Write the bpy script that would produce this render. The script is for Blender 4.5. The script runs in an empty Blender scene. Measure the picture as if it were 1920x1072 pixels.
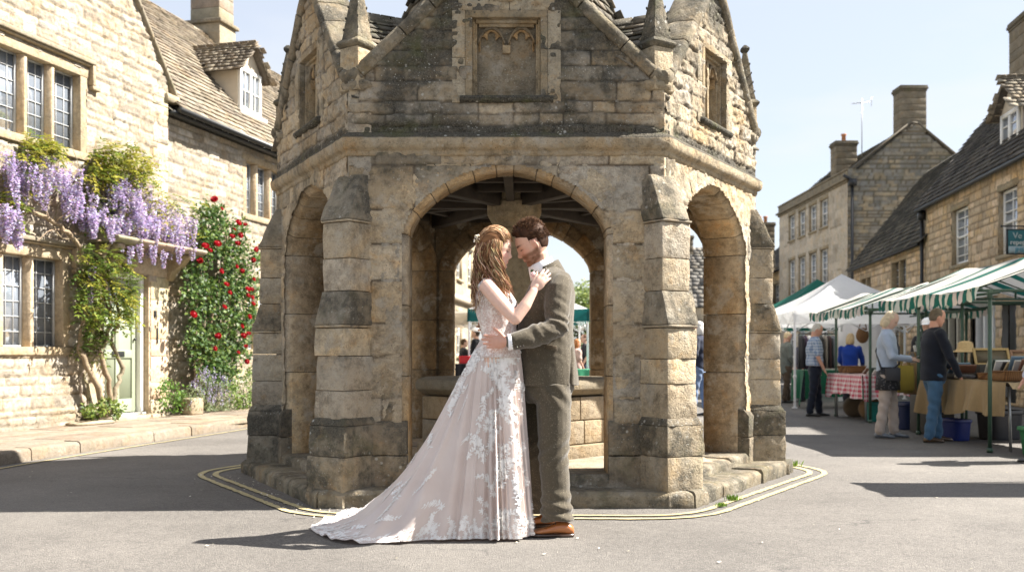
import bpy, bmesh, math, random
import numpy as np
from mathutils import Vector, Matrix, Euler
random.seed(7)
PI = math.pi
F, HZ, CH = 1813.0, 664.0, 1.055
SC = bpy.context.scene
COL = SC.collection
def V(*a): return Vector(a)
def P(px, py, Y): return Vector(((px-960)/F*Y, Y, CH+(HZ-py)/F*Y))
def R(d): return math.radians(d)
rnd = random.Random(11)
# ------------------------------------------------------------------ mesh builder
class MB:
    def __init__(s): s.v=[]; s.n=0; s.q=[]; s.p=[]; s.c=[]; s.col=(1,1,1,0)
    def add(s, vs, faces, col=None):
        vs=np.asarray(vs,dtype=float).reshape(-1,3); m=len(vs); o=s.n
        s.v.append(vs); s.n+=m
        c=np.asarray(s.col if col is None else col,dtype=float)
        if c.ndim==1:
            if len(c)==3: c=np.append(c,0)
            c=np.tile(c,(m,1))
        s.c.append(c)
        if isinstance(faces,np.ndarray): s.q.append(faces+o)
        else:
            for f in faces: s.p.append(tuple(i+o for i in f))
        return o
    def quad(s,a,b,c,d,col=None): s.add([a,b,c,d],[(0,1,2,3)],col)
    def box(s,c,size,rot=None,col=None):
        x,y,z=[k/2 for k in size]
        vs=[V(i,j,k) for i in(-x,x) for j in(-y,y) for k in(-z,z)]
        if rot is not None: vs=[rot@v for v in vs]
        vs=[v+Vector(c) for v in vs]
        s.add(vs,[(0,1,3,2),(4,6,7,5),(0,4,5,1),(2,3,7,6),(0,2,6,4),(1,5,7,3)],col)
    def hexa(s,vs,col=None):  # 8 corners, bottom 4 ccw then top 4 ccw
        s.add(vs,[(3,2,1,0),(4,5,6,7),(0,1,5,4),(1,2,6,5),(2,3,7,6),(3,0,4,7)],col)
    def fbox(s,fr,u0,u1,d0,d1,z0,z1,col=None):
        s.hexa([fr(u0,d0,z0),fr(u1,d0,z0),fr(u1,d1,z0),fr(u0,d1,z0),fr(u0,d0,z1),fr(u1,d0,z1),fr(u1,d1,z1),fr(u0,d1,z1)],col)
    def prism(s,pts,vec,col=None):
        n=len(pts); a=[Vector(p) for p in pts]; b=[p+Vector(vec) for p in a]
        s.add(a+b,[tuple(range(n))[::-1],tuple(range(n,2*n))]+[(i,(i+1)%n,n+(i+1)%n,n+i) for i in range(n)],col)
    def loft(s,rings,col=None,cap=True,closed=True):
        n=len(rings[0]); vs=[p for r in rings for p in r]; f=[]
        for i in range(len(rings)-1):
            for j in range(n if closed else n-1):
                k=(j+1)%n; f.append((i*n+j,i*n+k,(i+1)*n+k,(i+1)*n+j))
        if cap and closed: f.append(tuple(range(n))[::-1]); f.append(tuple((len(rings)-1)*n+j for j in range(n)))
        return s.add(vs,f,col)
    def tube(s,pts,rad,seg=8,col=None,round_=False):
        pts=[Vector(p) for p in pts]
        if not hasattr(rad,'__len__'): rad=[rad]*len(pts)
        rad=list(rad)
        if round_:
            a,b=pts[0],pts[1]; t=(a-b).normalized(); c,d=pts[-1],pts[-2]; w=(c-d).normalized(); r0,r1=rad[0],rad[-1]
            pts=[a+t*r0*.97,a+t*r0*.7]+pts+[c+w*r1*.7,c+w*r1*.97]; rad=[r0*.25,r0*.72]+rad+[r1*.72,r1*.25]
        rings=[]; nrm=None
        for i,p in enumerate(pts):
            t=(pts[min(i+1,len(pts)-1)]-pts[max(i-1,0)])
            t=t.normalized() if t.length>1e-9 else V(0,0,1)
            if nrm is None: nrm=t.orthogonal().normalized()
            else:
                nrm=(nrm-t*nrm.dot(t)); nrm=nrm.normalized() if nrm.length>1e-6 else t.orthogonal().normalized()
            b=t.cross(nrm)
            rings.append([p+(nrm*math.cos(2*PI*j/seg)+b*math.sin(2*PI*j/seg))*rad[i] for j in range(seg)])
        s.loft(rings,col)
    def lathe(s,c,prof,seg=20,col=None,sx=1,sy=1,rot=0):
        c=Vector(c); s.loft([[c+V(r*sx*math.cos(rot+2*PI*j/seg),r*sy*math.sin(rot+2*PI*j/seg),z) for j in range(seg)] for r,z in prof],col)
    def ell(s,c,r,rot=None,seg=14,rg=9,col=None):
        c=Vector(c); rings=[]
        for i in range(rg):
            a=-PI/2+PI*(i+.35)/(rg-.3)
            ring=[V(r[0]*math.cos(a)*math.cos(2*PI*j/seg),r[1]*math.cos(a)*math.sin(2*PI*j/seg),r[2]*math.sin(a)) for j in range(seg)]
            rings.append([(rot@p if rot is not None else p)+c for p in ring])
        s.loft(rings,col)
    def mesh(s,name,off=None):
        me=bpy.data.meshes.new(name)
        v=np.concatenate(s.v) if s.v else np.zeros((0,3))
        if off is not None: v=v-np.asarray(off)
        q=np.concatenate(s.q) if s.q else np.zeros((0,4),int)
        li=[q.ravel()]; tot=[np.full(len(q),4)]
        if s.p:
            li.append(np.fromiter((i for f in s.p for i in f),dtype=int)); tot.append(np.array([len(f) for f in s.p]))
        li=np.concatenate(li).astype(np.int32); tot=np.concatenate(tot).astype(np.int32)
        st=np.concatenate([[0],np.cumsum(tot)[:-1]]).astype(np.int32) if len(tot) else tot
        me.vertices.add(len(v)); me.vertices.foreach_set('co',v.ravel().astype(np.float32))
        me.loops.add(len(li)); me.loops.foreach_set('vertex_index',li)
        me.polygons.add(len(tot)); me.polygons.foreach_set('loop_start',st); me.polygons.foreach_set('loop_total',tot)
        me.update(calc_edges=True)
        if s.c:
            a=me.attributes.new('Col','FLOAT_COLOR','POINT'); a.data.foreach_set('color',np.concatenate(s.c).ravel().astype(np.float32))
        return me
    def build(s,name,mat,parent=None,smooth=False,bevel=0,seg=2,**kw):
        me=s.mesh(name,parent_loc(parent) if parent else None)
        return link(name,me,mat,parent,smooth,bevel,seg,**kw)
def parent_loc(p):
    l=Vector((0,0,0))
    while p: l+=p.location; p=p.parent
    return l
def link(name,me,mat,parent=None,smooth=False,bevel=0,seg=2,**kw):
    o=bpy.data.objects.new(name,me); COL.objects.link(o)
    if mat: me.materials.append(mat)
    if smooth: me.polygons.foreach_set('use_smooth',[True]*len(me.polygons))
    if parent: o.parent=parent
    if bevel:
        m=o.modifiers.new('bevel','BEVEL'); m.width=bevel; m.segments=seg; m.limit_method='ANGLE'; m.angle_limit=R(40)
    if kw: tag(o,**kw)
    return o
def tag(o,label=None,cat=None,group=None,kind=None):
    if label: o['label']=label
    if cat: o['category']=cat
    if group: o['group']=group
    if kind: o['kind']=kind
    return o
def thing(name,label,cat,loc=(0,0,0),group=None):
    o=bpy.data.objects.new(name,None); COL.objects.link(o); o.location=loc; o.empty_display_size=.1
    return tag(o,label,cat,group)
def copy_tree(o,parent=None):
    c=o.copy(); COL.objects.link(c)
    if parent: c.parent=parent
    for ch in list(o.children): copy_tree(ch,c)
    return c
def frame(o,u,n):
    o=Vector(o); u=Vector(u).normalized(); n=Vector(n).normalized()
    def fr(a,d,z): return o+u*a+n*d+V(0,0,z)
    fr.o=np.array(o); fr.u=np.array(u); fr.n=np.array(n); fr.uv=u; fr.nv=n
    return fr
# ------------------------------------------------------------------ noise
def _h(ix,iy,seed):
    t=np.sin(ix*127.1+iy*311.7+seed*74.7)*43758.5453
    return t-np.floor(t)
def vnoise(x,y,seed=0):
    x=np.asarray(x,float); y=np.asarray(y,float); ix=np.floor(x); iy=np.floor(y); fx=x-ix; fy=y-iy
    fx=fx*fx*(3-2*fx); fy=fy*fy*(3-2*fy)
    a=_h(ix,iy,seed); b=_h(ix+1,iy,seed); c=_h(ix,iy+1,seed); d=_h(ix+1,iy+1,seed)
    return (a*(1-fx)+b*fx)*(1-fy)+(c*(1-fx)+d*fx)*fy
def fbm(x,y,seed=0,o=4):
    s=0;a=.5
    for i in range(o): s=s+a*vnoise(x*2**i,y*2**i,seed+i*3.1); a*=.5
    return s
def sst(a,b,x):
    t=np.clip((x-a)/(b-a),0,1); return t*t*(3-2*t)
# ------------------------------------------------------------------ materials
class NT:
    def __init__(s,name):
        s.m=bpy.data.materials.new(name); s.m.use_nodes=True; s.t=s.m.node_tree; s.t.nodes.clear()
        s.out=s.t.nodes.new('ShaderNodeOutputMaterial'); s.b=s.n('BsdfPrincipled'); s.t.links.new(s.b.outputs[0],s.out.inputs[0])
    def n(s,ty,ins=None,**pr):
        nd=s.t.nodes.new('ShaderNode'+ty)
        for k,v in pr.items(): setattr(nd,k,v)
        for k,v in (ins or {}).items(): s.set(nd.inputs[k],v)
        return nd
    def set(s,sk,v):
        if isinstance(v,bpy.types.NodeSocket): s.t.links.new(v,sk)
        elif isinstance(v,bpy.types.Node): s.t.links.new(v.outputs[0],sk)
        else: sk.default_value=v
    def geo(s): return s.n('NewGeometry').outputs['Position'] if True else None
    def tc(s): return s.n('TexCoord').outputs['Object']
    def noise(s,sc,det=4,ro=.55,vec=None,dis=0):
        nd=s.n('TexNoise',{'Scale':sc,'Detail':det,'Roughness':ro,'Distortion':dis}); s.t.links.new(vec or s.geo(),nd.inputs['Vector']); return nd.outputs[0]
    def vor(s,sc,vec=None,feat='F1',rand=1,out=0):
        nd=s.n('TexVoronoi',{'Scale':sc,'Randomness':rand},feature=feat); s.t.links.new(vec or s.geo(),nd.inputs['Vector']); return nd.outputs[out]
    def ramp(s,f,*st):
        nd=s.n('ValToRGB'); s.set(nd.inputs[0],f); e=nd.color_ramp.elements
        while len(e)<len(st): e.new(.5)
        for i,(p,c) in enumerate(st):
            e[i].position=p; e[i].color=(c,c,c,1) if not hasattr(c,'__len__') else (*c[:3],1)
        return nd.outputs[0]
    def mr(s,f,a,b,c=0,d=1): return s.n('MapRange',{0:f,1:a,2:b,3:c,4:d}).outputs[0]
    def mt(s,op,a,b=0,cl=False):
        nd=s.n('Math',operation=op,use_clamp=cl); s.set(nd.inputs[0],a); s.set(nd.inputs[1],b); return nd.outputs[0]
    def mix(s,f,a,b,bt='MIX'):
        nd=s.n('Mix',data_type='RGBA',blend_type=bt,clamp_factor=True)
        s.set(nd.inputs[0],f)
        for k,v in ((6,a),(7,b)):
            if isinstance(v,(tuple,list)): v=(*v[:3],1)
            s.set(nd.inputs[k],v)
        return nd.outputs[2]
    def col(s,c): s.set(s.b.inputs['Base Color'],(*c[:3],1) if isinstance(c,(tuple,list)) else c)
    def bump(s,h,st=.5,dist=.01,prev=None):
        nd=s.n('Bump',{'Strength':st,'Distance':dist,'Height':h})
        if prev is not None: s.t.links.new(prev,nd.inputs['Normal'])
        return nd.outputs[0]
    def nrm(s,x): s.t.links.new(x,s.b.inputs['Normal'])
    def attr(s): nd=s.n('Attribute',attribute_name='Col'); return nd.outputs['Color'],nd.outputs['Alpha']
def grey(t,a): return t.mr(a,0,1,a,a)
def simple(name,c=None,rough=.6,met=0,nz=.15,nsc=12,bump=0,bsc=60,bdist=.004,sheen=0,spec=.5,tr=0,sss=0,alpha=None,coat=0):
    t=NT(name)
    base=t.attr()[0] if c is None else (*c,1)
    vec=t.tc()
    if nz:
        f=t.mr(t.noise(nsc,5,.6,vec),.25,.75,1-nz,1+nz)
        k=t.n('CombineColor',{0:f,1:f,2:f}); base=t.mix(1,base if not isinstance(base,tuple) else base,k.outputs[0],'MULTIPLY')
    t.col(base if not isinstance(base,tuple) else base)
    i=t.b.inputs; i['Roughness'].default_value=rough; i['Metallic'].default_value=met; i['Specular IOR Level'].default_value=spec
    if sheen: i['Sheen Weight'].default_value=sheen; i['Sheen Roughness'].default_value=.5
    if coat: i['Coat Weight'].default_value=coat; i['Coat Roughness'].default_value=.1
    if sss: i['Subsurface Weight'].default_value=sss; i['Subsurface Radius'].default_value=(.02,.008,.004)
    if bump: t.nrm(t.bump(t.noise(bsc,4,.6,vec),bump,bdist))
    if tr:
        tl=t.n('BsdfTranslucent'); t.set(tl.inputs[0],base); mx=t.n('MixShader',{0:tr,1:t.b.outputs[0],2:tl.outputs[0]}); t.t.links.new(mx.outputs[0],t.out.inputs[0])
    return t.m
def stone_mat(name,dark=1.0,lich=1.0,rough_b=1.0,fine=1.0,vari=.28,grime=.35):
    t=NT(name); c,a=t.attr(); p=t.geo()
    n1=t.noise(3.2,6,.62,p); n2=t.noise(17,6,.65,p); n3=t.noise(90,4,.6,p)
    f=t.mt('MULTIPLY',t.mr(n1,.3,.7,1-vari,1+vari),t.mr(n2,.3,.7,.72,1.28)); f=t.mt('MULTIPLY',f,t.mr(n3,.3,.7,.80,1.2))
    k=t.n('CombineColor',{0:f,1:f,2:f}); base=t.mix(1,c,k.outputs[0],'MULTIPLY')
    och=t.mr(t.noise(2.3,5,.6,p,1.2),.5,.66,0,.4); base=t.mix(och,base,t.mix(1,base,(1.12,.9,.6),'MULTIPLY'))
    n4=t.noise(7.5,9,.78,p); n5=t.noise(4.7,8,.72,t.n('VectorMath',{0:p,1:(13.,7.,3.)},operation='ADD').outputs[0])
    base=t.mix(t.mt('MULTIPLY',t.mr(n4,.50,.60,0,.62),grime),base,t.mix(1,base,(.50,.49,.48),'MULTIPLY'))
    base=t.mix(t.mt('MULTIPLY',t.mr(n5,.53,.62,0,.5),grime),base,(.42,.385,.32))
    base=t.mix(t.mt('MULTIPLY',t.mr(n5,.43,.36,0,.45),grime),base,t.mix(1,base,(1.05,.80,.52),'MULTIPLY'))
    dk=t.mt('MULTIPLY',t.mr(t.mt('ADD',t.vor(38,p),t.mt('MULTIPLY',n3,.25)),.20,.27,.8,0),t.mr(t.noise(3.9,4,.6,p),.46,.56,0,1)); base=t.mix(t.mt('MULTIPLY',dk,grime),base,(.05,.048,.04))
    # dark weathering crust where alpha is high
    dn=t.mt('ADD',t.mt('ADD',t.mt('MULTIPLY',n1,.8),t.mt('MULTIPLY',n2,.45)),t.mt('MULTIPLY',t.mt('SUBTRACT',n3,.5),.35))
    df=t.mt('MULTIPLY',t.mr(t.mt('ADD',dn,t.mt('MULTIPLY',a,.62)),.76,.98,0,1),.92*dark)
    base=t.mix(df,base,t.mix(t.mr(n3,.35,.65,0,1),(.022,.023,.020),(.105,.095,.075)))
    # green algae
    gf=t.mt('MULTIPLY',t.mr(t.noise(4.1,5,.6,p,.6),.52,.72,0,.55),t.mr(a,.15,.8,0,1)); base=t.mix(gf,base,(.10,.105,.035))
    # pale lichen spots
    vv=t.n('VectorMath',{0:p,1:t.n('TexNoise',{'Scale':35.}).outputs['Color']},operation='ADD')
    sp=t.vor(16,t.n('VectorMath',{0:p,1:(0,0,0)},operation='ADD').outputs[0])
    s1=t.mt('MULTIPLY',t.mr(t.mt('ADD',sp,t.mt('MULTIPLY',n3,.25)),.24,.33,1,0),t.mr(t.noise(2.7,4,.6,p),.5,.6,0,1))
    s2=t.mt('MULTIPLY',t.mr(t.mt('ADD',t.vor(42,p),t.mt('MULTIPLY',n3,.3)),.27,.36,1,0),t.mr(t.noise(5,4,.6,p),.47,.58,0,1))
    lf=t.mt('MULTIPLY',t.mt('MAXIMUM',s1,s2),t.mr(a,.02,.6,.18,.8)); base=t.mix(t.mt('MULTIPLY',lf,lich),base,(.47,.46,.41))
    pit=t.vor(55,p); base=t.mix(t.mt('MULTIPLY',t.mr(pit,.0,.16,.5,0),t.mr(n2,.5,.6,0,1)),base,(.05,.042,.03))
    t.col(base); t.b.inputs['Roughness'].default_value=.92; t.b.inputs['Specular IOR Level'].default_value=.2
    h=t.mt('ADD',t.mt('MULTIPLY',n2,1.0),t.mt('MULTIPLY',n3,.35)); h=t.mt('ADD',h,t.mr(pit,0,.2,-.5*fine,0))
    t.nrm(t.bump(h,.95*rough_b,.02))
    return t.m
# ------------------------------------------------------------------ world, camera, sun
SUN_EL,SUN_AZ=R(47.5),R(6.5)   # azimuth measured from +X towards +Y
sdir=V(math.cos(SUN_EL)*math.cos(SUN_AZ),math.cos(SUN_EL)*math.sin(SUN_AZ),math.sin(SUN_EL))
w=bpy.data.worlds.new("World"); SC.world=w; w.use_nodes=True; wt=w.node_tree; wt.nodes.clear()
def wn(ty,**k):
    n=wt.nodes.new('ShaderNode'+ty)
    for a,b in k.items(): setattr(n,a,b)
    return n
wo=wn('OutputWorld'); bg=wn('Background'); sky=wn('TexSky',sky_type='NISHITA'); sky.sun_disc=False
sky.sun_elevation=SUN_EL; sky.sun_rotation=PI/2-SUN_AZ; sky.air_density=1.0; sky.dust_density=1.2; sky.ozone_density=1.0
tcw=wn('TexCoord'); mp=wn('Mapping'); mp.inputs['Scale'].default_value=(1,1,3.2); mp.inputs['Location'].default_value=(.30,0.1,.38)
nz=wn('TexNoise'); nz.inputs['Scale'].default_value=3.1; nz.inputs['Detail'].default_value=7; nz.inputs['Roughness'].default_value=.52
cr=wn('ValToRGB'); cr.color_ramp.elements[0].position=.50; cr.color_ramp.elements[1].position=.68
sx=wn('SeparateXYZ'); hz_=wn('MapRange'); hz_.inputs[1].default_value=.42; hz_.inputs[2].default_value=.12; hz_.inputs[3].default_value=0; hz_.inputs[4].default_value=1
mul=wn('Math',operation='MULTIPLY'); mx=wn('Mix',data_type='RGBA'); mx.inputs[7].default_value=(4.4,4.5,4.65,1)
L=wt.links.new
L(tcw.outputs['Generated'],mp.inputs['Vector']); L(mp.outputs[0],nz.inputs['Vector']); L(nz.outputs[0],cr.inputs[0]); L(tcw.outputs['Generated'],sx.inputs[0]); L(sx.outputs[2],hz_.inputs[0])
L(cr.outputs[0],mul.inputs[0]); L(hz_.outputs[0],mul.inputs[1]); L(mul.outputs[0],mx.inputs[0]); L(sky.outputs[0],mx.inputs[6])
pale=wn('Mix',data_type='RGBA'); pale.inputs[0].default_value=.66; pale.inputs[7].default_value=(3.55,3.65,3.85,1); L(mx.outputs[2],pale.inputs[6]); L(pale.outputs[2],bg.inputs[0]); L(bg.outputs[0],wo.inputs[0]); bg.inputs[1].default_value=.069
sl=bpy.data.lights.new('sun','SUN'); sl.energy=5; sl.angle=R(.55); sl.color=(1,.945,.865); so=bpy.data.objects.new('sun',sl); COL.objects.link(so)
so.rotation_euler=sdir.to_track_quat('Z','Y').to_euler()
cd=bpy.data.cameras.new('camera'); co=bpy.data.objects.new('camera',cd); COL.objects.link(co); SC.camera=co
co.location=(0,0,CH); co.rotation_euler=(R(90),0,0); cd.sensor_width=36; cd.lens=36*F/1920; cd.shift_y=(HZ-536)/1920; cd.clip_end=2000; cd.clip_start=.05
cd.dof.use_dof=True; cd.dof.focus_distance=5.9; cd.dof.aperture_fstop=2.8
SC.view_settings.view_transform='Standard'; SC.view_settings.look='None'; SC.view_settings.gamma=1; SC.view_settings.exposure=1.86
SC.cycles.max_bounces=8; SC.cycles.use_denoising=True
# ------------------------------------------------------------------ ground
def asphalt():
    t=NT('asphalt'); p=t.geo()
    ag=t.vor(95,p,out=1); agd=t.vor(95,p); n=t.noise(.7,6,.6,p); n2=t.noise(7,6,.65,p); n3=t.noise(160,3,.6,p)
    sp=t.n('SeparateColor',{0:ag}).outputs[0]
    base=t.mix(t.mr(sp,0,1,0,1),(.125,.114,.103),(.222,.203,.18))
    f=t.mt('MULTIPLY',t.mr(n,.3,.7,.78,1.2),t.mr(n2,.25,.75,.86,1.12)); k=t.n('CombineColor',{0:f,1:f,2:f}); base=t.mix(1,base,k.outputs[0],'MULTIPLY')
    base=t.mix(t.mr(agd,.32,.55,0,.5),base,(.06,.058,.056))
    # cracks
    wv=t.n('VectorMath',{0:p,1:t.n('VectorMath',{0:t.n('TexNoise',{'Scale':1.7,'Detail':5.,'Vector':p}).outputs['Color'],'Scale':.9},operation='SCALE').outputs[0]},operation='ADD').outputs[0]
    cr=t.vor(.42,wv,'DISTANCE_TO_EDGE'); base=t.mix(t.mt('MULTIPLY',t.mr(cr,.0,.006,1,0),t.mr(t.noise(.9,2,.5,p),.50,.58,0,.6)),base,(.03,.03,.03))
    # tyre polished / dusty patches
    base=t.mix(t.mr(t.noise(.35,3,.5,p),.5,.7,0,.35),base,(.205,.19,.168))
    lt=t.mt('MULTIPLY',t.mr(t.vor(9,p),.0,.05,1,0),1); base=t.mix(t.mt('MULTIPLY',lt,.7),base,(.45,.43,.38))
    t.col(base); t.b.inputs['Roughness'].default_value=.85; t.b.inputs['Specular IOR Level'].default_value=.35
    h=t.mt('ADD',t.mr(agd,0,.5,1,0),t.mt('MULTIPLY',n3,.6)); t.nrm(t.bump(h,.8,.006,t.bump(n2,.4,.03))); return t.m
ASPH=asphalt()
g=MB(); g.quad((-900,-300,-.004),(900,-300,-.004),(900,1500,-.004),(-900,1500,-.004))
g.build('ground',ASPH,None,kind='structure')
FLAG=stone_mat('flagstone',.35,.5,.8,vari=.2)
def flags(mb,fr,u0,u1,d0,d1,z,su,sd,inside=None,seed=1,cols=((.33,.265,.19),(.30,.25,.19),(.36,.29,.205))):
    r=random.Random(seed); d=d0
    while d<d1:
        h=sd*r.uniform(.8,1.25); u=u0-r.random()*su
        while u<u1:
            w_=su*r.uniform(.7,1.4); g_=.006
            c=((u+w_/2),(d+h/2))
            if inside is None or inside(*c):
                dz=r.uniform(-.004,.004); k=r.choice(cols); s_=r.uniform(.85,1.12); k=[x*s_ for x in k]
                mb.fbox(fr,max(u+g_,u0),min(u+w_-g_,u1),d+g_,min(d+h-g_,d1),z-.05,z+dz,col=(*k,.12))
            u+=w_
        d+=h
# yellow double lines
PAINT=None
def paint():
    t=NT('road_paint'); p=t.geo(); n=t.noise(26,6,.75,p); base=t.mix(t.mr(n,.3,.7,0,1),(.38,.31,.155),(.52,.44,.235))
    base=t.mix(t.mr(t.noise(75,3,.7,p),.54,.64,0,.7),base,(.13,.12,.11)); t.col(base); t.b.inputs['Roughness'].default_value=.8
    t.nrm(t.bump(t.noise(160,3,.6,p),.6,.004)); return t.m
PAINT=paint()
def chaikin(p,n=3):
    for _ in range(n):
        q=[p[0]]
        for a,b in zip(p[:-1],p[1:]): q+= [a*.75+b*.25,a*.25+b*.75]
        q.append(p[-1]); p=q
    return p
def offset_line(pts,d):
    o=[]
    for i,p in enumerate(pts):
        t=(pts[min(i+1,len(pts)-1)]-pts[max(i-1,0)]).normalized(); o.append(p+V(-t.y,t.x,0)*d)
    return o
def stripe(pts,wd,z,name,jit=.006,seed=0):
    dens=[]
    for a,b in zip(pts[:-1],pts[1:]):
        n=max(1,int((b-a).length/.05))
        dens+=[a.lerp(b,i/n) for i in range(n)]
    dens.append(pts[-1]); r=random.Random(seed)
    A=offset_line(dens,wd/2); B=offset_line(dens,-wd/2); m=MB()
    vs=[]; 
    for a,b in zip(A,B): vs+= [a+V(r.uniform(-jit,jit),r.uniform(-jit,jit),z*.5),b+V(r.uniform(-jit,jit),r.uniform(-jit,jit),z)]
    m.add(vs,[(2*i,2*i+1,2*i+3,2*i+2) for i in range(len(A)-1)])
    m.build(name,PAINT,None,kind='structure')
def arcfix(pts,k=.55):
    # keep straights, round the corners
    q=[pts[0]]
    for i in range(1,len(pts)-1):
        a,b,c=pts[i-1],pts[i],pts[i+1]; la=(a-b).length; lc=(c-b).length; r=min(k,la*.45,lc*.45)
        s=b+(a-b)/la*r; e=b+(c-b)/lc*r
        for j in range(9):
            t=j/8; q.append(s*(1-t)**2+b*2*t*(1-t)+e*t*t)
    q.append(pts[-1]); return q
LP=[V(-2.35,9.7,0),V(-2.86,8.62,0),V(-1.36,6.27,0),V(1.22,6.19,0),V(2.9,8.72,0),V(2.45,9.9,0)]
lp=arcfix(LP,.42)
stripe(lp,.052,.004,'road_marking',seed=1); stripe(offset_line(lp,.125),.052,.004,'road_marking',seed=2)
# ------------------------------------------------------------------ relief walls
class Courses:
    def __init__(s,u0,u1,z0,z1,h,l,seed,palette,edge=.012):
        r=random.Random(seed); s.z=[z0]; s.rows=[]; s.edge=edge
        while s.z[-1]<z1:
            hh=r.uniform(*h); s.z.append(s.z[-1]+hh)
            us=[u0-r.random()*l[1]]
            while us[-1]<u1: us.append(us[-1]+r.uniform(*l)*(.8+.4*hh/h[1]))
            k=len(us); s.rows.append((np.array(us),np.array([[*palette[r.randrange(len(palette))],r.uniform(.84,1.14),r.uniform(-1,1),r.uniform(-1,1),r.uniform(-1,1)] for _ in range(k)])))
        s.z=np.array(s.z)
    def q(s,U,Z):
        i=np.clip(np.searchsorted(s.z,Z)-1,0,len(s.rows)-1)
        dz=np.minimum(Z-s.z[i],s.z[i+1]-Z); du=np.zeros_like(U); pr=np.zeros((len(U),7)); tu=np.zeros_like(U)
        for k in np.unique(i):
            m=i==k; us,p=s.rows[k]; j=np.clip(np.searchsorted(us,U[m])-1,0,len(us)-2)
            du[m]=np.minimum(U[m]-us[j],us[j+1]-U[m]); pr[m]=p[j]; tu[m]=(U[m]-us[j])/(us[j+1]-us[j])-.5
        return dz,du,pr,tu
def relief(mb,fr,u0,u1,z0,z1,cs,mask,step,d=0.,depth=.012,rough=.006,wob=.012,stain=None,mortar=(.30,.26,.20),flip=False,seed=0,rowvar=None):
    nu=max(2,int((u1-u0)/step)+1); nz=max(2,int((z1-z0)/step)+1)
    us=np.linspace(u0,u1,nu); zs=np.linspace(z0,z1,nz); U,Z=np.meshgrid(us,zs); U=U.ravel(); Z=Z.ravel()
    Uw=U+(vnoise(U*3,Z*3,seed+1)-.5)*wob*2+(vnoise(U*14,Z*14,seed+8)-.5)*wob*.7; Zw=Z+(vnoise(U*2.2,Z*3,seed+2)-.5)*wob*2+(vnoise(U*13,Z*13,seed+9)-.5)*wob*.7
    dz,du,pr,tu=cs.q(Uw,Zw)
    e=cs.edge; dd=np.minimum(dz,du); corner=np.sqrt(np.clip(1-dz/(1.5*e),0,1)**2+np.clip(1-du/(1.5*e),0,1)**2)
    prof=1-np.clip(corner,0,1)**2.0
    H=prof*depth*(1+.45*pr[:,4])+pr[:,5]*.25*depth*tu*prof+(fbm(U*9,Z*9,seed+3)-.47)*rough*2*prof+(vnoise(U*30,Z*34,seed+5)-.5)*rough*1.0
    mm=sst(.35,.85,np.clip(corner,0,1)) if e>0 else 0
    st=pr[:,0:3]*pr[:,3:4]; C=st*(1-mm[:,None])+np.array(mortar)*mm[:,None]
    al=stain(U,Z) if stain is not None else np.zeros_like(U)
    C=np.concatenate([C,np.clip(al,0,1)[:,None]],1)
    pos=fr.o+U[:,None]*fr.u+Z[:,None]*np.array([0,0,1.])+(d+H*(-1 if flip else 1))[:,None]*fr.n
    i=np.arange(nu*nz).reshape(nz,nu); q=np.stack([i[:-1,:-1],i[:-1,1:],i[1:,1:],i[1:,:-1]],-1).reshape(-1,4)
    cu=(U[q].mean(1)); cz=(Z[q].mean(1)); q=q[mask(cu,cz)]
    if flip: q=q[:,::-1]
    used=np.unique(q); rm=np.zeros(nu*nz,int); rm[used]=np.arange(len(used))
    mb.add(pos[used],rm[q],C[used])
def slates(mb,o,u,sv,L_,S_,inside,rowh=.16,wd=.22,th=.018,seed=0,cols=((.20,.175,.14),(.24,.21,.165),(.165,.15,.125),(.28,.245,.19)),dim=True,lift=.02,stain=.3):
    r=random.Random(seed); o=Vector(o); u=Vector(u).normalized(); sv=Vector(sv).normalized(); n=u.cross(sv).normalized()
    if n.z<0: n=-n
    s=-.04; k=0
    while s<S_:
        h=rowh*(1-.35*s/S_ if dim else 1)*r.uniform(.93,1.07); x=-wd*r.random()
        while x<L_:
            w_=wd*r.uniform(.55,1.35)*(1-.2*s/S_)
            if inside(x+w_/2,s+h/2):
                c=r.choice(cols); f=r.uniform(.75,1.2); c=[q*f for q in c]+[stain*r.random()]
                t0=r.uniform(.6,1.35)*th; lo=r.uniform(-.012,.012); g_=r.uniform(.002,.006); sk=r.uniform(-.008,.008)
                a=o+u*(x+g_)+sv*(s-lo+sk); b=o+u*(x+w_-g_)+sv*(s-lo-sk); c_=o+u*(x+w_-g_)+sv*(s+h*1.5); d_=o+u*(x+g_)+sv*(s+h*1.5)
                n1=n*(lift+t0*.9+r.uniform(0,.006)); n2=n*(t0*.15)
                mb.hexa([a+n1-n*t0,b+n1-n*t0,c_+n2-n*t0*.5,d_+n2-n*t0*.5,a+n1,b+n1,c_+n2+n*.003,d_+n2+n*.003],col=c)
            x+=w_
        s+=h; k+=1
SLATE=stone_mat('stone_slate',.55,.6,.8,vari=.2)
SLATE_M=stone_mat('mossy_stone_slate',.9,.9,.9)
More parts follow.
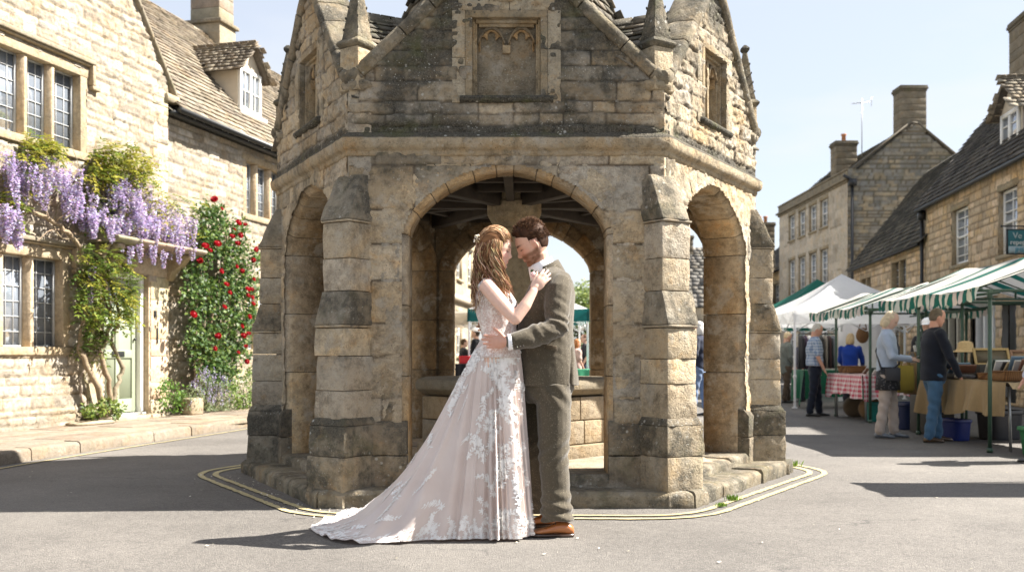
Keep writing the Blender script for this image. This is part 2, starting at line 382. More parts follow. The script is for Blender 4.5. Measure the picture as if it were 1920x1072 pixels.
# ------------------------------------------------------------------ market cross
ST=stone_mat('weathered_ashlar',1.0,1.0,1.2,grime=1.0); STI=stone_mat('pavilion_inner_stone',.45,.3)
PAL=[(.435,.36,.255),(.39,.335,.25),(.46,.38,.265),(.385,.34,.27),(.49,.385,.25),(.42,.36,.275),(.36,.30,.215)]
PY=[V(-1.17,6.95,0),V(1.09,6.95,0),V(2.18,8.7,0),V(1.22,10.42,0),V(-1.0,10.42,0),V(-2.10,8.7,0)]
CC=V(-.01,8.69,0); T_W=.36
cross=thing('market_cross','hexagonal weathered stone market cross with open arches, gables and pinnacles','pavilion',CC)
def offpoly(pts,d):
    n=len(pts); out=[]
    for i in range(n):
        a,b,c=pts[i-1],pts[i],pts[(i+1)%n]; e1=(b-a).normalized(); e2=(c-b).normalized(); n1=V(e1.y,-e1.x,0); n2=V(e2.y,-e2.x,0)
        m=(n1+n2); out.append(b+m*(d/(1+n1.dot(n2))))
    return out
PI_IN=offpoly(PY,-T_W)
def faces_of(pts): return [(pts[i],pts[(i+1)%6]) for i in range(6)]
ZF=.19; ZS=1.92; ZA=.47; HW=.72; ZC=2.50; ZE=3.02; ZG=4.0
def arch_z(x,hw=HW,rise=ZA): 
    a=np.clip(np.abs(np.asarray(x))/hw,0,1); return ZS+rise*np.power(np.clip(1-a**1.7,0,1),.6)
def arch_curve(hw,rise,n=60):
    xs=[ -hw*math.cos(PI*i/n) for i in range(n+1)]; return [(x,float(arch_z(x,hw,rise))) for x in xs]
def arch_path(hw,rise,z0,n=44):
    # full path: left jamb up, arch, right jamb down, with outward normals
    c=arch_curve(hw,rise,200); d=[0]
    for a,b in zip(c[:-1],c[1:]): d.append(d[-1]+math.hypot(b[0]-a[0],b[1]-a[1]))
    pts=[]
    for i in range(n+1):
        t=d[-1]*i/n; k=max(j for j in range(len(d)) if d[j]<=t+1e-9); k=min(k,len(c)-2); f=(t-d[k])/(d[k+1]-d[k]+1e-12)
        pts.append((c[k][0]*(1-f)+c[k+1][0]*f,c[k][1]*(1-f)+c[k+1][1]*f))
    L_=[(-hw,z0+(ZS-z0)*i/7) for i in range(7)]; R_=[(hw,ZS-(ZS-z0)*(i+1)/7) for i in range(7)]
    return L_+pts+R_
def normals2(p):
    o=[]
    for i in range(len(p)):
        a=p[max(i-1,0)]; b=p[min(i+1,len(p)-1)]; tx,tz=b[0]-a[0],b[1]-a[1]; l=math.hypot(tx,tz); o.append((-tz/l,tx/l))
    return o
def stain_mon(U,Z,k=0):
    s=.05+.55*sst(.62,.50,Z)+.30*sst(.3,.1,Z)
    s=s+.60*np.exp(-((Z-2.66)/.045)**2)
    s=s+.22*(fbm(U*1.3+k*5,Z*1.1,31+k)-.45)*2+.18*sst(2.9,3.4,Z)
    s=s+.35*sst(.5,.62,fbm(U*.9+k*3,Z*.5,44+k))*sst(1.9,2.5,Z)
    return s
jr=random.Random(5)
for fi,(a,b) in enumerate(faces_of(PY)):
    Lf=(b-a).length; u=(b-a)/Lf; nrm=V(u.y,-u.x,0); mid=(a+b)/2
    fr=frame(mid,u,nrm); H=Lf/2; axc=-.03+.04 if fi==0 else 0.0
    frn=fi in(0,1,5)
    wall=MB(); g=ZE; slope=(ZG-ZE)/(H-.10)
    cs=Courses(-H,H,-.02,ZC,(.21,.33),(.34,.62),100+fi,PAL,.013)
    step=.0145 if frn else .03
    def mask_lo(U,Z,axc=axc):
        inarch=(np.abs(U-axc)<HW+.035)&(Z<arch_z(U-axc,HW+.035,ZA+.03)); return ~inarch & (Z>ZF-.1)
    relief(wall,fr,-H,H,0,ZC,cs,mask_lo,step,0,.013,.013,.009,lambda U,Z,fi=fi:stain_mon(U,Z,fi),mortar=(.13,.10,.07),seed=fi)
    cs2=Courses(-H,H,ZC+.1,ZG+.1,(.085,.15),(.16,.38),200+fi,PAL,.011)
    wn_=.245; wz0,wz1=2.91,3.47
    def mask_hi(U,Z,H=H,slope=slope):
        return (Z<ZE+.04+slope*(H-.08-np.abs(U)))&~((np.abs(U)<wn_)&(Z>wz0)&(Z<wz1))
    relief(wall,fr,-H,H,ZC+.10,ZG,cs2,mask_hi,step*.75,-.003,.015,.019,.018,lambda U,Z,fi=fi:stain_mon(U,Z,fi)+.06,mortar=(.16,.13,.095),seed=10+fi)
    # inner skin; interior shade is put into its darkened stone palette
    Hi=(PI_IN[(fi+1)%6]-PI_IN[fi]).length/2
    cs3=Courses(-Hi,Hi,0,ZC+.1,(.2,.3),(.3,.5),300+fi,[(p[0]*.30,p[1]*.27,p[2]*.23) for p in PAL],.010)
    def mask_in(U,Z,axc=axc): return ~((np.abs(U-axc)<HW+.075)&(Z<arch_z(U-axc,HW+.075,ZA+.07)))
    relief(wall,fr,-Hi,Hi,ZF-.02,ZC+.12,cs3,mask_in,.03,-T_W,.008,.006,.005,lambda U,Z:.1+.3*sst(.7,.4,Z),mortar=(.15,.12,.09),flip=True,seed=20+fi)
    # gable back
    wall.add([fr(-H+.05,-.22,ZE),fr(H-.05,-.22,ZE),fr(0,-.22,ZG)],[(0,2,1)],col=(.3,.25,.18,.2))
    wall.build('wall',ST,cross,smooth=True)
    # arch ring
    ring=MB(); path=arch_path(HW,ZA,ZF-.06); nn=normals2(path); 
    cuts=[0]; N=len(path)-1
    pos=0; js=[3,4]  # jamb stones by index
    seq=[0,3,5,7]; i=7
    while i<N-7: i+=jr.choice([3,4,4,5]) ; seq.append(min(i,N-7))
    seq+= [N-5,N-3,N]; seq=sorted(set(seq))
    for s0,s1 in zip(seq[:-1],seq[1:]):
        if s1-s0<1: continue
        injamb=s1<=7 or s0>=N-7
        c=jr.choice(PAL); k=jr.uniform(.88,1.15); warm=(1.05,.96,.84)
        zc=path[(s0+s1)//2][1]; al=float(stain_mon(np.array([path[s0][0]]),np.array([zc]),fi)[0]) ; 
        wdth=(jr.choice([.19,.26,.16]) if injamb else jr.uniform(.20,.225)); pr=jr.uniform(.006,.013)
        prof=[(wdth,-.02),(wdth,pr-.003),(wdth-.006,pr),(.062,pr),(.05,pr-.012),(.006,-.045),(0,-.055),(0,-T_W+.04),(.04,-T_W-.018),(.15,-T_W-.02),(.15,-T_W+.02)]
        rings=[]
        for j in range(s0,s1+1):
            x,z=path[j]; nx,nz_=nn[j]
            if j==s0 or j==s1:
                # shrink for joint
                o_=path[j+1] if j==s0 else path[j-1]; dx,dz=o_[0]-x,o_[1]-z; l=math.hypot(dx,dz); x+=dx/l*.0035; z+=dz/l*.0035
            wf=wdth if abs(nx)<.98 else wdth
            rings.append([fr(axc+x+nx*d+(jr.uniform(-.0015,.0015)),y,z+nz_*d) for d,y in prof])
        cols=[]
        for _ in rings:
            for d,y in prof:
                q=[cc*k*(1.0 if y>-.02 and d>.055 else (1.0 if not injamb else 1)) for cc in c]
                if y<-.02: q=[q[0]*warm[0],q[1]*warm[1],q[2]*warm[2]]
                if y<-.28: q=[q[0]*.42,q[1]*.38,q[2]*.33]  # inward side of the ring darkened, shade under the vault painted into the colour
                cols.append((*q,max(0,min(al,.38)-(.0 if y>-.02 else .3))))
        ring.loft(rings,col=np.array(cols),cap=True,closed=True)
    # dark mortar core behind joints
    core=[]
    for (x,z),(nx,nz_) in zip(path,nn): core.append([fr(axc+x+nx*d,y,z+nz_*d) for d,y in((.13,-.006),(.058,-.006),(.006,-.06),(.006,-T_W+.06),(.058,-T_W+.006),(.13,-T_W+.006))])
    ring.loft(core,col=(.14,.115,.08,.2),cap=True,closed=True)
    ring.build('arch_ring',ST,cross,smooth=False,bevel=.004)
    # tracery panel
    tr=MB(); cN=(.36,.29,.19,.15)
    back=-.085 if fi==0 else -.14
    tr.fbox(fr,-wn_,wn_,back-.04,back,wz0,wz1,col=(.30,.255,.185,.32))
    for (x0,x1,z0,z1) in((-wn_-.05,-wn_,wz0-.0,wz1),(wn_,wn_+.05,wz0,wz1),(-wn_-.05,wn_+.05,wz1,wz1+.05)):
        tr.fbox(fr,x0,x1,-.12,.018,z0,z1,col=(*[q*.95 for q in cN[:3]],.3))
    for k_,(e,dd) in enumerate(((.024,-.03),(.046,-.055))):
        tr.fbox(fr,-wn_,-wn_+e*.7,back,dd,wz0,wz1,col=cN); tr.fbox(fr,wn_-e*.7,wn_,back,dd,wz0,wz1,col=cN); tr.fbox(fr,-wn_+e,wn_-e,back,dd-.001,wz1-e,wz1,col=cN)
    if fi!=0: tr.fbox(fr,-.018,.018,back,-.05,wz0,wz1-.05,col=cN)
    cw=wn_-.036; zt=wz1-.052; zb=wz1-.225
    def cusp(x): # boundary height of tracery's lower edge in a light (x in -1..1)
        x=abs(x)
        if x<.30: return .80-.0*x+ .16*math.sqrt(max(0,1-(x/.30)**2))-.1
        if x<.40: return .52
        if x<.86: return .40+.30*math.sqrt(max(0,1-((x-.62)/.25)**2))*.8
        return .05
    for side in(-1,1):
        xs=[-1+2*i/40 for i in range(41)]; cx=side*(cw/2+.004); hw_=cw/2-.010
        for x0,x1 in zip(xs[:-1],xs[1:]):
            xm=(x0+x1)/2; lo=zb+(zt-zb)*cusp(xm); hi=zb+(zt-zb)*(1.0-.62*abs(xm)**2.2)
            hi=max(hi,lo+.012); f0=-.062
            tr.fbox(fr,cx+x0*hw_,cx+x1*hw_,back,f0-.012*(abs(xm)>.9),lo,min(hi,zt),col=(.40,.29,.165,.02))
            # hood line of the light
            tr.fbox(fr,cx+x0*hw_,cx+x1*hw_,back,-.045,min(hi,zt)-.014,min(hi+.012,zt),col=(.35,.28,.19,.3))
    tr.fbox(fr,-.028,.028,back,-.05,zb-.012,zb+.045,col=cN)
    for x0,x1,z0,z1 in((-wn_-.145,-wn_-.052,wz0-.05,3.18),(-wn_-.145,-wn_-.052,3.184,wz1+.05),(wn_+.052,wn_+.145,wz0-.05,3.24),(wn_+.052,wn_+.145,3.244,wz1+.05),(-wn_-.1,.02,wz1+.052,wz1+.17),(.024,wn_+.1,wz1+.052,wz1+.17)):
        if z1<ZE+slope*(H-.12-max(abs(x0),abs(x1))): tr.fbox(fr,x0,x1,-.05,.014,z0,z1,col=(.38,.325,.235,.2))
    tr.build('tracery_panel',ST,cross,bevel=.003)
    sl_=MB(); sl_.loft([[fr(x,d,z) for d,z in((-.1,wz0-.05),(.03,wz0-.05),(.05,wz0-.025),(.045,wz0-.008),(-.10,wz0+.02))] for x in np.linspace(-wn_-.09,wn_+.09,22)],col=(.2,.18,.14,.95))
    sl_.build('sill',ST,cross,smooth=False)
    # coping on the gable
    cp=MB(); th=.085
    for sg in(-1,1):
        # path from apex down to kneeler
        pts=[]; n=10
        for i in range(n+1):
            t=i/n; x=sg*(.0+(H-.10)*t); pts.append((x,ZG+.03-(ZG-ZE)*t))
        pts.append((sg*(H-.04),ZE-.01)); pts.append((sg*(H+.035),ZE-.025))
        r2=random.Random(fi*7+sg+3)
        cut=[0,3,5,8,10,12] if sg>0 else [0,2,5,7,10,12]
        for c0,c1 in zip(cut[:-1],cut[1:]):
            rings=[]
            for i in range(c0,c1+1):
                x,z=pts[i]; a_=pts[max(i-1,0)]; b_=pts[min(i+1,len(pts)-1)]; tx,tz=b_[0]-a_[0],b_[1]-a_[1]; l=math.hypot(tx,tz); nx,nz_=(-tz/l*1,tx/l) 
                if nz_<0: nx,nz_=-nx,-nz_
                sh=(.004*(1 if i==c0 else -1 if i==c1 else 0)); x+=tx/l*sh; z+=tz/l*sh
                dj=r2.uniform(-.004,.004)
                rings.append([fr(x+nx*e,d+dj,z+nz_*e) for d,e in((-.24,-.01),(.028,-.01),(.05,.018),(.055,.05),(.045,.068),(.03,th),(-.12,th+.018),(-.24,th))])
            k=r2.uniform(.85,1.1); cp.loft(rings,col=(.36*k,.30*k,.21*k,.42))
    cp.build('coping',ST,cross,bevel=.006)
# floor slabs and steps
fl=MB(); inner=offpoly(PY,.05); lowp=offpoly(PY,.30)
def inpoly(pts,x,y,m=0):
    n=len(pts)
    for i in range(n):
        a,b=pts[i],pts[(i+1)%n]; e=(b-a).normalized()
        if (x-a.x)*(-e.y)+(y-a.y)*e.x < m: return False
    return True
wf=frame((0,0,0),(1,0,0),(0,1,0))
flags(fl,wf,-2.3,2.3,6.9,10.6,ZF,.5,.42,lambda x,y:inpoly(inner,x,y,.42),3)
fl.prism([p+V(0,0,.02) for p in offpoly(PY,-.05)],(0,0,ZF-.026),col=(.25,.205,.15,.2))
fl.build('floor_slab',FLAG,cross,bevel=.005)
def edge_stones(mb,outer,innr,z0,z1,L0,seed,col=(.30,.26,.19),st=.5):
    r=random.Random(seed); n=len(outer)
    for i in range(n):
        a,b=outer[i],outer[(i+1)%n]; c,d=innr[i],innr[(i+1)%n]; Lg=(b-a).length; t=0
        while t<1:
            t2=min(1,t+r.uniform(.7,1.3)*L0/Lg)
            if 1-t2<.12: t2=1
            k=r.uniform(.85,1.12); g_=.006/Lg; zj=r.uniform(-.012,.006)
            vs=[]; m=5; rows=[]
            for j in range(m+1):
                tt=(t+g_)+(t2-t-2*g_)*j/m; o_=a.lerp(b,tt); i_=c.lerp(d,tt); w_=(i_-o_).normalized(); jx=r.uniform(-.012,.012); jz=r.uniform(-.008,.006)
                rows.append([i_+V(0,0,z0),o_+w_*jx+V(0,0,z0),o_+w_*(jx*.6+.0)+V(0,0,z1-.03+zj),o_+w_*(.022+jx)+V(0,0,z1-.004+zj+jz),o_+w_*.06+V(0,0,z1+zj),i_+V(0,0,z1+zj)])
            mb.loft(rows,col=(col[0]*k,col[1]*k,col[2]*k,st)); t=t2
e1=MB(); edge_stones(e1,inner,offpoly(PY,-.22),-.02,ZF,.75,4,(.30,.255,.185),.42); e1.build('upper_step',ST,cross,bevel=.006)
e2=MB(); edge_stones(e2,lowp,offpoly(PY,.03),-.02,.115,.8,5,(.31,.265,.19),.42); e2.build('lower_step',ST,cross,bevel=.006)
# string course
def ringband(name,lv,col,n=26,jit=.003,mat=ST):
    mb=MB(); r=random.Random(9); rings=[]
    for i in range(6):
        for j in range(n):
            t=j/n; rings.append((i,t))
    polys=[[(offpoly(PY,d)) for z,d in lv]][0]
    rr=[]
    for i,t in rings:
        row=[]; jj=r.uniform(-jit,jit)
        for (z,d),pl in zip(lv,polys): row.append(pl[i].lerp(pl[(i+1)%6],t)+V(0,0,z+jj*(1 if d>.03 else .2)+0*t))
        rr.append(row)
    rr.append(rr[0]); cl=[]
    for row in rr:
        for (z,d) in lv: cl.append((*col[:3],col[3] if z<ZC+.1 else .9))
    mb.loft(rr,col=np.array(cl),cap=False,closed=False); 
    return mb.build(name,mat,cross,smooth=False)
ringband('string_course',[(2.475,-.01),(2.478,.018),(2.50,.024),(2.515,.024),(2.522,.040),(2.535,.055),(2.555,.062),(2.595,.066),(2.610,.060),(2.645,.015),(2.655,-.02)],(.38,.31,.21,.22))
# buttresses
def buttress(i):
    c=PY[i]; d=(c-CC); d=V(d.x,d.y,0).normalized(); t=V(-d.y,d.x,0); o=c-d*.14
    fr=frame(o,t,d); mb=MB(); r=random.Random(40+i)
    # sections: (z, projection beyond corner, half width)
    def seg(z0,z1,p0,p1,w0,w1,st,chips=.006,subd=3,col=None):
        k=r.uniform(.92,1.06); c_=col or r.choice(PAL[:3]+PAL[5:6]); rows=[]; n=subd
        def rect(z,p,w):
            q=[(-w,-.05),(w,-.05),(w,p+.14),(-w,p+.14)]; out=[]
            for e in range(4):
                a_,b_=q[e],q[(e+1)%4]
                for s_ in range(6):
                    f=s_/6; out.append((a_[0]*(1-f)+b_[0]*f,a_[1]*(1-f)+b_[1]*f))
            return out
        R_=[]; nr=[r.uniform(-1,1) for _ in range(24)]
        for j in range(n+1):
            f=j/n; z=z0+(z1-z0)*f; p=p0+(p1-p0)*f; w=w0+(w1-w0)*f
            end=(j in(0,n)); row=[]
            for m_,(x,y) in enumerate(rect(z,p,w)):
                corner=m_%6==0
                s_=(-.0015 if end else 0)+(-.005 if corner else 0)+chips*.7*(nr[m_])+r.uniform(-1,1)*chips*.5
                row.append(fr(x+(s_ if x>0 else -s_)*(1 if abs(x)>.9*w else 0),y+s_*(1 if y>p+.1 else 0),z+(.001 if j==0 else -.001 if j==n else 0)))
            R_.append(row)
        mb.loft(R_,col=(c_[0]*k,c_[1]*k,c_[2]*k,st))
    a_=.0
    seg(-.02,.085,.265,.265,.185,.185,.35,.010)
    seg(.087,.34,.245,.24,.175,.175,.38,.012); seg(.342,.555,.24,.235,.175,.172,.50,.012)
    seg(.556,.61,.235,.205,.172,.145,.55,.006,2)
    z=.60; zz=[.60]+[.60+r.uniform(.2,.26),0,1.24]; zz[2]=(zz[1]+1.24)/2+r.uniform(-.03,.03)
    for z0,z1 in zip(zz[:-1],zz[1:]): seg(z0+.001,z1-.001,.205,.20,.142,.142,.05+.2*r.random(),.007)
    seg(1.243,1.262,.212,.214,.144,.144,.2,.006,2)
    seg(1.263,1.50,.213,.142,.145,.138,.4,.011,5)
    for z0,z1 in((1.503,1.73),(1.733,1.985)): seg(z0,z1,.14,.14,.135,.135,.05+.2*r.random(),.007)
    seg(1.988,2.005,.152,.154,.139,.139,.2,.006,2)
    seg(2.006,2.34,.153,.0,.139,.122,.42,.011,6)
    # fill core
    mb.fbox(fr,-.125,.125,-.05,.13,0,1.98,col=(.2,.165,.12,.3)); mb.build('buttress',ST,cross,bevel=.004)
for i in range(6): buttress(i)
# pinnacles
def pinnacle(i):
    c=PY[i]; d=(c-CC); d=V(d.x,d.y,0).normalized(); t=V(-d.y,d.x,0); o=c-d*.085; fr=frame(o,t,d); mb=MB(); r=random.Random(60+i)
    def sq(w,z,tw=0): return [fr(x*w+r.uniform(-.003,.003),y*w+r.uniform(-.003,.003),z) for x,y in((-1,-1),(0,-1.02),(1,-1),(1.02,0),(1,1),(0,1.02),(-1,1),(-1.02,0))]
    mb.loft([sq(.088,2.95),sq(.086,3.26)],col=(.42,.345,.235,.15)); mb.loft([sq(.09,3.262),sq(.106,3.28),sq(.110,3.295),sq(.095,3.315),sq(.078,3.33)],col=(.36,.30,.2,.5))
    mb.loft([sq(.078-.060*k/7,3.33+.43*k/7) for k in range(8)],col=(.36,.30,.21,.45))
    mb.loft([sq(.014,3.755),sq(.032,3.78),sq(.034,3.80),sq(.012,3.83)],col=(.25,.22,.17,.8))
    for k in range(4):
        for q in range(4):
            a=q*PI/2+PI/4; rr=(.080-.065*k/5)*1.25; mb.ell(fr(math.cos(a)*rr,math.sin(a)*rr,3.40+k*.085),(.006,.006,.012),seg=6,rg=4,col=(.27,.23,.17,.8))
    mb.build('pinnacle',ST,cross,bevel=.004)
    kn=MB(); 
    def pent(e,z): return [fr(x,y,z) for x,y in((-.14-e,-.10),(.14+e,-.10),(.13+e,.05),(.03,.105+e),(-.03,.105+e),(-.13-e,.05))]
    kn.loft([pent(-.02,2.945),pent(.004,2.965),pent(.012,2.985),pent(.010,3.005),pent(-.02,3.02)],col=(.36,.30,.21,.3)); kn.build('kneeler',ST,cross,bevel=.004)
for i in range(6): pinnacle(i)
# roofs
apex_c=V(CC.x,CC.y,ZG-.13)
for fi,(a,b) in enumerate(faces_of(PY)):
    mid=(a+b)/2; u=(b-a).normalized(); nr=V(u.y,-u.x,0); G=mid-nr*.1+V(0,0,ZG-.14)
    mb=MB()
    for K,sg in((a,-1),(b,1)):
        K=K+V(0,0,ZE-.12)-nr*.04
        # plane G, K, C ; ridge direction rd = horizontally inward ; slope vector perpendicular
        C=apex_c; rd=(C-G); rd.z=0; Lr=rd.length; rd.normalize()
        e=K-G; e=e-rd*e.dot(rd); sv=-e.normalized(); S_=e.length; o=G-sv*S_
        k_=(K-o).dot(rd)
        tri=lambda x,s,S_=S_,k_=k_,Lr=Lr:(s<S_+.02)&(x>-.02+k_*(1-s/S_))&(x<(Lr)*(s/S_)+k_*(1-s/S_)+.05)
        slates(mb,o,rd,sv,Lr,S_,tri,.115,.17,.014,seed=fi*2+sg+50,stain=.8,lift=.016)
        mb.add([G,K,C],[(0,1,2)],col=(.1,.09,.07,.5))
    # ridge tiles
    n=6
    for j in range(n):
        p0=G.lerp(apex_c,(j+.03)/n)+V(0,0,.0); p1=G.lerp(apex_c,(j+.97)/n); q0=u*.09; 
        mb.loft([[p+u*x+V(0,0,z) for x,z in((-.10,-.075),(-.03,.022),(.03,.022),(.10,-.075),(.08,-.09),(0,-.01),(-.08,-.09))] for p in(p0,p1)],col=(.26,.225,.17,.5))
    mb.build('gable_roof',SLATE_M,cross)
sp=MB(); base=[CC+V(1.14*math.cos(R(60*k)),1.14*math.sin(R(60*k)),3.56) for k in range(6)]; top=CC+V(0,0,6.2)
for k in range(6):
    A,B=base[k],base[(k+1)%6]; u=(B-A).normalized(); m_=(A+B)/2; S_=(top-m_).length; sv=(top-m_).normalized(); W=(B-A).length; o=A
    slates(sp,o,u,sv,W,S_,lambda x,s,W=W,S_=S_:abs(x-W/2)<(W/2)*(1-s/S_)+.05,.10,.15,.014,seed=80+k,stain=.7,lift=.016)
    sp.add([A,B,top],[(0,1,2)],col=(.1,.09,.07,.5))
sp.build('spire_roof',SLATE_M,cross)
r=random.Random(15)
for i in range(6):
    qn=MB()
    c=PY[i]; u1=(PY[i]-PY[i-1]).normalized(); u2=(PY[(i+1)%6]-PY[i]).normalized(); n1_=V(u1.y,-u1.x,0); n2_=V(u2.y,-u2.x,0); z=.55
    while z<ZE-.1:
        h=r.uniform(.2,.3) if z<ZC else r.uniform(.12,.2); z2=min(z+h,ZE-.08); la,lb=r.choice([(.16,.07),(.07,.16),(.11,.12)]); o=.010
        if z<ZC-.06 and z2>ZC-.10: z2=ZC-.022
        if z>=ZC-.06 and z<ZC+.12:
            if qn.n: qn.build('quoin',ST,cross,bevel=.004); qn=MB()
            z=ZC+.135; continue
        q=[c-u1*la+n1_*o,c+(n1_+n2_)*(o/(1+n1_.dot(n2_))),c+u2*lb+n2_*o,c+u2*lb-n2_*.05,c-(n1_+n2_)*.08,c-u1*la-n1_*.05]; k=r.uniform(.9,1.1); cc=r.choice(PAL)
        st=float(stain_mon(np.array([0.]),np.array([(z+z2)/2]),i)[0]); qn.prism([p+V(0,0,z+.003) for p in q],(0,0,z2-z-.006),col=(cc[0]*k,cc[1]*k,cc[2]*k,min(.7,st))); z=z2
    qn.build('quoin',ST,cross,bevel=.004)
for fi,(a,b) in enumerate(faces_of(PY)):
    Lf=(b-a).length; u=(b-a)/Lf; nrm=V(u.y,-u.x,0); mid=(a+b)/2; fr=frame(mid,u,nrm); H=Lf/2; ax=.01 if fi==0 else 0.
    for x0,x1 in((-H,ax-HW-.002),(ax+HW+.002,H)):
        pl=MB()
        for z0,z1,pr,al in((.0,.33,.055,.42),(.333,.545,.052,.50)):
            k=r.uniform(.9,1.1); rows=[]
            for zz,pp in((z0+.003,pr),(z1-.003,pr)) if z1<.5 else ((z0+.003,pr),(z1-.03,pr),(z1+.03,.008)):
                rows.append([fr(x0+(x1-x0)*j/8,pp+r.uniform(-.004,.004),zz+r.uniform(-.003,.003)) for j in range(9)]+[fr(x1,-.05,zz),fr(x0,-.05,zz)])
            pl.loft(rows,col=(.38*k,.31*k,.22*k,al))
        pl.build('plinth',ST,cross,bevel=.004)
# ceiling and beams
WOOD=simple('dark_oak',(.030,.022,.015),.85,nz=.4,nsc=9,bump=.5,bsc=30)
ce=MB(); cz=2.50; pin=offpoly(PY,-.2)
ce.prism([p+V(0,0,cz) for p in pin],(0,0,.05)); ce.build('ceiling',WOOD,cross)
bm_=MB()
for k in range(6):
    c=PI_IN[k]; d=(c-CC); d.z=0; L_=d.length+.1; d.normalize(); t=V(-d.y,d.x,0); fr=frame(CC,t,d); bb=MB(); bb.fbox(fr,-.05,.05,.1,L_,2.36,2.499); bb.build('beam',WOOD,cross,bevel=.006)
for k in range(6):
    c=(PI_IN[k]+PI_IN[(k+1)%6])/2; d=(c-CC); d.z=0; L_=d.length; d.normalize(); t=V(-d.y,d.x,0); fr=frame(CC,t,d); bb=MB(); bb.fbox(fr,-.035,.035,.1,L_+.05,2.39,2.498)
    for q in(.55,1.0,1.35): bb.fbox(fr,-q*.5,q*.5,q-.03,q+.03,2.42,2.497)
    bb.build('rafter',WOOD,cross,bevel=.005)
# central column with stone bench
pcx=CC+V(.03,0,0)
cl=MB(); pr=[(.26,.80),(.26,.90),(.21,.96),(.185,1.0),(.18,2.12),(.20,2.14),(.20,2.17),(.185,2.18),(.23,2.26),(.26,2.31),(.26,2.40),(.24,2.42),(.24,2.499)]
cl.lathe(pcx,pr,8,col=(.32,.265,.18,.1),rot=R(22.5)); cl.build('central_column',STI,cross,bevel=.006)
bn=MB(); RB=.86
for k in range(8):
    a0=R(22.5+45*k); a1=R(22.5+45*(k+1)); A=pcx+V(math.cos(a0),math.sin(a0),0)*RB; B=pcx+V(math.cos(a1),math.sin(a1),0)*RB; u=(A-B); L_=u.length; nr=V(math.cos((a0+a1)/2),math.sin((a0+a1)/2),0)
    fr=frame((A+B)/2,u,nr); r=random.Random(k)
    for z0,z1,dd,n in((.17,.30,.045,1),(.303,.50,0,2),(.503,.70,0,2),):
        x=-L_/2
        for j in range(n):
            x1=-L_/2+L_*(j+1)/n+(r.uniform(-.05,.05) if j<n-1 else 0); kf=r.uniform(.85,1.1); c_=r.choice(PAL)
            e=dd*.41; bn.hexa([fr(x+.004-(e if j==0 else 0),dd,z0),fr(x1-.004+(e if j==n-1 else 0),dd,z0),fr(x1-.004,-.3,z0),fr(x+.004,-.3,z0),fr(x+.004-(e if j==0 else 0),dd,z1-.004),fr(x1-.004+(e if j==n-1 else 0),dd,z1-.004),fr(x1-.004,-.3,z1-.004),fr(x+.004,-.3,z1-.004)],col=(c_[0]*kf*.72,c_[1]*kf*.68,c_[2]*kf*.62,.2)); x=x1
bn.build('bench_wall',STI,cross,bevel=.008)
bt=MB(); bt.lathe(pcx,[(RB-.06,.70),(RB+.0,.72),(RB+.035,.745),(RB+.06,.76),(RB+.065,.80),(RB+.05,.835),(RB+.02,.85),(.2,.852)],8,col=(.28,.235,.165,.45),rot=R(22.5)); bt.build('bench_top',STI,cross,bevel=.008)
# ------------------------------------------------------------------ left house
HS=stone_mat('cotswold_rubble',.45,.35,.8,vari=.16); HA=stone_mat('house_ashlar',.45,.4,.7,vari=.14)
GLASS=NT('window_glass'); GLASS.col((.30,.34,.40)); GLASS.b.inputs['Metallic'].default_value=.35; GLASS.b.inputs['Roughness'].default_value=.05; GLASS.b.inputs['IOR'].default_value=2.3; GLASS.b.inputs['Specular IOR Level'].default_value=1.0; GLASS.b.inputs['Coat Weight'].default_value=.6
GLASS.nrm(GLASS.bump(GLASS.noise(5,2,.5),.12,.02)); GLASS=GLASS.m
LEAD=simple('leading',(.42,.43,.43),.5,nz=.1); IRON=simple('black_iron',(.018,.019,.02),.45,nz=.2)
WHITE=simple('white_paint',(.78,.77,.72),.5,nz=.05,nsc=5); SAGE=simple('sage_green_paint',(.29,.325,.235),.45,nz=.06,nsc=4)
CREAM=simple('cream_render',(.52,.45,.35),.9,nz=.12,nsc=4,bump=.3,bsc=50)
HPAL=[(.345,.30,.24),(.375,.33,.268),(.31,.268,.21),(.40,.36,.305),(.285,.245,.195),(.35,.29,.215)]
HFR=frame((-6.25,11.8,0),(.2607,.9654,0),(.9654,-.2607,0))
house=thing('stone_cottage','long sunlit honey stone cottage with gable wing, stone roof and sage green door','house',HFR(2,-1,0))
QC=(.355,.285,.19,.1)
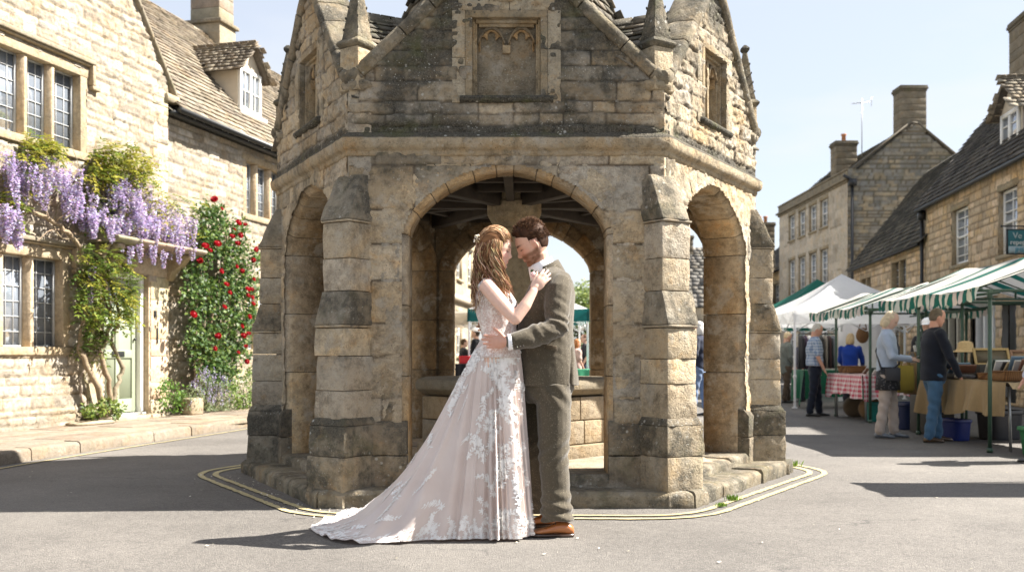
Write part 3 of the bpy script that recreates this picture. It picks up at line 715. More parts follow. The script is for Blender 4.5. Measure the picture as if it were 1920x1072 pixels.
def stone_window(parent,fr,lights,z0,z1,d,hood=True,rows=6,cols=2,leaf='leaded',srcol=QC,frame_m=None,band=.13,ret=.28):
    """mullioned stone window; returns the hole"""
    fr_=MB(); uL=lights[0][0]-band; uR=lights[-1][1]+band
    fr_.fbox(fr,uL,lights[0][0],d-.2,d+.022,z0,z1,col=srcol); fr_.fbox(fr,lights[-1][1],uR,d-.2,d+.022,z0,z1,col=srcol)
    fr_.fbox(fr,uL-.02,uR+.02,d-.2,d+.024,z1,z1+band,col=srcol)
    fr_.fbox(fr,uL-.04,uR+.04,d-.2,d+.05,z0-band*.8,z0,col=srcol)
    for (a,b),(c,e) in zip(lights[:-1],lights[1:]):
        m=(b+c)/2; h=(c-b)/2
        fr_.prism([fr(b,d-.16,z0),fr(b,d-.06,z0),fr(m-h*.45,d-.005,z0),fr(m+h*.45,d-.005,z0),fr(c,d-.06,z0),fr(c,d-.16,z0)],(0,0,z1-z0),col=(.45,.36,.25,.1))
    w=fr_.build('window',HA,parent,bevel=.008)
    gl=MB(); gl.fbox(fr,lights[0][0]-.02,lights[-1][1]+.02,d-.155,d-.14,z0-.02,z1+.02); gl.build('pane',GLASS,w)
    ld=MB()
    for a,b in lights:
        fw=.02
        for x0,x1,y0,y1 in((a,a+fw,z0,z1),(b-fw,b,z0,z1),(a+fw,b-fw,z0,z0+fw),(a+fw,b-fw,z1-fw,z1)): ld.fbox(fr,x0,x1,d-.14,d-.105,y0,y1)
        for i in range(1,cols+1): x=a+(b-a)*i/(cols+1); ld.fbox(fr,x-.005,x+.005,d-.14,d-.128,z0+fw,z1-fw)
        for i in range(1,rows): y=z0+(z1-z0)*i/rows; ld.fbox(fr,a+fw,b-fw,d-.14,d-.127,y-.005,y+.005)
    ld.build('leading',frame_m or LEAD,w)
    if hood:
        h=MB(); zz=z1+band+.06
        h.fbox(fr,uL-.1,uR+.1,d-.05,d+.10,zz,zz+.06,col=(.4,.34,.25,.6)); h.fbox(fr,uL-.1,uR+.1,d-.05,d+.07,zz-.03,zz-.003,col=QC)
        for x in(uL-.1,uR+.04): h.fbox(fr,x,x+.06,d-.03,d+.09,zz-ret,zz-.003,col=QC)
        h.fbox(fr,uR+.04,uR+.20,d-.03,d+.09,zz-ret-.06,zz-ret-.003,col=QC)
        h.build('hood_mould',HA,parent,bevel=.012)
    return (uL,uR,z0-band*.8,z1+band)
LU=[(-.52,-.10),(0.0,.38),(.48,.86),(.96,1.40)]; LL=[(-.46,-.06),(.10,.48),(.60,1.06)]
RU=[(5.90,6.24),(6.38,6.74),(6.88,7.22)]; RL=[(5.95,6.28),(6.42,6.78),(6.92,7.26)]
holes=[stone_window(house,HFR,LU,3.80,4.84,0),stone_window(house,HFR,LL,1.15,2.30,0,rows=6)]
holes2=[stone_window(house,HFR,RU,3.60,4.56,-.12,hood=False,rows=6),stone_window(house,HFR,RL,1.15,2.25,-.12,rows=6)]
for k in range(2):
    o=9.3+k*3; holes2.append(stone_window(house,HFR,[(o,o+.4),(o+.5,o+.9)],3.6,4.5,-.12,hood=False)); holes2.append(stone_window(house,HFR,[(o,o+.4),(o+.5,o+.9)],1.15,2.2,-.12))
holes.append((1.86,2.92,.12,2.26))
def hmask(hs,extra=None):
    def m(U,Z):
        k=np.ones_like(U,bool)
        for a,b,c,d in hs: k&=~((U>a+.03)&(U<b-.03)&(Z>c+.03)&(Z<d-.03))
        if extra is not None: k&=extra(U,Z)
        return k
    return m
hst=lambda U,Z: .05+.35*sst(.45,.15,Z)+.12*(fbm(U*.8,Z*.8,5)-.4)+.3*sst(5.5,7,Z)
wl=MB()
cs=Courses(-4,3.4,.05,9.2,(.09,.17),(.16,.42),400,HPAL,.016)
relief(wl,HFR,-3.2,3.36,.06,8.9,cs,hmask(holes,lambda U,Z:Z<5.22+1.23*(3.42-np.abs(U-.0)*1.0-0*U)),.021,0,.022,.016,.018,hst,mortar=(.25,.205,.145),seed=40)
# return of the gable wing and quoins by the door
wl.fbox(HFR,3.30,3.362,-.3,.0,.06,5.2,col=(.5,.43,.32,.1))
wl.build('gable_wall',HS,house,smooth=True)
wl=MB(); cs=Courses(3.2,16,.05,5.2,(.09,.15),(.16,.38),401,HPAL,.016)
relief(wl,HFR,3.36,9.2,.06,4.95,cs,hmask(holes2),.024,-.12,.020,.014,.016,hst,mortar=(.25,.205,.145),seed=41)
wl.fbox(HFR,3.4,15.5,-5,-.42,.0,4.9,col=(.4,.34,.25,.1)); wl.fbox(HFR,15.45,15.5,-5.2,-.13,.0,4.93,col=(.5,.42,.3,.1))
relief(wl,HFR,9.18,15.5,.06,4.95,cs,hmask(holes2),.06,-.12,.015,.011,.013,hst,mortar=(.27,.22,.16),seed=42); wl.build('wall',HS,house,smooth=False)
q=MB(); r=random.Random(3); z=.1
while z<2.5:
    h=r.uniform(.24,.4); q.fbox(HFR,2.93,3.375+r.uniform(-.01,.0),-.05,.028,z,min(z+h-.006,2.55),col=(*[c*r.uniform(.9,1.08) for c in(.50,.405,.285)],.12)); z+=h
q.fbox(HFR,1.55,1.85,-.05,.025,.1,2.55,col=(.5,.42,.3,.1)); q.fbox(HFR,1.55,3.375,-.05,.030,2.262,2.55,col=(.47,.38,.27,.12))
z=2.6
while z<5.1:
    h=r.uniform(.22,.34); w_=r.choice([.22,.36]); q.fbox(HFR,3.365-w_,3.374,-.2,.020,z,z+h-.006,col=(*[c*r.uniform(.9,1.08) for c in(.50,.42,.31)],.08)); z+=h
q.build('quoin',HA,house,bevel=.008)
# door
dr=MB(); Z0=.20
dr.fbox(HFR,1.93,2.80,-.20,-.155,Z0,2.16)
door=dr.build('door',SAGE,house)
pn=MB()
for a,b,c,d in((1.93,2.03,Z0,2.16),(2.70,2.80,Z0,2.16),(2.03,2.70,Z0,Z0+.2),(2.03,2.70,1.0,1.12),(2.03,2.70,2.06,2.16),(2.33,2.41,Z0+.2,1.0),(2.33,2.41,1.12,1.68),(2.03,2.70,1.68,1.76)): pn.fbox(HFR,a,b,-.155,-.135,c,d)
pn.build('door_panel',SAGE,door,bevel=.004)
k=MB(); k.fbox(HFR,2.06,2.67,-.155,-.150,1.77,2.05); k.build('door_pane',GLASS,door)
k=MB(); k.fbox(HFR,2.24,2.52,-.134,-.124,1.02,1.10); k.build('letterbox',IRON,door,bevel=.003)
k=MB(); k.ell(HFR(2.74,-.11,1.28),(.022,.022,.022)); k.build('door_knob',IRON,door,smooth=True)
df=MB(); df.fbox(HFR,1.86,1.93,-.2,-.06,.12,2.24); df.fbox(HFR,2.80,2.88,-.2,-.06,.12,2.24); df.fbox(HFR,1.93,2.80,-.2,-.06,2.165,2.24); df.fbox(HFR,1.88,2.86,-.1,-.0,.125,.19)
df.build('door_frame',WHITE,house,bevel=.005)
dj=MB(); dj.fbox(HFR,1.84,1.86,-.22,.02,.1,2.27,col=QC); dj.fbox(HFR,2.885,2.92,-.22,.02,.1,2.27,col=(.46,.36,.25,.1)); dj.fbox(HFR,1.84,2.92,-.22,.02,2.245,2.27,col=QC); dj.fbox(HFR,1.75,3.0,-.1,.24,.10,.165,col=(.4,.34,.25,.2))
dj.build('door_jamb',HA,house,bevel=.006)
cn=MB(); r=random.Random(8)
for i in range(4):
    a=1.55+i*.535; cn.loft([[HFR(x,d,z) for d,z in((-.05,2.585),(.44,2.60),(.50,2.625),(.52,2.66),(.50,2.685),(-.05,2.745))] for x in(a+.003,a+.532)],col=(*[c*r.uniform(.9,1.05) for c in(.45,.37,.27)],.5))
cn.build('door_canopy',HA,house,bevel=.008)
for x in(1.66,3.33):
    br=MB(); br.prism([HFR(x,-.04,2.59),HFR(x,.42,2.59),HFR(x,.42,2.53),HFR(x,.33,2.50),HFR(x,.24,2.40),HFR(x,.12,2.33),HFR(x,.05,2.20),HFR(x,-.04,2.20)],HFR.uv*.15,col=QC); br.build('canopy_bracket',HA,house,bevel=.012)
sg=MB(); sg.fbox(HFR,3.06,3.09,.03,.045,1.22,1.46); sg.build('bell_pull',IRON,house,bevel=.003)
sg=MB(); sg.fbox(HFR,3.0,3.045,.03,.05,1.62,1.72); sg.build('doorbell',IRON,house,bevel=.003)
# verge coping
cp=MB()
for sgn in(-1,1):
    n=12
    for i in range(n):
        t0,t1=i/n+.002,(i+1)/n-.002; rw=[]
        for t in(t0,t1):
            u_=sgn*3.55*(1-t) ; z=5.05+1.23*3.55*t
            rw.append([HFR(u_,d,z+e) for d,e in((-.35,.0),(.05,.0),(.075,.03),(.075,.09),(.05,.11),(-.35,.13))])
        cp.loft(rw,col=(.34,.29,.21,.55))
cp.loft([[HFR(x,d,z) for d,z in((-.3,4.98),(.06,4.98),(.085,5.03),(.07,5.10),(-.3,5.12))] for x in(3.28,3.60)],col=(.42,.36,.26,.4))
cp.build('verge_coping',HA,house,bevel=.01)
# main roof
ro=HFR(-1,.16,4.90); sv=(-HFR.nv*1+V(0,0,1.085)).normalized(); RS=2.75*math.sqrt(1+1.085**2)
cosp=1/math.sqrt(1+1.085**2)
mr_=MB(); slates(mr_,ro,HFR.uv,sv,16.6,RS,lambda x,s:(x-1>3.40-max(0,(s*cosp*.882-.33)))and s<RS,.155,.24,.02,seed=90,cols=((.25,.21,.16),(.285,.245,.185),(.22,.185,.145),(.32,.275,.21)),stain=.35,lift=.024)
mr_.add([HFR(3.42,.1,4.83),HFR(15.6,.1,4.83),HFR(15.6,-2.6,7.78),HFR(.9,-2.6,7.78),HFR(3.3,-.1,5.0)],[(0,1,2,3,4)],col=(.1,.09,.07,0)); mr_.add([HFR(-.5,-5.3,4.9),HFR(15.6,-5.3,4.9),HFR(15.6,-2.6,7.78),HFR(-.5,-2.6,7.78)],[(3,2,1,0)],col=(.25,.2,.15,0))
mr_.add([HFR(-3.5,0,5.05),HFR(0,0,9.3),HFR(0,-3.5,9.3),HFR(-3.5,-3.5,5.05)],[(0,1,2,3)],col=(.2,.17,.13,0)); mr_.add([HFR(3.5,0,5.05),HFR(0,0,9.3),HFR(0,-3.5,9.3),HFR(3.5,-3.5,5.05)],[(3,2,1,0)],col=(.2,.17,.13,0))
mr_.add([HFR(15.5,-.1,4.85),HFR(15.5,-5.2,4.85),HFR(15.5,-2.6,7.7)],[(0,1,2)],col=(.5,.42,.3,0))
roof=mr_.build('roof',SLATE,house)
rt=MB()
for i in range(34):
    a=-.5+i*.475; rt.loft([[HFR(x,-2.59+d,7.84+z) for d,z in((-.17,-.15),(-.04,.035),(.04,.035),(.17,-.15),(.14,-.17),(0,-.02),(-.14,-.17))] for x in(a+.006,a+.468)],col=(*[c*random.uniform(.9,1.1) for c in(.36,.31,.24)],.3))
rt.build('ridge_tile',SLATE,roof,bevel=.006)
gt=MB(); gt.tube([HFR(3.42,.20,4.86),HFR(15.5,.20,4.86)],.05,8); gt.fbox(HFR,3.42,15.5,-.11,.10,4.80,4.86)
for i in range(13): gt.fbox(HFR,3.9+i*.9,3.925+i*.9,.0,.24,4.83,4.86)
gt.build('gutter',IRON,house,smooth=False)
# chimney
ch=MB(); uu=8.55
def cbx(u0,u1,d0,d1,z0,z1,c=(.33,.28,.2,.3)): ch.fbox(HFR,u0,u1,d0,d1,z0,z1,col=c)
cbx(8.42,9.05,-2.98,-2.22,6.6,8.10); cbx(8.36,9.11,-3.04,-2.16,8.103,8.18,(.3,.25,.18,.7)); 
for j in range(5): cbx(8.45+.002*j,9.02,-2.95,-2.25-.002*j,8.183+j*.26,8.44+j*.26,(*[c*random.uniform(.9,1.1) for c in(.33,.28,.2)],.35))
cbx(8.38,9.09,-3.02,-2.18,9.49,9.58,(.3,.25,.18,.7)); ch.build('chimney',HA,house,bevel=.012)
# dormer
dm=MB(); D=-.50; 
dm.add([HFR(6.26,D,5.55),HFR(7.07,D,5.55),HFR(7.07,D,6.45),HFR(6.26,D,6.45)],[(0,1,2,3)]); dm.add([HFR(6.20,D+.0,6.43),HFR(7.13,D+.0,6.43),HFR(6.665,D+.0,6.92)],[(0,1,2)])
for x in(6.26,7.07): dm.add([HFR(x,D,5.5),HFR(x,D,6.45),HFR(x,-1.35,6.45)],[(0,1,2)])
dormer=dm.build('dormer',CREAM,house)
w_=MB()
for a,b,c,d in((6.28,6.34,5.62,6.42),(6.99,7.05,5.62,6.42),(6.34,6.99,5.62,5.68),(6.34,6.99,6.36,6.42),(6.635,6.695,5.68,6.36)): w_.fbox(HFR,a,b,D,D+.05,c,d)
for a,b in((6.34,6.635),(6.695,6.99)):
    w_.fbox(HFR,a,b,D+.01,D+.03,6.0,6.02); w_.fbox(HFR,(a+b)/2-.008,(a+b)/2+.008,D+.01,D+.03,5.68,6.36)
w_.fbox(HFR,6.18,7.15,D-.02,D+.12,5.53,5.60)
dw=w_.build('dormer_window',WHITE,dormer,bevel=.004); g_=MB(); g_.fbox(HFR,6.33,7.0,D-.01,D+.008,5.66,6.38); g_.build('pane',GLASS,dw)
rf=MB()
for sgn in(-1,1):
    o=HFR(6.665+sgn*.56,D+.14,6.31); e=V(0,0,.63)-HFR.uv*sgn*.56; S_=e.length
    Lr=1.55; slates(rf,o,-HFR.nv,e.normalized(),Lr,S_,lambda x,s,Lr=Lr,S_=S_:s<S_ and x<.62+.98*s/S_+.1,.12,.17,.016,seed=96+sgn,cols=((.25,.21,.16),(.285,.245,.185),(.22,.185,.145)),stain=.35)
    a_=HFR(6.665+sgn*.54,D+.13,6.30); b_=HFR(6.665,D+.13,6.92); rf.add([a_,b_,HFR(6.665,-1.75,6.92),HFR(6.665+sgn*.54,-1.2,6.30)],[(0,1,2,3)],col=(.12,.1,.08,0))
    rf.loft([[p+V(0,0,z)+HFR.nv*d for d,z in((0,0),(.03,0),(.03,.05),(0,.05))] for p in(a_-HFR.nv*.02,b_-HFR.nv*.02)],col=(.25,.2,.15,.4))
rf.build('dormer_roof',SLATE,dormer)
lf=MB(); lf.add([HFR(6.1,-.42,5.50),HFR(7.25,-.42,5.50),HFR(7.25,-.50,5.62),HFR(6.1,-.50,5.62)],[(0,1,2,3)]); 
for x in(6.20,7.13): lf.add([HFR(x,D+.02,5.56),HFR(x-.08,D+.02,5.56),HFR(x-.08,-1.4,6.56),HFR(x,-1.4,6.56)],[(0,1,2,3)])
lf.build('lead_flashing',simple('lead',(.16,.18,.21),.6,nz=.2),dormer)
# ------------------------------------------------------------------ left pavement
KL=[V(-5.6,2.0,0),V(-5.25,6.5,0),V(-4.87,9.4,0),V(-4.50,11.2,0),V(-4.12,12.9,0),V(-3.8,14.4,0),V(-3.2,17.5,0),V(-2.2,22.5,0)]
pv=MB(); 
def kerbx(y):
    for a,b in zip(KL[:-1],KL[1:]):
        if a.y<=y<=b.y: return a.x+(b.x-a.x)*(y-a.y)/(b.y-a.y)
    return KL[-1].x if y>KL[-1].y else KL[0].x
def wallx(y): return -6.25+.27*(y-11.8)
pf=frame((0,0,0),(.2607,.9654,0),(-.9654,.2607,0))
flags(pv,pf,2,22,.5,9,.12,.75,.55,lambda x,y:(lambda p:(p.x<kerbx(p.y)-.19) and p.x>wallx(p.y)-.6)(pf(x,y,0)),21,cols=((.235,.19,.145),(.215,.18,.14),(.26,.215,.16)))
vs=[];fs=[]
for i,y in enumerate(np.linspace(2,22.5,40)): vs+= [V(wallx(y)-3,y,.095),V(kerbx(y)-.06,y,.095)]
pv.add(vs,[(2*i,2*i+1,2*i+3,2*i+2) for i in range(39)],col=(.30,.25,.19,.3))
pv.build('pavement',FLAG,None,kind='structure',bevel=.004)
kb=MB(); r=random.Random(6); y=2.0
while y<22:
    y2=y+r.uniform(.6,.95); a=V(kerbx(y+.006),y+.006,0); b=V(kerbx(y2-.006),y2-.006,0); rows=[]
    for j in range(5):
        p=a.lerp(b,j/4); t=(b-a).normalized(); n=V(t.y,-t.x,0); jx=r.uniform(-.008,.008); jz=r.uniform(-.006,.006)
        rows.append([p+n*(d+(jx if d>-.1 else 0))+V(0,0,z+(jz if z>0 else 0)) for d,z in((-.17,-.05),(.03,-.05),(.026,.09),(.014,.112),(-.01,.122),(-.17,.124))])
    k=r.uniform(.88,1.1); kb.loft(rows,col=(.235*k,.195*k,.15*k,.35)); y=y2
kb.build('kerb',FLAG,None,kind='structure',bevel=.004)
kl=[V(kerbx(y)+.20,y,0) for y in np.linspace(3,22,50)]
stripe(kl,.05,.004,'road_marking',seed=3)
# ------------------------------------------------------------------ figures: helpers
def remesh(mb,vox,sm=3,fac=.5):
    me=mb.mesh('tmp'); o=bpy.data.objects.new('tmp',me); COL.objects.link(o)
    m=o.modifiers.new('r','REMESH'); m.mode='VOXEL'; m.voxel_size=vox
    if sm: s=o.modifiers.new('s','SMOOTH'); s.factor=fac; s.iterations=sm
    bpy.context.view_layer.update()
    dg=bpy.context.evaluated_depsgraph_get(); out=bpy.data.meshes.new_from_object(o.evaluated_get(dg)); bpy.data.objects.remove(o); bpy.data.meshes.remove(me)
    out.attributes.remove(out.attributes['Col']) if 'Col' in out.attributes else None
    return out
def co_of(me):
    a=np.zeros(len(me.vertices)*3,np.float32); me.vertices.foreach_get('co',a); return a.reshape(-1,3).astype(float)
def no_of(me):
    a=np.zeros(len(me.vertices)*3,np.float32); me.vertices.foreach_get('normal',a); return a.reshape(-1,3).astype(float)
def finish(me,name,mat,parent,co,col,smooth=True,**kw):
    me.name=name; me.materials.clear()
    me.vertices.foreach_set('co',(co-np.array(parent_loc(parent))).ravel().astype(np.float32))
    if col is not None:
        c=np.asarray(col,float); 
        if c.ndim==1: c=np.tile(c,(len(co),1))
        if c.shape[1]==3: c=np.concatenate([c,np.zeros((len(c),1))],1)
        a=me.attributes.new('Col','FLOAT_COLOR','POINT'); a.data.foreach_set('color',c.ravel().astype(np.float32))
    me.update(); return link(name,me,mat,parent,smooth,**kw)
def blob(name,mb,vox,sm,mat,parent,col=None,disp=None,**kw):
    me=remesh(mb,vox,sm); co=co_of(me); n=no_of(me)
    if disp is not None: co=co+n*disp(co,n)[:,None]
    c=col(co,n) if callable(col) else col
    return finish(me,name,mat,parent,co,c,**kw)
def se_ring(cx,cy,z,rx,ry,e=2.3,n=28,rot=0):
    o=[]
    for j in range(n):
        a=2*PI*j/n; c,s=math.cos(a),math.sin(a); x=rx*math.copysign(abs(c)**(2/e),c); y=ry*math.copysign(abs(s)**(2/e),s)
        o.append(V(cx+x*math.cos(rot)-y*math.sin(rot),cy+x*math.sin(rot)+y*math.cos(rot),z))
    return o
def limb(mb,pts,rad,seg=14): mb.tube(pts,rad,seg,round_=True)
HZT=[.1195,.112,.095,.070,.040,.010,-.012,-.035,-.060,-.080,-.100,-.112,-.117]
HFT=[.008,.042,.068,.085,.0925,.0925,.083,.083,.082,.078,.077,.068,.055]
HBT=[-.020,-.058,-.084,-.099,-.104,-.102,-.096,-.082,-.058,-.030,-.002,.022,.036]
HWT=[.010,.040,.061,.072,.077,.077,.075,.071,.063,.053,.040,.026,.012]
def head(mb,C,f,up,sc=1.,fem=False,n=48,nz=56,off=0.):
    C=Vector(C); f=Vector(f).normalized(); up=Vector(up); up=(up-f*up.dot(f)).normalized(); sd=up.cross(f)
    rings=[]
    for i in range(nz):
        z=.1195-(.2365)*i/(nz-1); F_=np.interp(-z,[-q for q in HZT],HFT); B=np.interp(-z,[-q for q in HZT],HBT); W=np.interp(-z,[-q for q in HZT],HWT)
        if fem and z<-.05: W*=.93; F_-=.002*(1 if z<-.09 else 0)
        if i==0: W=.004;F_=B+.004
        cx,rx=(F_+B)/2,(F_-B)/2; row=[]
        for j in range(n):
            a=2*PI*j/n; c,s=math.cos(a),math.sin(a); e=2.25
            x=cx+rx*math.copysign(abs(c)**(2/e),c); y=W*math.copysign(abs(s)**(2/e),s)
            if c>0:
                g=lambda v,m,s_: math.exp(-((v-m)/s_)**2)
                nose=np.interp(z,[-.052,-.046,-.036,-.028,.0,.016],[0,.015,.027,.024,.010,0]); sw=.0085 if z>-.02 else .0125
                x+=nose*g(y,0,sw)*(.9 if fem else 1.05)
                x+=(.005 if not fem else .0025)*g(z,.020,.009)*g(abs(y),.026,.02)
                x-=.0095*g(z,-.001,.010)*g(abs(y),.031,.013)
                x+=.0045*g(z,-.003,.007)*g(abs(y),.030,.010)
                x+=.0065*g(z,-.0605,.0045)*g(y,0,.017)+.0075*g(z,-.0715,.005)*g(y,0,.015)-.004*g(z,-.0662,.002)*g(y,0,.022)
                x-=.004*g(z,-.083,.005)*g(y,0,.02)+0; x+=.006*g(z,-.100,.010)*g(y,0,.018)
                x+=.003*g(z,-.033,.012)*g(abs(y),.040,.014)
            row.append(C+(f*x+sd*y+up*z)*sc)
        rings.append(row)
    mb.loft(rings)
    for s_ in(-1,1):
        rot=Matrix((f,sd,up)).transposed()@Euler((R(-12*s_),R(10),R(-18*s_))).to_matrix()
        mb.ell(C+(f*-.012+sd*(.078*s_)+up*-.008)*sc,(.017*sc,.009*sc,.031*sc),rot,12,8)
    fr=(C,f,sd,up,sc); return fr
def tolocal(co,fr):
    C,f,sd,up,sc=fr; d=(co-np.array(C))/sc; return d@np.array(f),d@np.array(sd),d@np.array(up)
def hand(mb,W,f,n,th,sc=1.,curl=(.35,.3,.25),spread=.06,thumb=.6,wr=.026,fv=(0,0,0,0)):
    """W wrist, f finger direction, n palm normal (out of the palm), th thumb side"""
    W=Vector(W); f=Vector(f).normalized(); n=Vector(n); n=(n-f*n.dot(f)).normalized(); s=f.cross(n); s=s if s.dot(Vector(th))>0 else -s
    rot=Matrix((f,s,n)).transposed()
    mb.ell(W+f*.05*sc,(.052*sc,.040*sc,.0145*sc),rot,16,10); mb.ell(W+f*.028*sc+s*.018*sc+n*.004*sc,(.032*sc,.020*sc,.015*sc),rot,12,8)
    mb.tube([W-f*.01*sc,W+f*.03*sc],[wr*sc,.020*sc],12,round_=True)
    for k,(o,L_,r_) in enumerate(((.030,.074,.0088),(.0105,.082,.0090),(-.0105,.077,.0086),(-.029,.060,.0078))):
        b=W+(f*(.082-.006*abs(k-1.2))+s*o)*sc; d=(f+s*(o*2.6*spread/.06*.55)).normalized(); pts=[W+(f*.05+s*o*.8)*sc,b]; ds=d; rr=[r_*1.05*sc,r_*1.05*sc]
        for q,(seg_,cu) in enumerate(zip((.45,.31,.26),curl)):
            cu=cu+fv[k]; ds=(ds*math.cos(cu)+n*math.sin(cu)).normalized(); pts.append(pts[-1]+ds*L_*seg_*sc); rr.append(r_*(1-.09*q)*sc)
            n2=n-ds*n.dot(ds); 
        mb.tube(pts,rr,10,round_=True)
    b=W+(f*.020+s*.026)*sc; d=(f*math.cos(thumb)+s*math.sin(thumb)+n*.12).normalized(); d2=(d*.92+f*.3+n*.05).normalized()
    mb.tube([b-d*.01*sc,b+d*.032*sc,b+d*.032*sc+d2*.030*sc,b+d*.032*sc+d2*.055*sc],[.0125*sc,.0112*sc,.0098*sc,.0082*sc],10,round_=True)
def skin_mat(name='skin'):
    t=NT(name); c,a=t.attr(); p=t.tc(); f=t.mr(t.noise(55,4,.6,p),.3,.7,.95,1.05); k=t.n('CombineColor',{0:f,1:f,2:f}); t.col(t.mix(1,c,k.outputs[0],'MULTIPLY'))
    i=t.b.inputs; i['Roughness'].default_value=.52; i['Specular IOR Level'].default_value=.4; i['Subsurface Weight'].default_value=.12; i['Subsurface Radius'].default_value=(.012,.004,.002); i['Subsurface Scale'].default_value=1
    t.nrm(t.bump(t.noise(240,3,.6,p),.15,.002)); return t.m
def hair_mat(name='hair'):
    t=NT(name); c,a=t.attr(); t.col(c); i=t.b.inputs; i['Roughness'].default_value=.6; i['Specular IOR Level'].default_value=.12
    return t.m
SKIN=skin_mat(); HAIR=hair_mat()
def cloth_mat(name,wsc=400,bump=.4,vari=.12,rough=.9,sheen=.3,twill=False,fine=None):
    t=NT(name); c,a=t.attr(); p=t.tc(); n=t.noise(wsc,3,.7,p); n2=t.noise(9,4,.6,p)
    f=t.mt('MULTIPLY',t.mr(n,.3,.7,1-vari,1+vari),t.mr(n2,.3,.7,.93,1.07)); k=t.n('CombineColor',{0:f,1:f,2:f}); b=t.mix(1,c,k.outputs[0],'MULTIPLY')
    if twill:
        v=t.vor(210,p,out=1); s_=t.n('SeparateColor',{0:v}).outputs[0]; b=t.mix(t.mr(s_,0,1,0,.55),b,(.095,.08,.056)); b=t.mix(t.mr(t.n('SeparateColor',{0:v}).outputs[1],.9,1,0,.7),b,(.2,.17,.12))
    t.col(b); i=t.b.inputs; i['Roughness'].default_value=rough; i['Specular IOR Level'].default_value=.15; i['Sheen Weight'].default_value=sheen; i['Sheen Roughness'].default_value=.5
    t.nrm(t.bump(n,bump,.002,t.bump(n2,.25,.01))); return t.m
TWEED=cloth_mat('tweed',330,.6,.22,twill=True); CLOTH=cloth_mat('cloth',300,.2,.06,sheen=.15); COTTON=cloth_mat('white_cotton',300,.1,.03,sheen=.1)
LEATH=simple('tan_leather',None,.28,nz=.22,nsc=14,spec=.6,coat=.3)
XX=lambda px,Y=5.72:(px-960)/F*Y
ZZ=lambda py,Y=5.72:CH+(HZ-py)/F*Y
# ------------------------------------------------------------------ groom
GY=5.78
groom=thing('person','bearded man in a brown tweed suit and tan shoes embracing the bride','person',(XX(1040),GY,0))
S1=(.60,.37,.27); 
gh_c=V(XX(998.5,5.70),5.71,ZZ(459,5.70)); gth=R(24); gf=V(-math.cos(gth),0.02,-math.sin(gth)); gup=V(-math.sin(gth),0,math.cos(gth))
b=MB(); GFR=head(b,gh_c,gf,gup,1.0)
limb(b,[gh_c+V(.030,0,-.05),V(XX(1014),5.73,ZZ(500)),V(XX(1024),5.76,ZZ(522))],[.058,.056,.068])
def px(x,y,Y): return P(x,y,Y)
# torso core, arms, legs
b.loft([se_ring(XX((l+r)/2),GY,ZZ(y),(r-l)/2/317-.02,ry-.02) for y,l,r,ry in((730,976,1078,.16),(660,972,1076,.15),(600,976,1076,.15),(545,992,1076,.17),(520,1004,1064,.15))])
GS,GE,GW=px(1046,540,5.62),px(1043,614,5.515),px(952,640,5.43)
limb(b,[GS,GE,GW],[.055,.045,.027]); GS2,GE2,GW2=px(1028,540,5.97),px(1003,612,6.07),px(935,612,5.90)
limb(b,[GS2,GE2,GW2],[.055,.045,.027])
hand(b,px(951,641,5.435),(-.93,.34,.02),(.34,.93,.0),(0,0,1),.98,curl=(.10,.16,.14),spread=.11,thumb=.75,fv=(-.02,0,.02,.05))
hand(b,GW2,(-1,-.25,-.1),(.2,-1,0),(0,0,1),.95)
GLN=[px(1037,722,5.69),px(1039,800,5.67),px(1038,862,5.655),px(1042,915,5.65),px(1052,962,5.64)]
GLF=[px(1009,722,5.89),px(1007,800,5.91),px(1008,862,5.925),px(1015,915,5.935),px(1030,950,5.945)]
limb(b,GLN,[.08,.07,.055,.045,.04]); limb(b,GLF,[.085,.075,.06,.05,.045])
def gcol(co,n):
    x,y,z=tolocal(co,GFR); c=np.tile(np.array(S1),(len(co),1)); G=lambda v,m,s:np.exp(-((v-m)/s)**2)
    hd=(np.abs(x)<.15)&(np.abs(y)<.1)&(z>-.14)&(z<.13)
    red=(G(z,-.03,.03)*G(np.abs(y),.045,.03)*(x>.03)*.5+G(x,-.012,.02)*(np.abs(y)>.072)*.5)*hd; c=c*(1-red[:,None]*np.array([.0,.28,.30]))
    nz=fbm(x*60+y*40,z*60+y*30,3)
    # beard: jaw and chin, moustache
    jaw=sst(-.026,-.048,z+.35*np.clip(.02-x,0,.1)*-1+(nz-.5)*.012)*sst(-.035,-.012,x)*sst(-.150,-.120,z-.55*np.clip(.07-x,0,.12))
    lip=G(z,-.066,.0075)*G(y,0,.021)*(x>.07)
    bd=np.clip(jaw*(1-lip),0,1)*hd*(.52+.75*nz); bd=bd*np.where((z>-.045)&(x>.085),.2,1)
    c=c*(1-bd[:,None])+np.array([.15,.06,.026])*bd[:,None]
    c=c*(1-.5*(lip*hd)[:,None])+np.array([.50,.20,.16])*.5*(lip*hd)[:,None]
    br=np.clip(1.5*G(z,.021,.0055)*G(np.abs(y),.034,.020)*(x>.04),0,1)*hd; c=c*(1-.9*br[:,None])+np.array([.06,.028,.015])*.9*br[:,None]
    ey=np.clip(1.4*G(z,-.0065,.0036)*G(np.abs(y),.036,.014)*(x>.04),0,1)*hd; c=c*(1-.85*ey[:,None])+np.array([.04,.02,.015])*.85*ey[:,None]
    sd_=(G(z,.004,.008)*G(np.abs(y),.032,.014)*(x>.05))*hd*.25; c=c*(1-sd_[:,None]*np.array([.3,.5,.5]))
    hn=(co[:,2]<1.2)*1.; c=c*(1-hn[:,None]*np.array([0,.12,.12]))
    return c
blob('body',b,.0036,2,SKIN,groom,gcol)
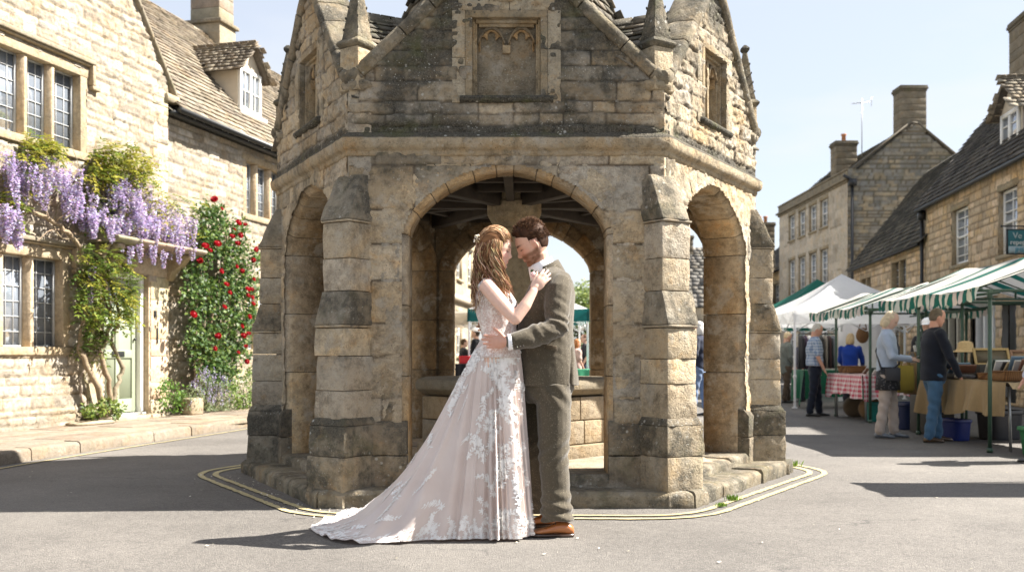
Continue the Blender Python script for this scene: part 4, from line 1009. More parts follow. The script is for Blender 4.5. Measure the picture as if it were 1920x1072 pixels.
# hair shell built on the skull, thickness fading at the hairline
def hair_shell(FR,fem,thick,base,parent,name='hair',amp=.003):
    mb=MB(); C,f,sd,up,sc=FR; head(mb,C,f,up,sc,fem); me=remesh(mb,.004,3); co=co_of(me); n=no_of(me); x,y,z=tolocal(co,FR)
    t=thick(x,y,z,co)
    st=fbm(x*18+z*10,y*95+z*25,9)-.45; co=co+n*(t+st*amp*2*(t>.003))[:,None]
    k=np.clip(.8+1.5*(fbm(x*25,y*140+z*60,4)-.45),.4,1.9); col=np.array(base)*k[:,None]
    bm=bmesh.new(); bm.from_mesh(me); bm.verts.ensure_lookup_table(); dead=[v for v in bm.verts if t[v.index]<-.003]; keep=np.ones(len(t),bool)
    for v in dead: keep[v.index]=False
    bmesh.ops.delete(bm,geom=dead,context='VERTS'); bm.to_mesh(me); bm.free(); finish(me,name,HAIR,parent,co[keep],col[keep]); return parent.children[-1] if False else None
def gthick(x,y,z,co):
    # hairline: forehead at z ~.075, temple down to sideburn before the ear, nape at the back
    nz=(fbm(x*40+5,y*40+z*30,2)-.47)*.016
    front=sst(.055,.088,z+.55*np.clip(-(x-.06),-.05,.05)*1.0+nz-.012*(np.abs(y)<.03))
    side=sst(.030,.005,x+nz*.6)*sst(-.010,.012,z+.18*np.clip(-x,-.02,.08)+nz); back=sst(-.030,-.048,x)*sst(-.062,-.030,z+nz)
    m=np.clip(np.maximum(np.maximum(front,side),back),0,1)
    th=.003+.009*sst(.03,.10,z)+.012*sst(.075,.11,z)*sst(-.01,.05,x)
    ear=(np.abs(y)>.068)&(x<.010)&(x>-.030)&(z<.022)&(z>-.045)
    m=np.where(ear,0,m)
    return m*(th+.005)-.005
ghair=thing('hair_tmp','x','x'); bpy.data.objects.remove(ghair)
hair_shell(GFR,False,gthick,(.055,.026,.014),groom,amp=.003)
def L2W(FR,x,y,z): C,f,sd,up,sc=FR; return C+(f*x+sd*y+up*z)*sc
hs=MB(); r=random.Random(17)
for i in range(2600):
    a=r.uniform(-PI,PI); zz=r.uniform(.015,.122); k=math.sqrt(max(0,1-((zz-.0)/.124)**2)); x=-.006+.100*k*math.cos(a); y=.079*k*math.sin(a)
    if math.cos(a)>.1 and zz<.082: continue
    nn=V(x/.1**2,y/.079**2,zz/.124**2).normalized(); d=(nn*(.45 if zz>.07 else .12)+V((.5 if x>.03 else -.35) if zz>.075 else -.8,0,.45 if zz>.07 else -.7)+V(r.uniform(-.2,.2),r.uniform(-.3,.3),r.uniform(-.15,.15))).normalized()
    if abs(y)>.05 and -.034<x<.014 and zz<.03: continue
    th=.004+.022*max(0,(zz-.04)/.08); L_=r.uniform(.010,.017)*(1+.9*max(0,(zz-.06)/.06)); p0=V(x,y,zz)+nn*(th*.75+.003); p1=p0+d*L_*.5+nn*.002; p2=p0+d*L_+V(-.004,0,-.001)
    c=r.choice([(.06,.028,.014),(.09,.043,.022),(.04,.02,.011),(.14,.07,.036)]); hs.tube([L2W(GFR,*p) for p in(p0,p1,p2)],[.0015,.0013,.0003],3,col=c)
hs.build('hair_tuft',HAIR,groom,kind='stuff')
# jacket
j=MB(); GJ=[(722,969,1087,.190),(700,969,1085,.187),(660,968,1079,.176),(620,970,1076,.172),(585,976,1078,.186),(552,984,1080,.205),(528,995,1075,.205),(514,1004,1066,.175),(503,1012,1052,.115),(494,1018,1048,.085)]
j.loft([se_ring(XX((l+r_)/2),GY,ZZ(y),(r_-l)/2/317,ry,2.3) for y,l,r_,ry in GJ])
limb(j,[px(1050,532,5.645),px(1047,545,5.61),px(1044,580,5.565),px(1043,612,5.525),px(1020,624,5.49),px(990,633,5.455),px(963,640,5.435)],[.078,.082,.076,.070,.065,.058,.050])
limb(j,[GS2+V(0,-.03,.01),GS2,GE2,GW2+V(.05,.01,0)],[.078,.080,.066,.048])
def jdisp(co,n):
    x,z=co[:,0],co[:,2]; e=np.array(GE); d=np.linalg.norm(co-e,axis=1); w=np.exp(-(d/.13)**2)
    a=(x-e[0])*.6+(z-e[2])*.8
    k=w*(.0062*np.sin(a*120+11*fbm(x*11,z*9,1))*(.4+1.2*fbm(x*14,z*14,6))); k+=.004*(fbm(x*7+3,z*5+co[:,1]*6,7)-.47)*2
    k+=.006*np.exp(-((x-XX(1000))/.05)**2)*np.sin(z*55+x*30)*sst(1.32,1.2,z)*sst(.9,1.05,z)*(co[:,1]<GY)
    k-=.016*np.exp(-((x-XX(1071)-.05*(z-1.0))/.0065)**2)*sst(1.13,1.06,z)*(n[:,1]<.3)
    k-=.007*np.exp(-((x-XX(1018)+.02*(z-1.3))/.004)**2)*sst(1.42,1.36,z)*sst(1.2,1.25,z)*0
    k-=.006*(np.exp(-((z-ZZ(600)+.25*(x-XX(1040)))/.004)**2)*0)
    return k
TW=(.070,.057,.038)
blob('jacket',j,.0062,3,TWEED,groom,(*TW,0),jdisp)
# jacket details: near lapel, pocket flap, vent, buttons
lp_=MB()
def jsurf(pxx,pyy,dy=-.004,tab=GJ):
    ys=[t[0] for t in tab][::-1]; l=np.interp(pyy,ys,[t[1] for t in tab][::-1]); r_=np.interp(pyy,ys,[t[2] for t in tab][::-1]); ry=np.interp(pyy,ys,[t[3] for t in tab][::-1])
    cx=(l+r_)/2; h=(r_-l)/2; a=min(.98,abs((pxx-cx)/h)); y=GY-ry*(1-a**2.3)**(1/2.3)+dy; return P(pxx*1.0,pyy,y) if False else V(XX(pxx),y,ZZ(pyy))
def patch(mb,pts,tab,th=.005,sub=6,dy=-.002,col=TW):
    A=[jsurf(x,y,dy) for x,y in pts]; mb.add([a for a in A]+[a+V(0,-th,0) for a in A],[tuple(range(len(A)))[::-1],tuple(range(len(A),2*len(A)))]+[(i,(i+1)%len(A),len(A)+(i+1)%len(A),len(A)+i) for i in range(len(A))],col)
patch(lp_,[(1024,646),(1034,647),(1043,649),(1043,657),(1034,656),(1023,654)],None,.006,col=(.09,.065,.04)); lp_.build('pocket_flap',TWEED,groom,bevel=.003)
lp_=MB()
for q in range(1): patch(lp_,[(1022,498),(1010,506),(1001,520),(996,540),(992,560),(999,553),(1004,540),(1011,528),(1018,518),(1026,507)],None,.007,dy=-.004,col=(.095,.07,.043))
lp_.build('lapel',TWEED,groom,bevel=.003)
bt=MB()
for k in range(3): p=px(969+k*6,651-k*1.2,5.39); bt.ell(p,(.006,.004,.006),col=(.03,.02,.012))
bt.build('cuff_button',LEATH,groom,smooth=True)
cf=MB(); cf.tube([px(966,640,5.436),px(952,641.3,5.433)],[.045,.046],20); cuff=cf.build('shirt_cuff',COTTON,groom,bevel=.004); cuff.data.attributes['Col'].data.foreach_set('color',[.85,.85,.87,0]*len(cuff.data.vertices))
sc_=MB(); 
rows=[]
for (cx,cy,z,rx,ry) in((XX(1022),5.76,ZZ(516),.078,.085),(XX(1016),5.745,ZZ(503),.068,.070),(XX(1012.5),5.735,ZZ(491),.064,.066)):
    rows.append([V(cx+rx*math.cos(2*PI*k/28),cy+ry*math.sin(2*PI*k/28),z+.030*math.cos(2*PI*k/28)-0.0) for k in range(28)])
sc_.loft(rows,col=(.86,.86,.88),cap=False); s_=sc_.build('shirt_collar',COTTON,groom,smooth=True); m=s_.modifiers.new('s','SOLIDIFY'); m.thickness=.006; m.offset=1
co_=MB(); rows=[]
for (cx,cy,z,rx,ry) in((XX(1030),5.765,ZZ(521),.092,.105),(XX(1026),5.76,ZZ(508),.080,.088),(XX(1022),5.752,ZZ(499),.074,.078)):
    rows.append([V(cx+rx*math.cos(2*PI*k/28),cy+ry*math.sin(2*PI*k/28),z+.040*math.cos(2*PI*k/28)) for k in range(-9,10)])
co_.loft(rows,col=TW,cap=False,closed=False); s_=co_.build('jacket_collar',TWEED,groom,smooth=True); m=s_.modifiers.new('s','SOLIDIFY'); m.thickness=.007; m.offset=1
# trousers
t_=MB(); t_.loft([se_ring(XX((l+r_)/2),GY,ZZ(y),(r_-l)/2/317,ry,2.3) for y,l,r_,ry in((756,990,1070,.15),(740,980,1074,.17),(715,975,1078,.172),(700,975,1074,.165))])
t_.tube([GLN[0],GLN[1],GLN[2],GLN[3],px(1043,945,5.64),px(1045,974,5.64)],[.108,.100,.090,.084,.090,.096],20)
t_.tube([GLF[0],GLF[1],GLF[2],GLF[3],px(1020,935,5.94),px(1020,958,5.94)],[.112,.102,.092,.086,.090,.094],20)
def tdisp(co,n):
    z=co[:,2]; x=co[:,0]; y=co[:,1]; k=.004*(fbm(x*9+y*7,z*6,12)-.47)*2
    k+=.0075*sst(.36,.12,z)*np.sin(z*95+x*26+4*fbm(x*7,z*8,2)); k+=.0055*np.exp(-((z-.48)/.09)**2)*np.sin(z*80-x*60); k+=.005*np.exp(-((z-.82)/.08)**2)*np.sin(z*60+x*70)
    return k
blob('trousers',t_,.0068,2,TWEED,groom,(TW[0]*.95,TW[1]*.95,TW[2]*.95,0),tdisp)
def shoe(xh,xt,y,z0=0.0,rot=0):
    s=MB(); L_=xt-xh; prof=[(0,.018,.045,.012),(.03,.028,.062,.012),(.12,.034,.078,.012),(.24,.037,.088,.014),(.38,.038,.080,.016),(.5,.040,.064,.014),(.62,.045,.050,.012),(.76,.047,.041,.012),(.88,.040,.034,.013),(.96,.024,.027,.014),(1.0,.010,.020,.015)]
    rows=[]
    for t,w_,h,zb in prof:
        row=[]
        for k in range(20):
            a=2*PI*k/20; c,sn=math.cos(a),math.sin(a); zz=(h+zb)/2+(h-zb)/2*math.copysign(abs(sn)**.75,sn); wv=w_*math.copysign(abs(c)**.8,c)*(1-.35*max(0,sn)**2*(t<.5))
            row.append(V(xh+L_*t,y+wv+.006*math.sin(t*3),z0+zz))
        rows.append(row)
    s.loft(rows,col=(.36,.125,.035)); sh=s.build('shoe',LEATH,groom,smooth=True)
    so_=MB(); rows=[]
    for t,w_,h,zb in prof: 
        zt=z0+.014; zl=z0+(.0 if t<.27 else .002 if t>.45 else .007)
        rows.append([V(xh+L_*t*1.01,y-w_-.004,zt),V(xh+L_*t*1.01,y-w_-.004,zl),V(xh+L_*t*1.01,y+w_+.004+.006*math.sin(t*3),zl),V(xh+L_*t*1.01,y+w_+.004+.006*math.sin(t*3),zt)])
    so_.loft(rows,col=(.045,.022,.012)); so_.build('sole',LEATH,sh)
    la=MB()
    for k in range(4):
        xx=xh+L_*(.40+.055*k); zz=z0+.083-.0085*k*1.2; la.tube([V(xx,y-.022,zz-.016),V(xx,y-.012,zz-.002),V(xx,y+.012,zz-.002),V(xx,y+.022,zz-.016)],.0022,5,col=(.05,.02,.01))
    la.build('shoelace',LEATH,sh)
shoe(XX(1076,5.63),XX(990,5.63),5.63); shoe(XX(1048,5.94),XX(973,5.94),5.94)
# boutonniere
bo=MB(); c=V(XX(1000),5.585,ZZ(519)); r=random.Random(4)
for k in range(26):
    a=r.uniform(0,2*PI); e=r.uniform(0,.016); bo.ell(c+V(math.cos(a)*e,-.012*(1-e/.016)-.004,math.sin(a)*e),(.009,.003,.009),Euler((r.uniform(-.8,.8),r.uniform(-.8,.8),r.uniform(-3,3))).to_matrix(),8,5,col=(.80,.55,.53))
bo2=bo.build('boutonniere',CLOTH,groom,smooth=True)
lf=MB()
for k in range(12):
    a=R(60+r.uniform(-70,70)); d=V(math.cos(a),-.25,math.sin(a)); q=c+d*.014; e=d*r.uniform(.014,.026); s__=V(-d.z,0,d.x)*.005; lf.add([q,q+e*.5+s__,q+e,q+e*.5-s__],[(0,1,2,3)],col=(.05,.09,.03))
lf.build('leaf',CLOTH,bo2)
# ------------------------------------------------------------------ bride
BY=5.66
bride=thing('person','woman with long wavy brown hair in a blush lace wedding gown with train','person',(XX(935),BY,0))
S2=(.70,.46,.36)
bh_c=V(XX(929,5.66),5.665,ZZ(468,5.66)); bth=R(6); bf=V(math.cos(bth),0.0,-math.sin(bth)); bup=V(math.sin(bth),0,math.cos(bth))
b=MB(); BFR=head(b,bh_c,bf,bup,.965,True)
limb(b,[bh_c+V(-.02,0,-.05),V(XX(926),5.665,ZZ(500)),V(XX(922),5.67,ZZ(524))],[.048,.043,.055])
BT=[(670,897,975,.165),(655,902,972,.150),(640,905,971,.132),(615,901,968,.118),(590,893,969,.128),(567,889,970,.138),(548,889,958,.145),(534,893,944,.150),(524,900,934,.12),(515,908,930,.07)]
b.loft([se_ring(XX((l+r_)/2,5.66),BY,ZZ(y,5.66),(r_-l)/2/320-(.028 if y>=640 else .009),ry-(.03 if y>=640 else .009),2.2) for y,l,r_,ry in BT])
BS,BE,BW=px(913,537,5.545),px(966,597,5.405),px(1001,545,5.44)
limb(b,[px(918,533,5.60),BS,px(940,569,5.47),BE],[.046,.047,.044,.036]); limb(b,[BE,px(985,572,5.42),BW],[.036,.034,.023])
hand(b,px(1001,543,5.445),(.62,.06,.76),(.12,.99,-.08),(-.7,0,.7),.88,curl=(.16,.24,.18),spread=.08,thumb=.42,wr=.024,fv=(0,0,.02,.03))
limb(b,[px(918,533,5.74),px(945,575,5.93),px(985,585,6.03),px(1030,565,6.05)],[.045,.042,.034,.024]); hand(b,px(1030,565,6.05),(.8,0,.5),(0,-1,0),(0,0,1),.85)
limb(b,[V(XX(930),5.6,1.05),V(XX(935),5.6,.55),V(XX(940),5.6,.08)],[.08,.06,.04]); limb(b,[V(XX(930),5.74,1.05),V(XX(935),5.74,.55),V(XX(940),5.74,.08)],[.08,.06,.04])
def bcol(co,n):
    x,y,z=tolocal(co,BFR); c=np.tile(np.array(S2),(len(co),1)); G=lambda v,m,s:np.exp(-((v-m)/s)**2); hd=(np.abs(x)<.15)&(np.abs(y)<.1)&(z>-.14)&(z<.13)
    red=(G(z,-.03,.022)*G(np.abs(y),.045,.022)*(x>.03)*.6)*hd; c=c*(1-red[:,None]*np.array([.0,.32,.28]))
    lip=G(z,-.066,.0075)*G(y,0,.019)*(x>.07)*hd; c=c*(1-.8*lip[:,None])+np.array([.55,.14,.13])*.8*lip[:,None]
    br=np.clip(1.5*G(z,.021,.004)*G(np.abs(y),.034,.017)*(x>.04),0,1)*hd; c=c*(1-.7*br[:,None])+np.array([.16,.085,.045])*.7*br[:,None]
    ey=np.clip(1.5*G(z,-.0075,.0034)*G(np.abs(y),.036,.014)*(x>.04),0,1)*hd; c=c*(1-.9*ey[:,None])+np.array([.03,.015,.01])*.9*ey[:,None]
    return c
blob('body',b,.0036,2,SKIN,bride,bcol)
def bthick(x,y,z,co):
    nz=(fbm(x*30+5,y*30+z*30,2)-.47)*.012
    m=np.maximum(sst(.072,.094,z+.62*np.clip(-(x-.055),-.05,.06)+nz),sst(.048,.028,x+nz-.12*np.clip(z,-.1,.1))); m=np.where((z<-.085)&(x>-.05),0,m)
    return m*(.018)-.005
HB=(.20,.095,.042)
hair_shell(BFR,True,bthick,HB,bride,amp=.004)
hl=MB(); r=random.Random(23); tones=[(.20,.10,.048),(.30,.16,.078),(.11,.052,.026),(.42,.26,.14),(.16,.078,.038),(.52,.35,.21)]
def on_skull(x,y,z,off=.019):
    c=V(-.006,0,.0); d=V(x,y,z)-c; k=1/math.sqrt((d.x/(.098+off))**2+(d.y/(.077+off))**2+(d.z/(.119+off))**2); return c+d*k
clip=V(-.098,-.030,.042)
for i in range(330):   # swept-back strands on the crown
    s_=-1 if r.random()<.75 else 1
    a=V(r.uniform(.035,.086),s_*r.uniform(.0,.074),r.uniform(.03,.115)); 
    if a.z<.07 and a.x>.058: a.x=.05
    e=V(-.09+r.uniform(-.01,.02),s_*r.uniform(.0,.05),r.uniform(.015,.08)); pts=[]
    bz=r.uniform(-.004,.003)
    for k in range(9):
        t=k/8; p=a.lerp(e,t)+V(0,0,.045*math.sin(PI*t)*(1 if s_<0 else 1)); p=on_skull(p.x,p.y,p.z,.021+bz+.005*math.sin(t*PI)+.002*math.sin(t*14+i)); pts.append(L2W(BFR,*p))
    hl.tube(pts,[.0008,.0021,.0028,.003,.003,.003,.0028,.002,.001],5,col=r.choice(tones))
for i in range(820):   # long wavy locks
    s_=-1 if r.random()<.72 else 1; fr_=r.random()
    if fr_<.38 and s_<0:   # falls from the temple in front of the shoulder
        a=V(r.uniform(-.02,.040),s_*.078,r.uniform(-.02,.06)); ex=r.uniform(926,962); ey=r.uniform(528,583) if ex<950 else r.uniform(535,565); eY=r.uniform(5.50,5.60); mx_=r.uniform(926,946); mY=r.uniform(5.545,5.60)
    else:
        a=V(r.uniform(-.108,-.02),s_*r.uniform(.01,.078),r.uniform(-.05,.06)); ex=r.uniform(884,930); ey=r.uniform(540,590)-(ex-884)*.35; eY=5.665+s_*r.uniform(.0,.15) if s_>0 else r.uniform(5.50,5.66); mx_=r.uniform(890,924); mY=5.665+s_*r.uniform(.02,.10)
        if ex<905: mx_=r.uniform(887,900)
    p=on_skull(a.x,a.y,a.z,.016); P0=L2W(BFR,*p); P1=L2W(BFR,*on_skull(p.x-.02,p.y,p.z-.06,.03)); P2=P(mx_,r.uniform(505,520),mY); P3=P(ex,ey,eY)
    n=16; pts=[]; ph=r.uniform(0,6.3); fq=r.uniform(2.0,3.0); am=r.uniform(.008,.017)
    for k in range(n+1):
        t=k/n; q=P0*(1-t)**3+P1*3*t*(1-t)**2+P2*3*t*t*(1-t)+P3*t**3; w_=am*min(1,t*2.2); q=q+V(math.cos(ph+t*fq*6.28)*w_,math.sin(ph+t*fq*6.28)*w_*.7,0); pts.append(q)
    rd=r.uniform(.0018,.0040); hl.tube(pts,[rd*(.5+.5*min(1,k/3))*(1-.85*max(0,(k/n-.6)/.4)**1.5) for k in range(n+1)],5,col=[q*r.uniform(.85,1.15) for q in r.choice(tones)])
hl.build('hair_lock',HAIR,bride,smooth=True,kind='stuff')
pc=MB(); c=BFR[0]+BFR[1]*-.112+BFR[2]*-0.0+BFR[3]*.038; c=L2W(BFR,*on_skull(-.095,-.035,.040,.03))
c=L2W(BFR,*on_skull(-.080,.045,.045,.03)) if False else c
sdv=BFR[2]; 
for k in range(22): pc.ell(c+V(r.uniform(-.018,.014),r.uniform(-.02,.02),r.uniform(-.020,.022)),(.0045,)*3,seg=8,rg=5,col=(.75,.68,.58) if k%3 else (.55,.42,.22))
pc.build('hair_clip',simple('pearl',None,.3,nz=0,spec=.7),bride,smooth=True)
# bodice
LACE=NT('bodice_lace'); p=LACE.tc(); v1=LACE.vor(58,p,'DISTANCE_TO_EDGE'); v2=LACE.noise(42,5,.7,p,1.5); lf_=LACE.mt('MAXIMUM',LACE.mr(v1,.02,.07,1,0),LACE.mr(v2,.50,.56,0,1))
LACE.col(LACE.mix(lf_,(.60,.47,.42),(.84,.80,.77))); LACE.b.inputs['Roughness'].default_value=.75; LACE.b.inputs['Sheen Weight'].default_value=.2; LACE.nrm(LACE.bump(lf_,.7,.004)); LACE=LACE.m
bd=MB(); bd.loft([se_ring(XX((l+r_)/2,5.66),BY,ZZ(y,5.66),(r_-l)/2/320,ry,2.2) for y,l,r_,ry in BT[:7]]+[se_ring(XX(916,5.66),BY,ZZ(540,5.66),21/320,.13,2.2)])
limb(bd,[px(897,556,5.56),px(902,536,5.555),px(909,527,5.56),px(920,530,5.56),px(934,548,5.555)],[.022,.021,.019,.018,.020],10)
limb(bd,[px(897,556,5.76),px(902,536,5.77),px(909,527,5.77),px(920,530,5.77),px(934,548,5.77)],[.022,.021,.019,.018,.020],10)
blob('bodice',bd,.0055,2,LACE,bride,None)
# skirt with train
hemc=np.array([0.0,5.68]); hp=[(.085,5.68),(.075,5.54),(.03,5.475),(-.06,5.462),(-.18,5.472),(-.34,5.475),(-.55,5.42),(-.80,5.355),(-.97,5.42),(-1.10,5.60),(-1.23,5.88),(-1.21,6.04),(-1.14,6.28),(-.98,6.27),(-.75,6.2),(-.5,6.1),(-.25,6.0),(-.02,5.93),(.055,5.82)]
ang=np.array([math.atan2(y-hemc[1],x-hemc[0]) for x,y in hp]); ang=np.where(ang<-1e-9,ang+2*PI,ang); rad_=np.array([math.hypot(x-hemc[0],y-hemc[1]) for x,y in hp])
o_=np.argsort(ang); ang,rad_=ang[o_],rad_[o_]; A3=np.concatenate([ang-2*PI,ang,ang+2*PI]); R3=np.concatenate([rad_]*3)
tg=np.linspace(0,2*PI,1441); rg=np.interp(tg,A3,R3); kk=np.exp(-np.linspace(-2,2,41)**2); kk/=kk.sum(); rg=np.convolve(np.concatenate([rg[-61:-1],rg,rg[1:61]]),kk,'same')[60:-60]
WZ=ZZ(636,5.66)
sT=np.array([0,.16,.34,.50,.62,.74,.86,1.0]); lt=np.array([0,.13,.315,.48,.615,.75,.87,1]); lz=np.array([1,.80,.49,.285,.165,.065,.022,.004]); ct=np.array([0,.25,.42,.56,.67,.78,.89,1.0]); czz=np.array([1,.86,.68,.51,.385,.25,.12,.004])
def fold(th):
    w_=th+.10*np.sin(3*th+1)+.05*np.sin(7*th); a=np.sin(w_*19+.7); b_=np.sin(w_*31+2.1); c_=np.sin(w_*11+4)
    return .5*(1-np.abs(a))*1.6-.5+.28*b_+.35*c_
def skirt0(th,s):
    Rr=np.interp(np.mod(th,2*PI),tg,rg); k=sst(.22,.95,Rr); t=np.interp(s,sT,lt)*k+np.interp(s,sT,ct)*(1-k); z=np.interp(s,sT,lz)*k+np.interp(s,sT,czz)*(1-k)
    # smooth tables
    wx=XX(937,5.66)+.108*np.cos(th); wy=BY+.126*np.sin(th); hx=hemc[0]+Rr*np.cos(th); hy=hemc[1]+Rr*np.sin(th)
    return np.stack([wx+(hx-wx)*t,wy+(hy-wy)*t,z*WZ+.006],-1),k
_sT=np.linspace(0,1,101)
def smooth_tab(tab):
    q=np.interp(_sT,sT,tab); ker=np.exp(-np.linspace(-1.8,1.8,17)**2); ker/=ker.sum(); e=np.concatenate([2*q[0]-q[8:0:-1],q,2*q[-1]-q[-2:-10:-1]]); return np.convolve(e,ker,'same')[8:-8]
lt,lz,ct,czz=[smooth_tab(a) for a in(lt,lz,ct,czz)]; sT=_sT
def skirt(th,s,off=0.):
    th=np.asarray(th,float); s=np.asarray(s,float); e=1e-3
    p,k=skirt0(th,s); pu,_=skirt0(th+e,s); s2=np.clip(s+e,0,1); s1=np.clip(s-e,0,1); a1,_=skirt0(th,s2); a0,_=skirt0(th,s1); n=np.cross(pu-p,a0-a1); n/=np.linalg.norm(n,axis=-1,keepdims=True)+1e-12
    n=np.where((n[...,2:3]<-.05),-n,n)
    amp=(.0045+.046*np.power(s,.95))*(1-.35*k*sst(.62,.9,s)); f=fold(th+.05*np.sin(s*5)*k); rip=.022*sst(.5,.8,s)*k*(fbm(p[...,0]*6,p[...,1]*6,5)-.4)*2+.006*sst(.9,1,s)*np.sin(th*60)*k
    q=p+n*((amp*f+rip)*1.0+off)[...,None]; q[...,2]=np.maximum(q[...,2],.004+off*.8+.001*np.sin(th*70)); return q
NTH,NS=560,130; TH,SS=np.meshgrid(np.linspace(0,2*PI,NTH,endpoint=False),np.linspace(0,1,NS)); Q=skirt(TH.ravel(),SS.ravel())
i=np.arange(NTH*NS).reshape(NS,NTH); ir=np.roll(i,-1,1); q=np.stack([i[:-1],i[1:],ir[1:],ir[:-1]],-1).reshape(-1,4)
TUL=NT('blush_tulle'); c,a=TUL.attr(); p=TUL.tc(); n1=TUL.noise(5,3,.5,p); TUL.col(TUL.mix(TUL.mr(n1,.35,.65,0,1),(.72,.615,.565),(.80,.705,.655))); bi=TUL.b.inputs; bi['Roughness'].default_value=.6; bi['Sheen Weight'].default_value=.5; bi['Sheen Roughness'].default_value=.4; bi['Specular IOR Level'].default_value=.2
tl=TUL.n('BsdfTranslucent',{0:(.75,.62,.57,1)}); mxs=TUL.n('MixShader',{0:.22,1:TUL.b.outputs[0],2:tl.outputs[0]}); TUL.t.links.new(mxs.outputs[0],TUL.out.inputs[0]); TUL=TUL.m
sk=MB(); sk.add(Q,q,col=(1,1,1,0)); skirt_o=sk.build('skirt',TUL,bride,smooth=True)
LW=NT('white_lace'); LW.col((.88,.85,.82)); LW.b.inputs['Roughness'].default_value=.7; LW.b.inputs['Sheen Weight'].default_value=.3; LW.nrm(LW.bump(LW.noise(220,3,.7,LW.tc()),.5,.002)); LW=LW.m
la=MB(); r=random.Random(31)
def metric(th,s):
    e=1e-3; p,_=skirt0(np.array([th,th+e,th]),np.array([s,s,min(1,s+e)])); return max(.02,np.linalg.norm(p[1]-p[0])/e),max(.1,np.linalg.norm(p[2]-p[0])/e)
def leafpoly(th,s,x0,y0,a,L_,w_,mt,off=.0035):
    us=[];vs=[]; ca,sa=math.cos(a),math.sin(a)
    pr=[(0,0),(.25,.75),(.55,1),(.85,.6),(1,0),(.85,-.6),(.55,-1),(.25,-.75)]
    for t,wv in pr:
        X=x0+ca*L_*t-sa*w_*wv; Y=y0+sa*L_*t+ca*w_*wv; us.append(th+X/mt[0]); vs.append(min(.999,max(0.01,s+Y/mt[1])))
    q=skirt(np.array(us),np.array(vs),off); la.add(q,[tuple(range(8))])
def flower(th,s,mt,R_,x0=0,y0=0,np_=6):
    a0=r.uniform(0,1)
    for k in range(np_): leafpoly(th,s,x0,y0,a0+2*PI*k/np_,R_,R_*.21,mt,.0035+.0008*(k%2))
    for k in range(np_): leafpoly(th,s,x0,y0,a0+.5+2*PI*k/np_,R_*.5,R_*.18,mt,.0065)
def spray(th,s,sc,down=None):
    mt=metric(th,s); a=down if down is not None else r.choice([PI/2,-PI/2])+r.uniform(-.7,.7); flower(th,s,mt,.030*sc)
    x=y=0; bend=r.uniform(-.35,.35); n=r.randint(5,9)
    for k in range(n):
        st=.022*sc; x+=math.cos(a)*st; y+=math.sin(a)*st; a+=bend*.5+r.uniform(-.15,.15)
        for sd_ in(-1,1): leafpoly(th,s,x,y,a+sd_*r.uniform(.5,1.5),r.uniform(.022,.040)*sc*(1-.3*k/n),.0062*sc,mt)
        leafpoly(th,s,x-math.cos(a)*st,y-math.sin(a)*st,a,st,.0022,mt)
        if k in(2,4,6) and r.random()<.75: flower(th,s,mt,.024*sc,x+r.uniform(-.02,.02),y+r.uniform(-.01,.01),5)
# camera-side angles dominate but the whole skirt carries lace
for k in range(190):
    th=r.uniform(0,2*PI); s=r.uniform(.04,1)**.8
    Rr=float(np.interp(th,tg,rg)); 
    if r.random()>min(1,.35+Rr*.8*s+.35*(s<.25)): continue
    spray(th,min(.97,s),r.uniform(.5,.85))
for k in range(62):
    th=PI+r.uniform(-.05,1)*2.0; s=r.uniform(.05,.97); spray(th,s,r.uniform(.55,.9))
for k in range(26): # dense at the hip
    spray(r.uniform(0,2*PI),r.uniform(.02,.14),r.uniform(.45,.7),PI/2)
# scalloped border
ths=[]; th=0
while th<2*PI:
    mt=metric(th,.985); flower(th,.988,mt,r.uniform(.014,.02),0,0,6); spray(th+r.uniform(-.01,.01),r.uniform(.93,.975),r.uniform(.35,.6),-PI/2+r.uniform(-.9,.9)); th+=.034/mt[0]
la.build('lace_applique',LW,skirt_o,kind='stuff')
# ------------------------------------------------------------------ plants on and by the cottage
def HP(px_,py_,d):
    a=(px_-960)/F; u=(-6.25+.9654*d-a*(11.8-.2607*d))/(.9654*a-.2607); p=HFR(u,d,0); return V(p.x,p.y,CH+(HZ-py_)/F*p.y)
def leaf_mat(name,tr=.35):
    return simple(name,None,.5,nz=.12,nsc=20,spec=.35,tr=tr)
LEAF=leaf_mat('leaf'); PETAL=leaf_mat('petal',.3); BARK=simple('bark',None,.9,nz=.35,nsc=25,bump=.8,bsc=60,bdist=.01)
def rdir(r): 
    z=r.uniform(-1,1); a=r.uniform(0,2*PI); k=math.sqrt(1-z*z); return V(k*math.cos(a),k*math.sin(a),z)
def leaf(mb,p,d,n,L_,w_,col):
    d=d.normalized(); s=d.cross(n); s=s.normalized() if s.length>1e-4 else d.orthogonal().normalized(); up=s.cross(d)
    mb.add([p,p+d*L_*.45+s*w_+up*L_*.06,p+d*L_,p+d*L_*.45-s*w_+up*L_*.06],[(0,1,2,3)],col)
def jitter(c,r,a=.25):
    k=r.uniform(1-a,1+a); return (c[0]*k*r.uniform(.9,1.1),c[1]*k,c[2]*k*r.uniform(.8,1.2))
def inpoly2(pts,x,y):
    c=False; n=len(pts)
    for i in range(n):
        (x1,y1),(x2,y2)=pts[i],pts[(i+1)%n]
        if (y1>y)!=(y2>y) and x<(x2-x1)*(y-y1)/(y2-y1)+x1: c=not c
    return c
def sample(pts,r):
    x0=min(p[0] for p in pts);x1=max(p[0] for p in pts);y0=min(p[1] for p in pts);y1=max(p[1] for p in pts)
    while True:
        x,y=r.uniform(x0,x1),r.uniform(y0,y1)
        if inpoly2(pts,x,y): return x,y
r=random.Random(77)
wis=thing('wisteria','old wisteria with twisted trunk and hanging lilac flowers over the cottage door','climbing plant',HP(195,778,.25)*1.0)
wis.location.z=.12
tk=MB()
